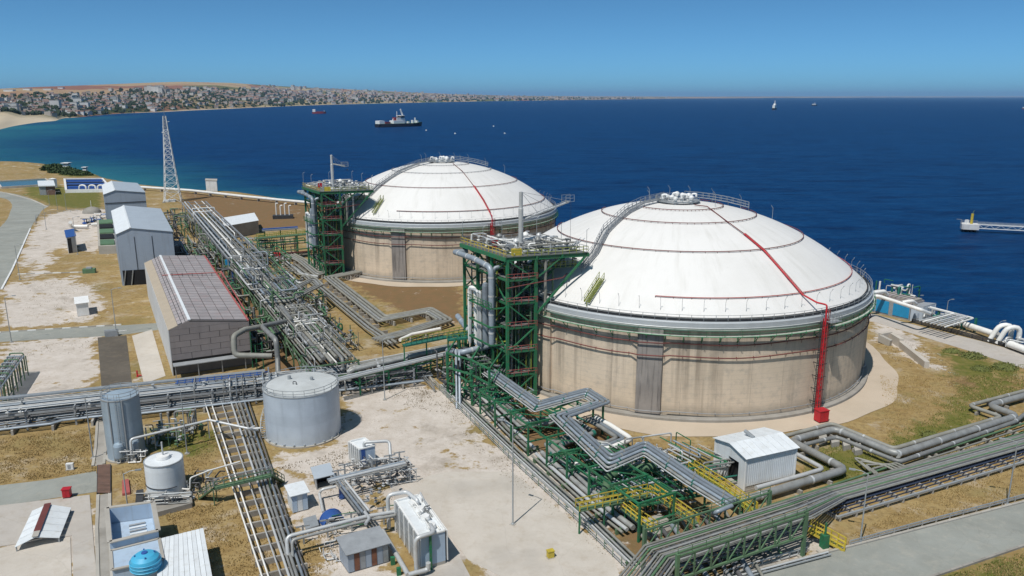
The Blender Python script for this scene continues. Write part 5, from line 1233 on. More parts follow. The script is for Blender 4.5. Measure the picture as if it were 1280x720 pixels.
for s in (-2.9, 3.1):
    lo, hi = [br[1]+nE*s-ZV*1.4, br[2]+nE*s-ZV*1.4], [br[1]+nE*s+ZV*1.5, br[2]+nE*s+ZV*1.5]
    MB().beam(lo[0], lo[1], 0.22, 0.26).build('bottom_chord', 'green_old', t); MB().beam(hi[0], hi[1], 0.2, 0.22).build('top_chord', 'green_old', t)
    for i in range(9):
        f = i/8; MB().beam(lo[0]+(lo[1]-lo[0])*f, hi[0]+(hi[1]-hi[0])*f, 0.15, 0.15).build('truss_post', 'green_old', t)
        if i < 8: MB().beam(lo[0]+(lo[1]-lo[0])*f, hi[0]+(hi[1]-hi[0])*(i+1)/8, 0.12, 0.12).build('truss_diagonal', 'green_old', t)
    for f in (0, 1): 
        p = lo[0]+(lo[1]-lo[0])*f; MB().beam(Vector((p.x, p.y, -0.1)), p+ZV*3.2, 0.4, 0.4).build('pier', 'green_old', t)
for i in range(9):
    p = br[1]+(br[2]-br[1])*i/8; MB().beam(p-nE*3+ZV*0-ZV*0.15, p+nE*3.2-ZV*0.15, 0.18, 0.2).build('floor_beam', 'green_old', t)
for s in (-2.9, 3.1): handrail(t, [br[1]+nE*s+ZV*1.5, br[2]+nE*s+ZV*1.5], 0.9, 2.0, 'green_old', 0.03)
# crossing pipes below the bridge and the underpass walls
t = thing('pipe_track', 'dark pipes passing beneath the truss bridge', 'pipe track', P(880, 715), 'ground pipe tracks')
R_ = random.Random(12)
for i in range(9):
    x_ = 826+i*13; pipe(t, [P(x_-25, 668-i*4, 0.8), P(x_+30, 740-i*1, 0.8)], 0.2+0.04*(i % 4), ['pipe_dull', 'pipe_grey', 'clad_dark', 'pipe_blue'][i % 4], 8)
runs(t, P(850, 722), UV_V, UV_U, 14, 5, 0.4, 2.4, 34, ['clad_dark', 'pipe_blue', 'pipe_dull', 'pipe_light', 'green_old'], 0.06, 0.2, 13)
t = thing('culvert', 'concrete underpass walls and pale floor below the truss bridge', 'underpass', P(960, 690))
for (a, c, h) in (((905, 690), (962, 672), 2.6), ((962, 672), (1010, 662), 1.2), ((940, 712), (1010, 688), 0.4)):
    A_, C_ = P(*a), P(*c); MB().beam(A_+ZV*h/2, C_+ZV*h/2, 0.4, h).build('wall', 'concrete_pale', t)
q_ = [P(905, 692), P(1005, 664), P(1012, 684), P(925, 712)]; MB().prism([(p.x, p.y) for p in q_], -0.1, 0.22).build('floor', 'concrete', t)

# --- track D: pipes on the right, zigzagging over the grass
t = thing('pipe_track', 'fat zigzag grey pipes on sleepers across the grass at the right', 'pipe track', P(1125, 572), 'ground pipe tracks')
ZD = 1.15
big = line3([(1520, 433.5), (1283, 494), (1236, 507), (1272, 520), (1121, 568), (1043, 536), (988, 551), (1058, 587), (1010, 601), (925, 627), (876, 597), (893, 590)], ZD)
pipe(t, big, 0.6, 'pipe_grey', 12, bend=1.5, bands=10)
o1 = line3([(1520, 424), (1283, 488), (1211, 507), (1252, 521), (1117, 561), (1040, 529.5), (982, 545)], ZD); pipe(t, o1, 0.36, 'pipe_dull', 10, bend=1.0, bands=10)
o2 = line3([(1520, 442), (1290, 511), (1268, 527.5), (1124, 577.5), (1045, 546), (1005, 556)], ZD); pipe(t, o2, 0.34, 'pipe_grey', 10, bend=1.0, bands=9)
o3 = line3([(985, 562), (1030, 586), (1003, 594), (945, 610)], ZD); pipe(t, o3, 0.34, 'pipe_light', 10, bend=1.0)
for i, (x0, y0, x1, y1) in enumerate(((1330, 513, 955, 634), (1330, 519, 962, 637), (1330, 524, 975, 640), (1330, 529, 985, 642), (1330, 534, 1000, 640))):
    pipe(t, [P(x0, y0, 0.8)+(P(x0, y0, 0.8)-P(x1, y1, 0.8))*0.8, P(x1, y1, 0.8)], 0.17-0.015*i, ['green_old', 'pipe_dull', 'green_old', 'pipe_dull', 'pipe_light'][i], 7)
for i in range(4): pipe(t, line3([(1128+i*5, 592-i*1), (1108+i*4, 583-i*1.5), (1066+i*8, 571+i*5), (1088+i*6, 589+i*3.5)], 1.0), 0.16, 'pipe_dull', 7)
for pl, w_, st in ((big, 2.2, 6), (o1, 1.2, 8), (o2, 1.2, 8)): sleepers(t, pl, w_, 0.6, st, 'concrete_old', 2)
sleepers(t, line3([(1330, 524), (975, 640)], 0), 3.4, 0.6, 7, 'concrete')
for x_, y_ in ((1022, 548), (1037, 552), (1052, 556), (1066, 562)): MB().prism([(p.x, p.y) for p in (P(x_, y_), P(x_+9, y_-2), P(x_+12, y_+6), P(x_+2, y_+8))], -0.05, 0.9).build('support_block', 'concrete', t)
t = thing('cable_track', 'pale edged track of dark navy cables running to the right edge', 'cable track', P(1100, 610), 'ground pipe tracks')
c0, c1 = [P(1020, 628, 1.0), P(1600, 464.1, 1.0)], None
dD = (c0[1]-c0[0]).normalized(); nD = perp(dD)
for i in (0, 3, 4, 6, 8, 10):
    m = ['pipe_light', 'pipe_blue', 'pipe_light', 'tray_navy', 'tray_navy', 'clad_dark', 'tray_navy', 'pipe_blue', 'tray_navy', 'clad_dark', 'galv'][i]
    pipe(t, [c0[0]+nD*(i*0.36)-ZV*(0.0 if i < 3 else 0.32), c0[1]+nD*(i*0.36)-ZV*(0.0 if i < 3 else 0.32)], 0.18 if i < 3 else [0.1, 0.13, 0.08][i % 3], m, 7, name='cable' if i > 2 else 'pipe')
for p, d in along([c0[0]+nD*2.0, c0[1]+nD*2.0], 3.0, 0.5): MB().box((p.x-nD.x*0.2, p.y-nD.y*0.2, 0.27), (0.25, 4.2, 0.6), math.atan2(d.y, d.x)).build('sleeper', 'concrete', t)
MB().beam(c0[0]+nD*3.85-ZV*0.3, c0[1]+nD*3.85-ZV*0.3, 0.1, 0.3).build('side_plate', 'galv', t)

# --- track F: ground pipes by the far tank
t = thing('pipe_track', 'pale grey pipes with square loops on the ground before far tank', 'pipe track', P(440, 380), 'ground pipe tracks')
F = line3([(362, 318), (378, 326), (398, 342), (432, 331), (448, 339), (412, 347), (478, 399), (536, 388), (556, 400), (505, 416), (470, 425)], 1.6)
bundle(t, F, [(-1.5, 0, 0.42, 'pipe_dull'), (-0.4, 0, 0.36, 'pipe_dull'), (0.6, 0, 0.36, 'pipe_grey'), (1.5, 0, 0.3, 'pipe_dull')], n=8)
F2 = line3([(372, 330), (394, 347), (470, 408), (500, 428)], 1.4)
bundle(t, F2, [(0.8, 0, 0.34, 'pipe_dull'), (1.9, 0, 0.3, 'pipe_grey'), (2.8, 0, 0.22, 'pipe_dull')], n=8)
sleepers(t, F, 4.6, 1.1, 5, 'concrete'); sleepers(t, F2, 3.4, 1.0, 6, 'concrete_old')
F3 = line3([(362, 318), (352, 322), (376, 342), (398, 346)], 1.4); bundle(t, F3, [(0, 0, 0.35, 'pipe_light'), (1.1, 0, 0.3, 'pipe_dull')], n=8)
pipe(t, line3([(500, 425), (515, 418), (550, 411)], 1.8), 0.42, 'pipe_white', 10)

# --- rack A to F: low rack crossing
t = thing('pipe_track', 'squared pipe loop on a dark trestle above the main rack', 'pipe track', P(390, 400))
X1 = line3([(345, 372), (392, 348), (400, 356), (360, 376), (330, 378)], 6.9)
bundle(t, X1, [(-0.7, 0, 0.3, 'pipe_dull'), (0.2, 0, 0.26, 'pipe_grey'), (1.0, 0, 0.2, 'pipe_dull')], n=8)
for x_, y_ in ((388, 402), (397, 405), (406, 400), (378, 395)): MB().beam(P(x_, y_)-ZV*0.1, P(x_, y_)+ZV*6.6, 0.24, 0.24).build('post', 'dark_steel' if x_ != 406 else 'green_old', t)
for a, c in (((378, 395), (388, 402)), ((388, 402), (397, 405)), ((397, 405), (406, 400))): MB().beam(P(*a)+ZV*6.5, P(*c)+ZV*6.5, 0.2, 0.3).build('beam', 'green_old', t)

# --- track G: pipes running forward through the lower left
t = thing('pipe_track', 'pale parallel pipes running forward past the grey tank to the bottom edge', 'pipe track', P(310, 600), 'ground pipe tracks')
for i, (x0, y0, x1, y1, r, m) in enumerate(((254, 497, 328, 722, 0.11, 'pipe_white'), (262, 497, 336, 722, 0.11, 'pipe_white'), (274, 494, 352, 722, 0.10, 'pipe_light'), (286, 494, 362, 722, 0.16, 'pipe_light'), (292, 494, 367, 722, 0.15, 'pipe_grey'), (297, 494, 372, 722, 0.2, 'pipe_grey'), (303, 494, 379, 722, 0.17, 'pipe_blue'), (308, 494, 384, 722, 0.11, 'clad_dark'))):
    p0, p1 = P(x0, y0, 1.0), P(x1, y1, 1.0); pipe(t, [p0+ZV*2.6-(p1-p0).normalized()*1.2, p0+ZV*2.6, p0, p1] if i % 2 else [p0, p1], r, m, 8)
g0, g1 = P(280, 497), P(356, 722)
for p, d in along([g0, g1], 3.1, 0.5): MB().box((p.x, p.y, 0.40), (0.3, 6.0 if (p-g0).length < 22 else 5.6, 0.8), math.atan2(d.y, d.x)).build('sleeper', 'concrete_old', t)
t = thing('stile_bridge', 'green steel stile stepping over the forward pipe track', 'footbridge', P(300, 610))
s0, s1, s2, s3 = P(252, 622, 0.1), P(268, 610, 2.4), P(338, 594, 2.4), P(352, 602, 0.1)
for a, c in ((s0, s1), (s1, s2), (s2, s3)): 
    MB().beam(a, c, 1.1, 0.2).build('tread_span', 'green_old', t)
    for s in (-0.5, 0.5): handrail(t, offs([a, c], s), 1.1, 1.3, 'green_old' if s > 0 else 'galv', 0.045)
for q in (s1, s2): 
    for s in (-0.5, 0.5): MB().beam(Vector((q.x, q.y+s, -0.1)), Vector((q.x, q.y+s, q.z)), 0.14, 0.14).build('leg', 'green_old', t)
# ------------------------------------------------------------------ buildings
def lerp(a, b, f): return a+(b-a)*f
def slab(b, q, th):
    """closed slab from four top corners, thickness th downwards"""
    n = (q[1]-q[0]).cross(q[3]-q[0])
    if n.z < 0 or (abs(n.z) < 1e-6 and n.length and False): q = [q[0], q[3], q[2], q[1]]
    n = (q[1]-q[0]).cross(q[3]-q[0]).normalized()
    lo = [p-n*th for p in q]
    b.add(list(q)+lo, [(0, 1, 2, 3), (7, 6, 5, 4), (0, 4, 5, 1), (1, 5, 6, 2), (2, 6, 7, 3), (3, 7, 4, 0)]); return b
def wall_quad(t, a, c, z0, z1, m, z1b=None, th=0.15, name='wall'):
    """upright wall panel from a to c, z0..z1 (z1b at the far end), with thickness"""
    d = (c-a); n = Vector((d.y, -d.x, 0)).normalized()*th
    z1b = z1 if z1b is None else z1b
    q = [Vector((a.x, a.y, z0)), Vector((c.x, c.y, z0)), Vector((c.x, c.y, z1b)), Vector((a.x, a.y, z1))]
    vs = q+[p-n for p in q]
    return MB().add(vs, [(0, 1, 2, 3), (7, 6, 5, 4), (0, 4, 5, 1), (1, 5, 6, 2), (2, 6, 7, 3), (3, 7, 4, 0)]).build(name, m, t)
def para(nl, nr, fl): return nl, nr, nr+(fl-nl), fl
def gable_shed(name, label, cat, nl, nr, fr, fl, ze, f, rise, wm, rm, z0=0.0, rm2=None, group=None, over=0.4, ribs=0):
    nl, nr, fr, fl = (Vector((p.x, p.y, 0)) for p in (nl, nr, fr, fl))
    t = thing(name, label, cat, nl, group)
    rn, rf = lerp(nl, nr, f), lerp(fl, fr, f)
    wall_quad(t, nl, fl, z0, ze, wm); wall_quad(t, fr, nr, z0, ze, wm)
    for a, c, r in ((nl, nr, rn), (fl, fr, rf)):
        q = [Vector((a.x, a.y, z0)), Vector((c.x, c.y, z0)), Vector((c.x, c.y, ze)), Vector((r.x, r.y, ze+rise)), Vector((a.x, a.y, ze))]
        d = (fl-nl).normalized()*0.15*(1 if a is nl else -1); vs = q+[p+d for p in q]; n = 5
        MB().add(vs, [tuple(range(5)), tuple(range(9, 4, -1))]+[(i, 5+i, 5+(i+1) % 5, (i+1) % 5) for i in range(5)]).build('gable_wall', wm, t)
    du = (fl-nl).normalized()*over; dv = (nr-nl).normalized()*over
    z = lambda p, h: Vector((p.x, p.y, h))
    sl = rise/max((nr-nl).length*f, 0.1)*over if f > 0 else 0; sr = rise/((nr-nl).length*(1-f))*over
    slab(b := MB(), [z(nl-du-dv, ze-sl+0.12), z(rn-du, ze+rise+0.12), z(rf+du, ze+rise+0.12), z(fl+du-dv, ze-sl+0.12)], 0.1).build('roof_slope', rm2 or rm, t)
    n = 2 if ribs else 1
    for i in range(n):
        g0, g1 = f+(1-f)*i/n, f+(1-f)*(i+1)/n
        a0_, a1_ = lerp(nl, nr, g0), lerp(nl, nr, g1); c0_, c1_ = lerp(fl, fr, g0), lerp(fl, fr, g1)
        h0, h1 = ze+rise*(1-i/n), ze+rise*(1-(i+1)/n)
        e = dv if i == n-1 else dv*0; s_ = sr if i == n-1 else 0
        slab(MB(), [z(a0_-du, h0+0.12), z(a1_-du+e, h1-s_+0.12), z(c1_+du+e, h1-s_+0.12), z(c0_+du, h0+0.12)], 0.1).build('roof_slope', rm, t)
    MB().beam(z(rn-du, ze+rise+0.17), z(rf+du, ze+rise+0.17), 0.5, 0.1).build('ridge_cap', 'white_sheet', t)
    MB().beam(z(nl-du-dv, ze-sl+0.02), z(fl+du-dv, ze-sl+0.02), 0.15, 0.18).build('gutter', 'galv', t)
    return t
# --- the long grey panelled hall
NLb = P(214, 470); ze = up(413, NLb)
nl, nr, fl, fr = P(211, 413, ze), P(310, 401, ze), P(181, 329, ze), P(255.5, 320, ze)
t = thing('compressor_hall', 'long taupe panelled hall with gridded roof beside the main rack', 'building', (nl.x, nl.y, 0))
FR_, RS = 0.26, 1.5
def hp(s, g):          # s across 0..1, g along 0..1 -> roof point
    p = lerp(lerp(nl, nr, s), lerp(fl, fr, s), g); h = ze+(RS*s/FR_ if s < FR_ else RS*(1-s)/(1-FR_)); return Vector((p.x, p.y, h))
rdk = [slab(MB(), [hp(a_, 0), hp(b_, 0), hp(b_, 1), hp(a_, 1)], 0.2).build('roof_deck', 'dark_steel', t) for a_, b_ in ((0, FR_), (FR_, 1))]
up_ = ZV*0.16
nrow = 28
for j in range(nrow):
    g0, g1 = j/nrow+0.0016, (j+1)/nrow-0.0016
    for s0, s1 in ((0.115, 0.165), (0.168, 0.21), (0.213, 0.25), (0.27, 0.40), (0.404, 0.545), (0.55, 0.69), (0.694, 0.83), (0.835, 1.0)):
        gg = 0.008*((s0*7) % 1 > 0.5)
        slab(MB(), [hp(s0, g0+gg)+up_, hp(s1-0.004, g0+gg)+up_, hp(s1-0.004, g1+gg if g1+gg < 1 else 1)+up_, hp(s0, g1+gg if g1+gg < 1 else 1)+up_], 0.12).build('roof_panel', 'panel_roof', rdk[0 if s0 < FR_ else 1])
slab(MB(), [hp(-0.01, 0)+up_, hp(0.112, 0)+up_, hp(0.112, 1)+up_, hp(-0.01, 1)+up_], 0.14).build('eave_panel', 'panel_tan', t)
MB().beam(hp(FR_, 0)+ZV*0.2, hp(FR_, 1)+ZV*0.2, 0.55, 0.2).build('ridge_cap', 'white_sheet', t)
MB().beam(hp(1.0, 0)+ZV*0.1, hp(1.0, 1)+ZV*0.1, 0.4, 0.25).build('gutter', 'red_faded', t)
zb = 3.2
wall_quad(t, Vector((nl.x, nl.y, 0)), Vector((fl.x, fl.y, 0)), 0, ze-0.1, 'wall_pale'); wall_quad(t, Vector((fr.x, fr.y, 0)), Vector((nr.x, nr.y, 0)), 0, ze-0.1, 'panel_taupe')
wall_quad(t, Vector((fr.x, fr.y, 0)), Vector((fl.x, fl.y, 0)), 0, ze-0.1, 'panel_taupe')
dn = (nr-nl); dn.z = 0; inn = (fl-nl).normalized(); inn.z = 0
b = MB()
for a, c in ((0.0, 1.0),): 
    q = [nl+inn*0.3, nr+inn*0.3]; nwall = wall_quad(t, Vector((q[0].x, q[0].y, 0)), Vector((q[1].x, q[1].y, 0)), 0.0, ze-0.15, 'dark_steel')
rows = 5
for r in range(rows):
    z0, z1 = zb+(ze-zb)*r/rows+0.03, zb+(ze-zb)*(r+1)/rows-0.03; off = 0.12*(r % 2)
    cuts = [0]+[min(1, max(0, k/4+off)) for k in range(0, 5)]+[1]; cuts = sorted(set(round(c, 3) for c in cuts))
    for c0_, c1_ in zip(cuts[:-1], cuts[1:]):
        a_, b_ = lerp(nl, nr, c0_+0.003), lerp(nl, nr, c1_-0.003); wall_quad(nwall, Vector((a_.x, a_.y, 0)), Vector((b_.x, b_.y, 0)), z0, z1, 'panel_taupe', th=0.12, name='wall_panel')
for c0_, c1_ in ((0.0, 0.26), (0.26, 0.6), (0.6, 1.0)):
    h0, h1 = hp(c0_, 0).z, hp(c1_, 0).z; a_, b_ = lerp(nl, nr, c0_), lerp(nl, nr, c1_)
    wall_quad(t, Vector((a_.x, a_.y, 0)), Vector((b_.x, b_.y, 0)), ze+0.0, h0+0.05, 'panel_taupe', h1+0.05, th=0.12, name='gable_panel')
# red pipe across the roof with drops
p0, p1 = hp(0.16, 0.62)+ZV*0.9, hp(1.06, 0.62)+ZV*0.9
pipe(t, [p0, p1, p1+inn*-2.5, p1+inn*-2.5-ZV*5], 0.12, 'red_faded', 7, 'sprinkler_pipe'); pipe(t, [p1+ZV*0.3, hp(1.04, 0.1)+ZV*0.5], 0.14, 'red_faded', 7, 'sprinkler_pipe')
for s in (0.3, 0.45, 0.6, 0.75, 0.9): 
    p = hp(s, 0.60); MB().beam(p, p+ZV*1.0, 0.12, 0.12).build('pipe_stand', 'dark_steel', t)
# canopy frame below the near wall
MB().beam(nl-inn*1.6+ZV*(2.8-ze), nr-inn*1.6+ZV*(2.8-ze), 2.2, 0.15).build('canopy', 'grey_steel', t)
for f in (0.02, 0.3, 0.6, 0.9): 
    p = lerp(nl, nr, f)-inn*2.3; MB().beam(Vector((p.x, p.y, 0)), Vector((p.x, p.y, 2.75)), 0.16, 0.16).build('canopy_post', 'grey_steel', t)

# --- two blue-grey sheds behind
def shed_px(name, label, bl, eave_nl, eave_nr, eave_fl, eave_fr, f, rise, group):
    B_ = P(*bl); z = up(eave_nl[1], B_)
    q = [P(p[0], p[1], z) for p in (eave_nl, eave_nr, eave_fr, eave_fl)]
    return gable_shed(name, label, 'building', q[0], q[1], q[2], q[3], z, f, rise, 'sheet_blue', 'sheet_roof', 0.0, 'white_sheet', group, 0.3, 2), q, z  # left slope in white sheet: its sunlit brightness is put into the colour
tA, qa, za = shed_px('industrial_shed', 'tall blue-grey metal shed with left roof slope painted sunlit white, nearer of two', (154, 357), (146, 292.5), (215, 289.5), (140, 263.5), (200, 261), 0.25, 1.6, 'blue-grey sheds')
a_ = qa[0]+(qa[1]-qa[0])*0.02-(qa[3]-qa[0]).normalized()*0.12; b_ = lerp(qa[0], qa[1], 0.5)-(qa[3]-qa[0]).normalized()*0.12
wall_quad(tA, Vector((a_.x, a_.y, 0)), Vector((b_.x, b_.y, 0)), 0.0, 4.6, 'black_void', name='opening_shade', th=0.1)  # near-black sheet on the wall, the shade of an opening put into colour
for f in (0.0, 0.28): p = lerp(a_, b_, f); MB().beam(Vector((p.x, p.y, 0))-(qa[3]-qa[0]).normalized()*0.2, Vector((p.x, p.y, 4.6))-(qa[3]-qa[0]).normalized()*0.2+(b_-a_)*0.12, 0.25, 0.25).build('prop', 'galv', tA)
for f in (0.3, 0.62): p = lerp(qa[0], qa[1], f)-(qa[3]-qa[0]).normalized()*0.1; MB().beam(Vector((p.x, p.y, 4)), Vector((p.x, p.y, za-1)), 0.12, 0.12).build('seam', 'dark_steel', tA)
tB, qb, zb_ = shed_px('industrial_shed', 'blue-grey metal shed with barrel roof, farther of two by the shore', (133, 283), (130, 243), (181, 240.5), (128, 231), (171, 229), 0.27, 1.5, 'blue-grey sheds')
for f in (0.33, 0.67): p = lerp(qb[0], qb[1], 0.5); 
MB().beam(Vector((qb[0].x, qb[0].y, zb_*0.72))-(qb[3]-qb[0]).normalized()*0.1, Vector((qb[1].x, qb[1].y, zb_*0.72))-(qb[3]-qb[0]).normalized()*0.1, 0.2, 0.3).build('seam', 'dark_steel', tB)

# --- white shelter over the pipes
nlp, nrp, flp = P(930, 616), P(992, 601), P(892, 589)
zs = up(573, nlp); c_ = para(nlp, nrp, flp)
# gable faces the left: ridge runs along the near-right edge direction
tS = thing('pipe_shelter', 'white corrugated shelter with low gable roof standing over the pipes', 'shed', nlp)
n0, n1, f1, f0 = (Vector((p.x, p.y, 0)) for p in c_)
rr_ = 0.75; mL, mR = lerp(n0, f0, 0.5), lerp(n1, f1, 0.5)
wall_quad(tS, n0, n1, 0.9, zs, 'white_sheet'); wall_quad(tS, f1, f0, 0.9, zs, 'white_sheet')
MB().prism([(p.x, p.y) for p in (n0, n1, f1, f0)], -0.05, 0.35).build('base_slab', 'concrete', tS)
wall_quad(tS, n0+(f0-n0).normalized()*0.05, n1+(f0-n0).normalized()*0.05, 0.3, 0.95, 'concrete', name='plinth')
for a, c, mid in ((f0, n0, mL), (n1, f1, mR)):
    if a is f0:      # left face with a gap the pipes run through
        for g0, g1, z0, z1, z2 in ((0.0, 0.45, 0.35, zs, zs+rr_*0.9), (0.45, 0.78, 4.0, zs+rr_*0.9, zs+rr_*0.44), (0.78, 1.0, 0.35, zs+rr_*0.44, zs)):
            wall_quad(tS, lerp(a, c, g0), lerp(a, c, g1), z0, z1, 'white_sheet', z2, name='wall')
        q0, q1 = lerp(a, c, 0.4), lerp(a, c, 0.85); ins = (n1-n0).normalized()*0.7
        wall_quad(tS, q0+ins, q1+ins, 0.35, 4.0, 'black_void', name='doorway_shade', th=0.1)  # near-black sheet behind the gap paints the shade inside
    else: wall_quad(tS, a, mid, 0.35, zs, 'white_sheet', zs+rr_); wall_quad(tS, mid, c, 0.35, zs+rr_, 'white_sheet', zs)
dv = (n1-n0).normalized()*0.35; dw = (n0-f0).normalized()*0.35
zz = lambda p, h: Vector((p.x, p.y, h))
nrib = 8
for k in range(nrib):
    g0, g1 = k/nrib+0.002, (k+1)/nrib-0.002
    A0, A1 = lerp(n0-dv, n1+dv, g0), lerp(n0-dv, n1+dv, g1); M0, M1 = lerp(mL-dv, mR+dv, g0), lerp(mL-dv, mR+dv, g1); F0, F1 = lerp(f0-dv, f1+dv, g0), lerp(f0-dv, f1+dv, g1)
    slab(MB(), [zz(A0+dw, zs+0.05), zz(A1+dw, zs+0.05), zz(M1, zs+rr_+0.12), zz(M0, zs+rr_+0.12)], 0.08).build('roof_sheet', 'white_sheet', tS)
    slab(MB(), [zz(M0, zs+rr_+0.12), zz(M1, zs+rr_+0.12), zz(F1-dw, zs+0.05), zz(F0-dw, zs+0.05)], 0.08).build('roof_sheet', 'white_sheet', tS)
b = MB()
for k in range(26):
    p = lerp(n0, n1, (k+0.5)/26)+(n0-f0).normalized()*0.02; b.beam(zz(p, 0.95), zz(p, zs-0.02), 0.09, 0.05)
b.build('wall_ribs', 'white_sheet', tS)
p = lerp(mL, mR, 0.45); MB().tube([zz(p, zs+0.9), zz(p, zs+1.15)+(f0-n0).normalized()*2.0], 0.28, 8).build('roof_vent', 'galv', tS)
b = MB()
for p in (n0, n1, f0, f1): b.beam(zz(p, 0.3), zz(p, zs), 0.2, 0.2)
b.build('corner_trim', 'white_paint', tS)

# --- bottom left: parapet building, water tank, white sheet roof
q = [P(143, 697), P(198, 684), P(193, 652), P(139, 660)]
q = PX([(143, 722), (203, 706), (196, 668), (139, 676)])
t = thing('plant_room', 'pale blue parapet building with sunken roof and louvres', 'building', q[0])
H1 = 4.6
def zq(p, h): return Vector((p.x, p.y, h))
for i in range(4): wall_quad(t, q[i], q[(i+1) % 4], 0, H1, 'blue_pale', th=0.3)
cx = sum((p for p in q), Vector())/4
qi = [lerp(p, cx, 0.1) for p in q]
MB().prism([(p.x, p.y) for p in qi], 2.4, 2.6).build('sunken_roof', 'blue_pale', t)
for i in range(4):
    a, c = q[i], q[(i+1) % 4]; MB().beam(zq(a, H1+0.06), zq(c, H1+0.06), 0.55, 0.12).build('coping', 'concrete', t)
lo = lerp(lerp(q[0], q[1], 0.42), lerp(q[3], q[2], 0.42), 0.3); l2 = lerp(lerp(q[0], q[1], 0.78), lerp(q[3], q[2], 0.78), 0.3); l3 = lerp(lerp(q[0], q[1], 0.42), lerp(q[3], q[2], 0.42), 0.85)
for i in range(6): 
    a = lerp(lo, l3, (i+0.3)/6); MB().beam(zq(a, 2.72), zq(a+(l2-lo), 2.72), 0.32, 0.08).build('louvre', 'grey_steel' if i % 2 else 'white_sheet', t)
q2 = PX([(145, 748), (208, 734), (203, 707), (143, 723)])
MB().prism([(p.x, p.y) for p in q2], 0, 3.6).build('annexe', 'blue_pale', t)
for i in range(4): MB().beam(zq(q2[i], 3.66), zq(q2[(i+1) % 4], 3.66), 0.35, 0.14).build('coping', 'concrete', t)
p = P(183, 711, 3.6)
t = thing('water_tank', 'bright blue round plastic water tank on the pale blue annexe roof', 'water tank', p)
b = MB(); b.lathe([(0, 0.0), (1.45, 0.0), (1.6, 0.3), (1.62, 1.0), (1.45, 1.5), (1.0, 1.85), (0.4, 2.0), (0, 2.02)], p, 24); b.build('body', 'blue_plastic', t)
b = MB()
for z_ in (0.35, 0.75, 1.15): b.lathe([(1.62, z_-0.05), (1.68, z_), (1.62, z_+0.05)], p, 24)
b.build('hoop', 'blue_plastic', t)
MB().lathe([(0, 2.15), (0.32, 2.12), (0.36, 1.95)], p, 12).build('lid', 'blue_paint', t)
for k in range(4): a = k*1.57+0.5; MB().box((p.x+1.0*math.cos(a), p.y+1.0*math.sin(a), p.z+1.88), (0.16, 0.16, 0.16), a).build('lug', 'blue_paint', t)
H2 = 3.3; q = [P(x_, y_, H2) for x_, y_ in ((196, 722), (266, 724), (254.5, 663), (202, 676))]
t = thing('sheet_roof_shed', 'low shed with plain white seamed sheet roof beside water tank', 'shed', (q[0].x, q[0].y, 0))
q[0] = q[0]+(q[0]-q[3])*0.5; q[1] = q[1]+(q[1]-q[2])*0.5
n = 10
for k in range(n):
    f0_, f1_ = k/n+0.003, (k+1)/n-0.003
    slab(MB(), [lerp(q[0], q[1], f0_)+ZV*0.02*(k % 2), lerp(q[0], q[1], f1_), lerp(q[3], q[2], f1_)+ZV*0.35, lerp(q[3], q[2], f0_)+ZV*(0.35+0.02*(k % 2))], 0.07).build('roof_sheet', 'white_sheet', t)
for i in range(4):
    a, c = lerp(q[i], (q[0]+q[2])/2, 0.04), lerp(q[(i+1) % 4], (q[0]+q[2])/2, 0.04); wall_quad(t, Vector((a.x, a.y, 0)), Vector((c.x, c.y, 0)), 0, H2-0.1, 'wall_pale', th=0.2)

# --- small sheds in the yard
def box_shed(label, bnl, bnr, bfl, top_nl, wm, rm, tilt=0.25, door=None, open_=False, over=0.3, group=None):
    a, c, e = P(*bnl), P(*bnr), P(*bfl); h = up(top_nl, a); q = para(a, c, e)
    t = thing('yard_shed', label, 'shed', a, group)
    for i in range(4):
        if open_ and i == 0: 
            ins = (q[3]-q[0])*0.6; wall_quad(t, q[0]+ins, q[1]+ins, 0.1, h-0.1, 'black_void', name='inner_shade_sheet'); continue  # added near-black sheet paints the shaded inside of the open shed
        wall_quad(t, q[i], q[(i+1) % 4], 0, h, wm, h, th=0.1)
    MB().prism([(p.x, p.y) for p in q], -0.05, 0.12).build('floor', 'concrete', t)
    du, dv = (q[3]-q[0]).normalized()*over, (q[1]-q[0]).normalized()*over
    slab(MB(), [zq(q[0]-du-dv, h+0.1), zq(q[1]-du+dv, h+0.1), zq(q[2]+du+dv, h+0.1+tilt), zq(q[3]+du-dv, h+0.1+tilt)], 0.1).build('roof', rm, t)
    if door:
        n = len(door); out = (q[0]-q[3]).normalized()*0.06
        for k, m in enumerate(door):
            x0, x1 = lerp(q[0], q[1], (k+0.06)/n)+out, lerp(q[0], q[1], (k+0.94)/n)+out; wall_quad(t, x0, x1, 0.15, h*0.93, m, name='door_leaf', th=0.05)
    return t, q, h
box_shed('open fronted grey metal shed between grey tank and pipework', (396, 612.5), (416, 607.5), (392, 601), 598, 'grey_steel', 'sheet_roof', 0.2, None, True)
box_shed('small white shed with pale blue double doors by the pipe track', (366, 642), (385.5, 637), (360, 630), 620, 'white_sheet', 'white_sheet', 0.1, ('blue_pale', 'white_sheet', 'blue_pale'))
box_shed('grey roofed shed with rust streaked corrugated doors at bottom', (436, 717), (486, 702.5), (425, 701), 693, 'sheet_blue', 'grey_steel', 0.5, ('sheet_blue', 'rust', 'grey_steel', 'sheet_blue', 'rust', 'sheet_blue', 'grey_steel'))
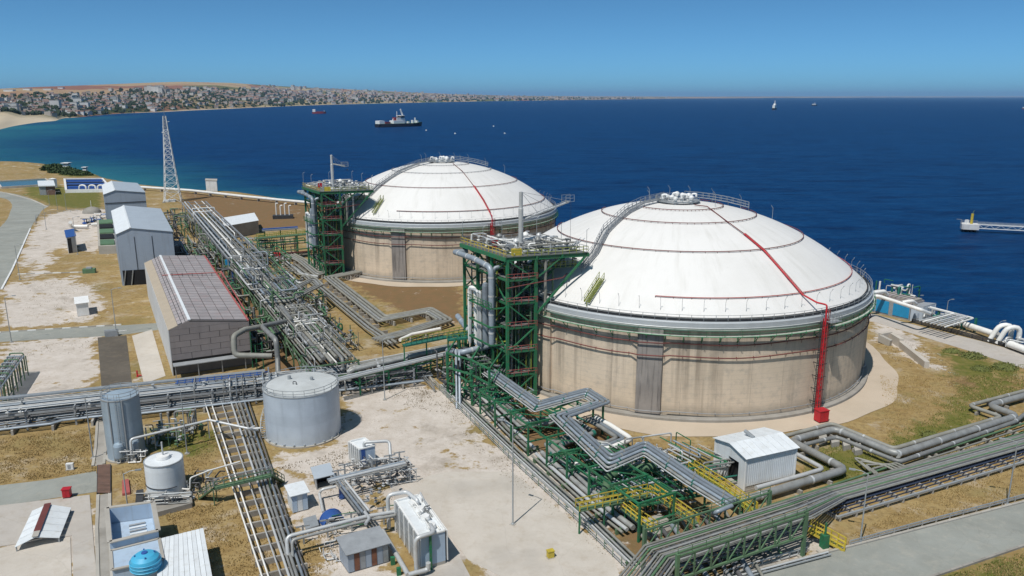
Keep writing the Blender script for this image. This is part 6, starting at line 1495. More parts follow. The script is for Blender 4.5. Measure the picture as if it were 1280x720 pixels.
# --- air vaporiser banks
def vaporiser(label, bnl, bnr, bfl, top_nl, front, pipes=True, grp='white vaporiser banks'):
    a, c, e = P(*bnl), P(*bnr), P(*bfl); h = up(top_nl, a); q = para(a, c, e); t = thing('vaporiser_bank', label, 'vaporiser', a, grp)
    MB().prism([(p.x, p.y) for p in q], -0.05, 0.5).build('plinth', 'concrete', t)
    for i in range(4): 
        s = 0.02; wall_quad(t, q[i], q[(i+1) % 4], 0.5, h, front if i == 0 else 'white_sheet', th=0.12)
    MB().prism([(p.x, p.y) for p in [lerp(p, (q[0]+q[2])/2, 0.03) for p in q]], h-0.3, h-0.1).build('top', 'white_sheet', t)
    # louvre panels on the long left side
    n = 5; d = (q[3]-q[0])/n; out = (q[0]-q[1]).normalized()*0.08
    for k in range(n):
        for r in range(3):
            z0, z1 = 0.6+(h-0.7)*r/3, 0.6+(h-0.7)*(r+1)/3-0.12
            x0, x1 = q[0]+d*(k+0.05)+out, q[0]+d*(k+0.95)+out; wall_quad(t, x1, x0, z0, z1, 'galv', name='louvre_panel', th=0.05)
    for k in range(n+1): p = q[0]+d*k+out*2; MB().beam(zq(p, 0.3), zq(p, h+0.05), 0.14, 0.14).build('frame_post', 'white_paint', t)
    for i in range(4): MB().beam(zq(q[i], h+0.05), zq(q[(i+1) % 4], h+0.05), 0.2, 0.18).build('top_rail', 'white_paint', t)
    return t, q, h
tv, q, h = vaporiser('large white louvred vaporiser bank at the bottom centre of the yard', (526, 714), (557, 705), (496, 665), 672, 'blue_pale')
cc = lerp(lerp(q[0], q[1], 0.5), lerp(q[3], q[2], 0.5), 0.5)
A_ = (q[3]-q[0]).normalized(); B_ = (q[1]-q[0]).normalized()
for g in (0.15, 0.38, 0.6, 0.82): 
    p = lerp(lerp(q[0], q[1], 0.62), lerp(q[3], q[2], 0.62), g); MB().lathe([(0, 0.62), (0.5, 0.6), (0.62, 0.3), (0.62, 0)], zq(p, h-0.1), 12).build('fan_cowl', 'white_paint', tv)
pipe(tv, [zq(lerp(q[0], q[3], 1.05)-B_*0.9, 0.6), zq(lerp(q[0], q[3], 1.05)-B_*0.9, h+0.8), zq(lerp(q[0], q[3], 1.02)+B_*1.6, h+0.8), zq(lerp(q[1], q[2], 0.75)-B_*1.0, h+0.7), zq(lerp(q[1], q[2], 0.75)-B_*1.0, h)], 0.26, 'pipe_light', 10)
pipe(tv, [zq(q[0]-B_*0.7-A_*0.5, 0.7), zq(q[0]-B_*0.7-A_*0.5, h+0.4), zq(q[0]+B_*1.7-A_*0.5, h+0.5), zq(q[0]+B_*1.9+A_*1.5, h+0.4), zq(q[0]+B_*1.9+A_*1.5, h-0.1)], 0.26, 'pipe_light', 10)
MB().beam(zq(q[0]+B_*1.2-A_*0.35, 0), zq(q[0]+B_*1.2-A_*0.35, h+0.3), 0.26, 0.26).build('green_post', 'green_steel', tv)
pipe(tv, [zq(q[0]-B_*1.9-A_*1, 0.7), zq(q[3]-B_*1.9, 0.7)], 0.3, 'pipe_light', 10); pipe(tv, [zq(q[0]-B_*1.9-A_*1, 0.7), zq(q[0]+B_*0.6-A_*1.1, 0.7), zq(q[0]+B_*0.6-A_*1.1, 1.6)], 0.3, 'pipe_light', 10)
for g in (0.05, 0.3): p = lerp(q[0], q[3], g)-B_*2.6; MB().box(zq(p, 0.5), (0.5, 0.4, 1.0), 0.3).build('pipe_stand', 'green_steel', tv)
MB().beam(zq(q[1]+B_*0.3, h*0.55), zq(q[2]+B_*0.3, h*0.55), 0.1, h*0.9).build('side_screen', 'white_paint', tv)
runs(tv, zq(lerp(q[0], q[1], 0.45)+A_*0.5, h), A_, B_, (q[3]-q[0]).length-1, 1.8, 0.0, 0.6, 14, ['pipe_light', 'pipe_white', 'pipe_grey'], 0.06, 0.14, 90)
tv2, q, h = vaporiser('smaller blue and white vaporiser bank beside its tall pipe arch', (451, 588.5), (470, 583.5), (438, 578), 562, 'blue_pale')
B_ = (q[1]-q[0]).normalized(); A_ = (q[3]-q[0]).normalized()
pipe(tv2, [zq(q[0]+B_*1+A_*0.6, h), zq(q[0]+B_*1+A_*0.6, h+0.7), P(487, 551, h+0.6), P(489, 588, 0.6)], 0.24, 'pipe_light', 10)
out = (q[0]-q[3]).normalized()*0.06; wall_quad(tv2, lerp(q[0], q[1], 0.08)+out, lerp(q[0], q[1], 0.32)+out, 0.6, h*0.97, 'blue_paint', name='front_panel', th=0.04)
# --- yard pipework
t = thing('yard_piping', 'yard pipework linking the two vaporiser banks to the pipe track', 'piping', P(440, 640))
bundle(t, line3([(420, 594), (456, 640)], 3.2), [(-0.6, 0, 0.16, 'pipe_light'), (-0.2, 0, 0.15, 'pipe_grey'), (0.25, 0, 0.18, 'pipe_blue'), (0.7, 0, 0.15, 'pipe_grey')], n=8)
bundle(t, line3([(410, 601), (430, 596), (506, 578)], 3.4), [(-0.3, 0, 0.2, 'pipe_blue'), (0.25, 0, 0.22, 'pipe_light'), (0.8, -0.1, 0.12, 'pipe_grey')], n=8)
pipe(t, [P(360, 694, 0.9), P(358, 671, 2.8), P(456, 646, 2.9), P(496, 639, 2.9), P(498, 652, 0.8)], 0.26, 'pipe_light', 10, bend=0.7); pipe(t, [P(366, 696, 0.9), P(365, 675, 2.6), P(457, 651, 2.7), P(494, 644, 2.6)], 0.2, 'pipe_grey', 10)
pipe(t, line3([(456, 640), (462, 648), (457, 655)], 3.2), 0.22, 'pipe_light', 8)
pipe(t, [P(404, 640, 0.6), P(399, 617, 0.9), P(402, 612, 1.6), P(420, 608, 1.6)], 0.2, 'pipe_light', 8)
for x_, y_, h in ((424, 612, 3.1), (440, 632, 3.1), (455, 652, 3.0), (432, 606, 3.3), (466, 600, 3.3), (488, 594, 3.3), (500, 590, 3.3), (380, 680, 2.6), (410, 672, 2.6), (440, 664, 2.6), (480, 656, 2.6)):
    MB().beam(P(x_, y_)-ZV*0.05, P(x_, y_)+ZV*h, 0.2, 0.2).build('post', 'galv', t); p = P(x_, y_)+ZV*(h-0.08); MB().beam(p-Vector((0.8, 0.3, 0)), p+Vector((0.8, 0.3, 0)), 0.16, 0.16).build('cross_beam', 'galv', t)
runs(t, P(445, 614), UV_V, UV_U, 9, 7, 0.3, 2.2, 44, ['pipe_light', 'pipe_grey', 'clad_dark', 'pipe_light'], 0.05, 0.13, 95); runs(t, P(418, 672), UV_V, UV_U, 9, 3, 0.3, 1.8, 16, ['pipe_light', 'pipe_grey', 'green_steel'], 0.05, 0.12, 96); runs(t, P(404, 706), UV_V, UV_U, 3, 4, 0.2, 1.2, 10, ['pipe_light', 'pipe_white'], 0.05, 0.1, 97)
R_ = random.Random(98)
for k in range(40): valve(t, P(445, 614)+UV_V*R_.uniform(0, 10)+UV_U*R_.uniform(0, 8)+ZV*R_.uniform(0.4, 1.6), R_.uniform(0.6, 1.1), R_.choice(['pipe_light', 'clad_dark', 'galv']), R_.random()*3)
for k in range(9): valve(t, P(455+k*5, 640-k*3)+ZV*R_.uniform(0.4, 2.6), R_.uniform(0.6, 0.9), R_.choice(['pipe_light', 'galv']), R_.random()*3)
MB().box(P(427, 616, 0.8), (0.7, 0.6, 1.6), 0.3).build('control_box', 'blue_paint', t)
t = thing('pump_cover', 'arched blue steel cover over a yard pump', 'cover', P(415, 656))
a, c = P(402, 657, 0.1), P(430, 650, 0.1); d = (c-a).normalized(); n_ = perp(d); vs = []
K = 8; W_ = 1.9; L_ = (c-a).length
for i, s in enumerate((0, 1)):
    for k in range(K+1): th = math.pi*k/K; vs.append(a+d*(L_*0.5-L_*0.5*math.cos(th))+ZV*(1.5*math.sin(th))+n_*(W_*(s-0.5)))
MB().add(vs, [(k, k+1, K+2+k, K+1+k) for k in range(K)], True).build('arch', 'blue_paint', t)
for s in (-0.5, 0.5): MB().tube([a+d*(L_*0.5-L_*0.5*math.cos(math.pi*k/K))+ZV*(1.52*math.sin(math.pi*k/K))+n_*(W_*s) for k in range(K+1)], 0.09, 6).build('rib', 'blue_paint', t)
MB().box((a+c)/2+ZV*0.4, (1.6, 0.8, 0.8), 0.3).build('pump', 'clad_dark', t)
box_shed('low grey control desk beside the blue arched pump cover', (385, 667), (396, 663.5), (382, 657), 660, 'grey_steel', 'galv', 0.05)

# --- upright tanks
def upright_tank(name, label, cx_px, base_y, rad_px, top_y, wm, rm, cone=0.5, n=32, rails=True, group=None):
    nb = P(cx_px, base_y); d = nb.y*CT+CAMH*ST; R0 = rad_px/FOC*(d+1); c = nb+Vector((nb.x, nb.y, 0)).normalized()*R0
    d = c.y*CT+CAMH*ST; R0 = rad_px/FOC*d; c = nb+Vector((nb.x, nb.y, 0)).normalized()*R0
    h = up(top_y, nb); t = thing(name, label, 'tank', c, group)
    MB().lathe([(R0+0.35, -0.05), (R0+0.35, 0.2), (R0-0.2, 0.2)], c, n).build('footing', 'concrete', t)
    ns = 5
    for i in range(ns): MB().lathe([(R0+0.004*(i % 2), 0.2+(h-0.2)*i/ns), (R0+0.004*(i % 2), 0.2+(h-0.2)*(i+1)/ns)], c, n).build('shell_course', wm, t)
    MB().lathe([(R0+0.06, h-0.12), (R0+0.06, h+0.02), (R0-0.1, h+0.04)], c, n).build('top_angle', 'galv', t)
    rf_ = MB().lathe([(R0, h), (R0*0.5, h+cone*0.5), (0, h+cone)], c, n).build('roof', rm, t)
    if rails: handrail(rf_, ring_pts(c, R0-0.08, h, 0, 360, 12), 1.05, 1.7, 'galv', 0.035)
    return t, c, R0, h
tg, c, R0, h = upright_tank('upright_tank', 'wide grey steel tank with pale railed roof in the yard', 381.5, 559, 45.5, 497, 'tank_grey', mat('tank_roof', (0.50, 0.52, 0.52), 0.6, 0, (0.36, 0.37, 0.36), 0.4, 0.7, rnd=0), 0.5, 40)
b = MB()
for k in range(24): a = k*2*math.pi/24; b.box((c.x+(R0+0.15)*math.cos(a), c.y+(R0+0.15)*math.sin(a), 0.35), (0.3, 0.22, 0.35), a)
b.build('anchor_chairs', 'galv', tg)
MB().tube([c+Vector((-1.0, -1.0, h+0.4)), c+Vector((-1.0, -1.0, h+0.9)), c+Vector((-0.4, -1.2, h+0.9)), c+Vector((-0.4, -1.2, h+0.4))], 0.07, 6).build('vent', 'dark_steel', tg)
for dx_, dy_ in ((1.5, 1.2), (-2.4, 1.8)): MB().lathe([(0, 0.7), (0.3, 0.65), (0.3, 0.0)], c+Vector((dx_, dy_, h+0.2)), 10).build('hatch', 'galv', tg)
b = MB()                                       # stair spiralling up the left side
for k in range(34):
    a = math.radians(205-k*3.2); z_ = 0.3+(h-0.3)*k/34; b.box((c.x+(R0+0.45)*math.cos(a), c.y+(R0+0.45)*math.sin(a), z_), (0.7, 0.28, 0.05), a)
b.build('spiral_treads', 'galv', tg)
handrail(tg, [Vector((c.x+(R0+0.8)*math.cos(math.radians(205-k*3.2)), c.y+(R0+0.8)*math.sin(math.radians(205-k*3.2)), 0.3+(h-0.3)*k/34)) for k in range(0, 35, 2)], 1.0, 1.2, 'galv', 0.035)
pipe(tg, [c+Vector((-R0-0.3, -1.5, 1.4)), c+Vector((-R0-2.5, -2.0, 1.4)), P(318, 533, 1.4)], 0.22, 'pipe_light', 8)
tb, c, R0, h = upright_tank('upright_tank', 'tall narrow blue-grey tank in front of the cross rack', 160, 577, 21.5, 501, 'tank_blue', 'tank_blue', 0.3, 28)
for a in (-100, -60): MB().beam((c.x+(R0+0.1)*math.cos(math.radians(a)), c.y+(R0+0.1)*math.sin(math.radians(a)), 0.2), (c.x+(R0+0.1)*math.cos(math.radians(a)), c.y+(R0+0.1)*math.sin(math.radians(a)), h), 0.16, 0.16).build('downpipe', 'galv', tb)
b = MB()
for s in (-0.22, 0.22): b.beam((c.x+(R0+0.2)*math.cos(-1.3)+s, c.y+(R0+0.2)*math.sin(-1.3), 0.2), (c.x+(R0+0.2)*math.cos(-1.3)+s, c.y+(R0+0.2)*math.sin(-1.3), h+1), 0.05, 0.05)
for z_ in np.arange(0.5, h, 0.4): b.beam((c.x+(R0+0.2)*math.cos(-1.3)-0.22, c.y+(R0+0.2)*math.sin(-1.3), z_), (c.x+(R0+0.2)*math.cos(-1.3)+0.22, c.y+(R0+0.2)*math.sin(-1.3), z_), 0.04, 0.04)
b.build('ladder', 'galv', tb)
ts, c, R0, h = upright_tank('upright_tank', 'short pale blue-white tank with round roof hatch at lower left', 210, 624, 22.5, 583, 'white_sheet', 'white_sheet', 0.2, 30, False)
MB().lathe([(0.0, 0.55), (0.9, 0.5), (1.0, 0.15), (1.0, 0)], c+ZV*(h+0.1), 18).build('hatch', 'white_paint', ts); MB().tube([c+ZV*(h+0.5), c+ZV*(h+2.6)], 0.12, 8).build('vent_pipe', 'pipe_light', ts)
MB().tube([(c.x+(R0+0.08)*math.cos(a), c.y+(R0+0.08)*math.sin(a), 1.8-0.25*k/8) for k, a in enumerate(np.linspace(-2.6, -0.6, 9))], 0.06, 6).build('hose', 'dark_steel', ts)
pipe(ts, [c+Vector((R0, -0.8, 0.8)), c+Vector((R0+1.2, -1.0, 0.8)), c+Vector((R0+1.4, -1.0, 2.6)), P(262, 588, 2.6), P(300, 577, 2.4)], 0.12, 'pipe_white', 8)
runs(ts, c+Vector((-R0-0.5, -R0-2.4, 0)), Vector((1, 0.15, 0)), Vector((0, 1, 0)), 8, 1.6, 0.15, 1.5, 22, ['pipe_light', 'clad_dark', 'galv', 'pipe_grey'], 0.05, 0.13, 101)
runs(ts, c+Vector((R0+0.6, -1.6, 0)), Vector((1, 0.15, 0)), Vector((0, 1, 0)), 4, 5, 0.15, 1.8, 16, ['clad_dark', 'dark_steel', 'galv'], 0.06, 0.16, 102)
q = PX([(173, 652), (240, 634), (236, 612), (176, 622)]); MB().prism([(p.x, p.y) for p in q], -0.05, 0.18).build('bund_floor', 'concrete_old', ts)
for i in (0, 1, 3): MB().beam(q[i]+ZV*0.35, q[(i+1) % 4]+ZV*0.35, 0.25, 0.7).build('bund_wall', 'concrete_old', ts)
MB().beam(P(176, 622)+ZV*0.8, P(174, 650)+ZV*0.8, 0.9, 0.9).build('pump_block', 'dark_steel', ts)
# two small vessels on a skid in front of the blue tank
tk = thing('vessel_skid', 'pair of small pale vessels on a piped skid beside blue-grey tank', 'vessels', P(160, 578))
for x_, y_ in ((151, 578), (170, 573)):
    p = P(x_, y_); MB().lathe([(0, 0.55), (0.7, 0.7), (0.8, 1.0), (0.8, 2.8), (0.65, 3.15), (0, 3.35)], p, 18).build('vessel', 'tank_blue', tk)
    for k in range(3): a = k*2.09+0.3; MB().beam((p.x+0.65*math.cos(a), p.y+0.65*math.sin(a), 0), (p.x+0.65*math.cos(a), p.y+0.65*math.sin(a), 1.0), 0.12, 0.12).build('leg', 'galv', tk)
runs(tk, P(146, 582), Vector((1, 0.1, 0)), Vector((-0.3, 1, 0)), 4.5, 1.6, 0.2, 2.2, 18, ['pipe_light', 'pipe_white', 'galv'], 0.05, 0.12, 103)
pipe(tk, [P(165, 575, 0.5), P(163, 549, 3.8), P(250, 528, 3.8), P(262, 525, 3.8), P(312, 536, 3.2), P(322, 538, 1.2)], 0.2, 'pipe_light', 8)
for x_, y_ in ((195, 562), (232, 555), (262, 548), (222, 558)): MB().beam(P(x_, y_), P(x_, y_)+ZV*3.6, 0.16, 0.16).build('post', 'galv', tk)
ty = thing('process_piping', 'pumps and pipework between the small tank and the cross rack', 'piping', P(205, 560), 'ground level process piping')
runs(ty, P(183, 562), Vector((1, 0.2, 0)), Vector((-0.3, 1, 0)), 7, 7, 0.2, 3.6, 40, ['pipe_light', 'green_old', 'clad_dark', 'pipe_grey', 'galv'], 0.06, 0.2, 104)
for k in range(14): valve(ty, P(183, 562)+Vector((R_.uniform(0, 7), R_.uniform(0, 7), R_.uniform(0.4, 2.2))), R_.uniform(0.8, 1.3), R_.choice(['pipe_light', 'green_old', 'clad_dark']), R_.random()*3)
# ------------------------------------------------------------------ lattice mast, lamp posts, kerbs and small things
def lattice_mast(label, base, h, w0, w1):
    t = thing('lattice_mast', label, 'mast', base)
    def corner(k, z): 
        w = (w0+(w1-w0)*min(1, z/h)**0.8)/2; a = math.pi/4+k*math.pi/2+0.3; return Vector((base.x+w*1.414*math.cos(a), base.y+w*1.414*math.sin(a), z))
    lv = [0]
    while lv[-1] < h-1.0: lv.append(min(h, lv[-1]+max(1.6, 5.2*(1-lv[-1]/h*0.75))))
    for k in range(4):
        MB().tube([corner(k, z) for z in lv], 0.2, 6).build('leg', 'white_paint', t)
    for z0, z1 in zip(lv[:-1], lv[1:]):
        b = MB()
        for k in range(4):
            j = (k+1) % 4; b.beam(corner(k, z0), corner(j, z1), 0.16, 0.16); b.beam(corner(j, z0), corner(k, z1), 0.16, 0.16); b.beam(corner(k, z1), corner(j, z1), 0.16, 0.16)
        b.build('bracing', 'white_paint' if (z0 < h*0.8) else 'grey_steel', t)
    for k in range(4): MB().box((corner(k, 0).x, corner(k, 0).y, 0.3), (1.2, 1.2, 0.8), 0.3).build('foot_block', 'concrete', t)
    MB().tube([Vector((base.x, base.y, h)), Vector((base.x, base.y, h+4))], 0.1, 6).build('antenna', 'grey_steel', t)
    for z, a in ((h*0.92, 0.5), (h*0.86, 2.5), (h*0.8, 4.0)): MB().lathe([(0, 0), (0.9, 0.1), (0.9, 0.35), (0, 0.5)], Vector((base.x+1.4*math.cos(a), base.y+1.4*math.sin(a), z)), 12).build('dish', 'white_paint', t)
    return t
lattice_mast('tall white lattice radio mast near the shore', P(216.5, 252), 45.5, 8.5, 1.3)
MB().box(P(212, 251, 0.5), (6, 4, 1.0), 0.3).build('mast_hut', 'white_sheet', None, label='low white equipment box at the foot of lattice mast', cat='box', org=P(212, 251))

def lamp_post(label, base, h, rz=0.0, arm=1.6, m='galv'):
    base = Vector((base.x, base.y, 0.0)); t = thing('lamp_post', label, 'lamp post', base, 'lamp posts round the plant')
    MB().lathe([(0.22, -0.05), (0.22, 0.25), (0.11, 0.3), (0.07, h), (0, h)], base, 8).build('pole', m, t)
    d = Vector((math.cos(rz), math.sin(rz), 0)); top = base+ZV*h
    ar_ = MB().tube([top-ZV*0.1, top+d*arm*0.5+ZV*0.25, top+d*arm+ZV*0.3], 0.05, 6).build('arm', m, t)
    MB().box(top+d*(arm+0.25)+ZV*0.28, (0.75, 0.3, 0.16), rz).build('lantern', 'galv', ar_)
    MB().box(base+ZV*0.0, (0.7, 0.7, 0.25), rz).build('base_block', 'concrete', t)
for lab, bx_, ty_, rz in (('tall lamp post standing alone in the middle of sandy yard', (641, 656), 531, 2.6), ('lamp post in the yard corner behind the grey tank', (481, 500), 424, 0.2), ('lamp post in dry grass left of blue-grey tank', (116.5, 573), 496, 0.2),
        ('lamp post between the short pale tank and pipe track', (234, 567), 488, 0.3), ('lamp post beside the plant road below cable track', (1075, 679), 592, 2.8), ('lamp post by the road at the right edge', (1259, 631), 553, 2.8),
        ('lamp post on the kerb left of the gravel pads', (25, 350), 307, 0.4), ('lamp post at the left edge by access road', (14.5, 428), 372, 0.4), ('lamp post at the end of the access road by barrier', (146, 420), 362, 0.3),
        ('lamp post near the kiosk with the blue roof', (97, 318), 272, 0.3), ('lamp post at the bend of far left road', (58, 287), 258, 0.4), ('lamp post at lower left in front of plant room', (161, 645), 592, 0.3),
        ('lamp post beside the red-brown hut', (62, 256), 238, 0.3), ('lamp post on the grass beyond the mound', (72, 262), 240, 0.3), ('slim lamp post behind the dome mound', (83, 262), 242, 0.3)):
    p = P(*bx_); lamp_post(lab, p, up(ty_, p), rz)
def kerb(label, pts, n_m=('white_paint', 'concrete'), L=1.5, w=0.25, h=0.28, group='kerbs'):
    t = thing('kerb', label, 'kerb', (pts[0].x, pts[0].y, 0), group)
    for k, (p, d) in enumerate(along(pts, L, L/2)): MB().box((p.x, p.y, h/2-0.02), (L-0.06, w, h), math.atan2(d.y, d.x)).build('kerb_stone', n_m[k % len(n_m)], t)
kerb('white and grey striped kerb along the access road', PX([(-10, 416.5), (60, 412), (148, 406.5)]), L=1.9)
kerb('striped kerb between the two upper gravel pads', PX([(22, 343), (105, 340.5)]), L=2.6, w=0.4)
kerb('white kerb along the far left road', PX([(2, 362), (15, 338), (38, 286)]), ('white_paint',), L=3.5, w=0.5)
kerb('pale kerb along the bend of the far left road', PX([(60, 259), (40, 250), (8, 241.5), (-20, 238)]), ('concrete_pale',), L=4, w=0.6)
kerb('concrete kerb along the near side of plant road', PX([(1080, 751), (1165, 722), (1280, 683), (1420, 632), (1600, 576)]), ('concrete_old',), L=2.0, w=0.3)
kerb('concrete kerb along the far side of plant road', PX([(880, 727), (1000, 700), (1140, 664), (1280, 628), (1600, 541)]), ('concrete',), L=2.0, w=0.35)
fence('double pipe guard rail between plant road and dry grass', PX([(1062, 683), (1140, 661), (1280, 624), (1600, 537)]), 0.75, 2.5, 'concrete', 'galv', (0.55, 1.0), 'guard rails', 0.16)
fence('pale ladder-like rail beside the underpass and plant road', PX([(905, 722), (1008, 692)]), 0.9, 1.4, 'galv', 'pipe_light', (0.3, 1.0), 'guard rails', 0.16)
t = thing('pipe_track', 'pair of pale pipes along the edge of the plant road', 'pipe track', P(960, 710), 'ground pipe tracks')
bundle(t, PX([(895, 727), (1035, 690)], 0.4), [(0, 0, 0.13, 'pipe_light'), (0.5, 0, 0.1, 'galv')], n=7); sleepers(t, PX([(895, 727), (1035, 690)]), 1.2, 0.25, 3, 'concrete')
# yard slabs, joints and ditches
paved('concrete_slab', [(498, 604), (560, 590), (640, 590), (702, 640), (768, 700), (776, 726), (640, 728), (585, 700), (560, 668)], 'yard_concrete')
paved('concrete_slab', [(486, 605), (506, 655), (525, 725), (590, 725), (560, 668), (497, 605)], 'yard_grey')
paved('concrete_slab', [(-30, 690), (88, 672), (90, 735), (-30, 735)], 'yard_concrete')
paved('concrete_slab', [(-30, 636), (112, 619), (122, 735), (92, 735), (90, 670), (-30, 688)], 'yard_grey')
t = thing('drain_channel', 'narrow concrete drain running forward past the plant room', 'drain', P(128, 640))
for a, c in (((128, 522), (126, 560)), ((126, 560), (123, 582)), ((130, 618), (129, 660)), ((129, 660), (132, 740))):
    A_, C_ = P(*a), P(*c); n_ = perp((C_-A_).normalized())
    for s in (-0.75, 0.75): MB().beam(A_+n_*s+ZV*0.06, C_+n_*s+ZV*0.06, 0.4, 0.3).build('side_wall', 'concrete', t)
    MB().beam(A_+ZV*0.03, C_+ZV*0.03, 1.1, 0.06).build('bed', 'concrete_old', t)
t = thing('drain_grating', 'dark brown slatted grating covering the drain beside red slab', 'grating', P(130, 600))
q = PX([(122, 618), (138, 618), (138, 582), (122.5, 583)])
for k in range(22):
    f0, f1 = k/22+0.006, (k+1)/22-0.006
    slab(MB(), [lerp(q[0], q[3], f0)+ZV*0.3, lerp(q[1], q[2], f0)+ZV*0.3, lerp(q[1], q[2], f1)+ZV*0.3, lerp(q[0], q[3], f1)+ZV*0.3], 0.1).build('slat', 'brick_brown', t)
for s in (0, 1): MB().beam(lerp(q[0], q[1], s)+ZV*0.12, lerp(q[3], q[2], s)+ZV*0.12, 0.2, 0.25).build('frame', 'dark_steel', t)
# low white canopy with a red-brown stripe
t = thing('canopy_roof', 'low white folded roof canopy with red-brown ridge stripe on concrete', 'canopy', P(60, 665))
q = PX([(18, 683), (74, 671), (89, 633), (40, 637)], 0.9)
m0, m1 = lerp(q[0], q[1], 0.47), lerp(q[3], q[2], 0.42)
for A_, B_, C_, D_ in ((q[0], m0, m1, q[3]), (m0, q[1], q[2], m1)):
    a_, b_, c_, d_ = A_.copy(), B_.copy(), C_.copy(), D_.copy()
    for v_, o_ in ((a_, A_), (b_, B_), (c_, C_), (d_, D_)): v_.z = 1.55 if o_ in (m0, m1) else 0.75
    for k in range(5): slab(MB(), [lerp(a_, d_, k/5+0.004), lerp(b_, c_, k/5+0.004), lerp(b_, c_, (k+1)/5-0.004), lerp(a_, d_, (k+1)/5-0.004)], 0.06).build('roof_sheet', 'white_sheet', t)
r0, r1 = m0.copy(), m1.copy(); r0.z = r1.z = 1.63
MB().beam(lerp(r0, r1, 0.16), r1, 0.8, 0.08).build('ridge_stripe', 'red_brown', t); MB().beam(r0, lerp(r0, r1, 0.16), 0.7, 0.07).build('ridge_end', 'concrete', t)
for p in q: MB().beam(zq(lerp(p, (q[0]+q[2])/2, 0.05), 0), zq(lerp(p, (q[0]+q[2])/2, 0.05), 0.72), 0.15, 0.15).build('leg', 'galv', t)
cabinet(P(84.5, 622), 1.0, 0.8, 1.4, 0.2, 'small red hose cabinet on the edge of the lower left concrete')
MB().prism([(p.x, p.y) for p in PX([(153, 620), (163, 618), (161, 601), (153, 603)])], 0, 0.35).build('red_slab', 'red_faded', None, label='faded red concrete slab beside the drain grating', cat='slab')
t = thing('utility_box', 'small white electric box in the dry grass at left', 'box', P(88, 587))
p = P(88, 587); MB().box(p+ZV*0.55, (1.0, 0.5, 1.0), 0.2).build('case', 'white_paint', t); MB().box(p+ZV*0.05, (1.2, 0.7, 0.2), 0.2).build('base', 'concrete', t); MB().box(p+ZV*0.6+Vector((0, -0.27, 0)), (0.4, 0.04, 0.6), 0.2).build('door', 'grey_steel', t)
t = thing('hydrant', 'small red hydrant in front of the cross rack by dirt path', 'hydrant', P(172, 471))
p = P(172, 471); MB().lathe([(0.25, 0), (0.25, 0.1), (0.15, 0.15), (0.15, 1.1), (0.2, 1.15), (0.1, 1.35), (0, 1.4)], p, 10).build('barrel', 'red_paint', t); MB().tube([p+Vector((0, 0, 0.4)), p+Vector((0.9, -0.1, 0.35))], 0.12, 8).build('outlet', 'red_paint', t)
t = thing('yellow_bollard', 'small yellow bollard box on the sandy yard', 'bollard', P(688, 697))
p = P(688, 697); MB().box(p+ZV*0.45, (0.8, 0.6, 0.9), 0.4).build('body', 'yellow_paint', t); MB().box(p+ZV*0.05, (1.0, 0.8, 0.12), 0.4).build('foot', 'concrete', t); MB().box(p+ZV*0.98, (0.9, 0.7, 0.1), 0.4).build('cap', 'yellow_paint', t)
box_shed('plain white box hut on the middle gravel pad', (97, 396), (112, 394), (96, 388), 380, 'white_paint', 'white_paint', 0.1)
box_shed('blue roofed kiosk standing on the upper gravel pad', (86, 317), (97, 315), (84, 308), 297, 'wall_pale', 'blue_paint', 0.3, ('dark_steel', 'wall_pale'))
t = thing('barrier_gate', 'grey-green barrier unit at the end of access road', 'barrier', P(140, 420))
p = P(140, 420); MB().box(p+ZV*0.7, (2.8, 1.2, 1.4), 0.25).build('body', 'grey_steel', t); MB().box(p+ZV*1.5, (3.0, 0.5, 0.2), 0.25).build('top', 'galv', t); MB().beam(p+Vector((1.4, 0, 1.2)), p+Vector((3.4, 0.4, 1.3)), 0.12, 0.12).build('arm', 'white_paint', t)
t = thing('barrier_gate', 'grey-green skid with wires by the striped kerb', 'skid', P(112, 341))
p = P(112, 341); MB().box(p+ZV*0.7, (3.6, 2.0, 1.4), 0.25).build('body', 'green_old', t); MB().box(p+ZV*1.6, (1.6, 1.2, 0.5), 0.25).build('top', 'grey_steel', t)
# tall skid of pipes at the left edge
t = thing('pipe_skid', 'upright green and grey pipe skid cut by the left edge', 'pipe skid', P(4, 505))
o_ = P(-14, 512); e_ = P(16, 470)
for i in range(7): 
    for j in range(2): MB().beam(lerp(o_, e_, i/6)+Vector((j*3.0, 0.3*j, -0.05)), lerp(o_, e_, i/6)+Vector((j*3.0, 0.3*j, 4.2)), 0.2, 0.2).build('post', 'green_old', t)
for i in range(7): pipe(t, [o_+Vector((i*0.48, 0, 4.3)), e_+Vector((i*0.48, 0, 4.3))], 0.15, ['pipe_blue', 'pipe_light', 'clad_dark'][i % 3], 7)
for i in range(10): p = lerp(o_, e_, i/9); pipe(t, [p+Vector((0, 0, 1)), p+Vector((0, 0, 4.8)), p+Vector((2.6, 0.3, 4.8)), p+Vector((2.6, 0.3, 1))], 0.14, 'green_old' if i % 2 else 'pipe_blue', 7)
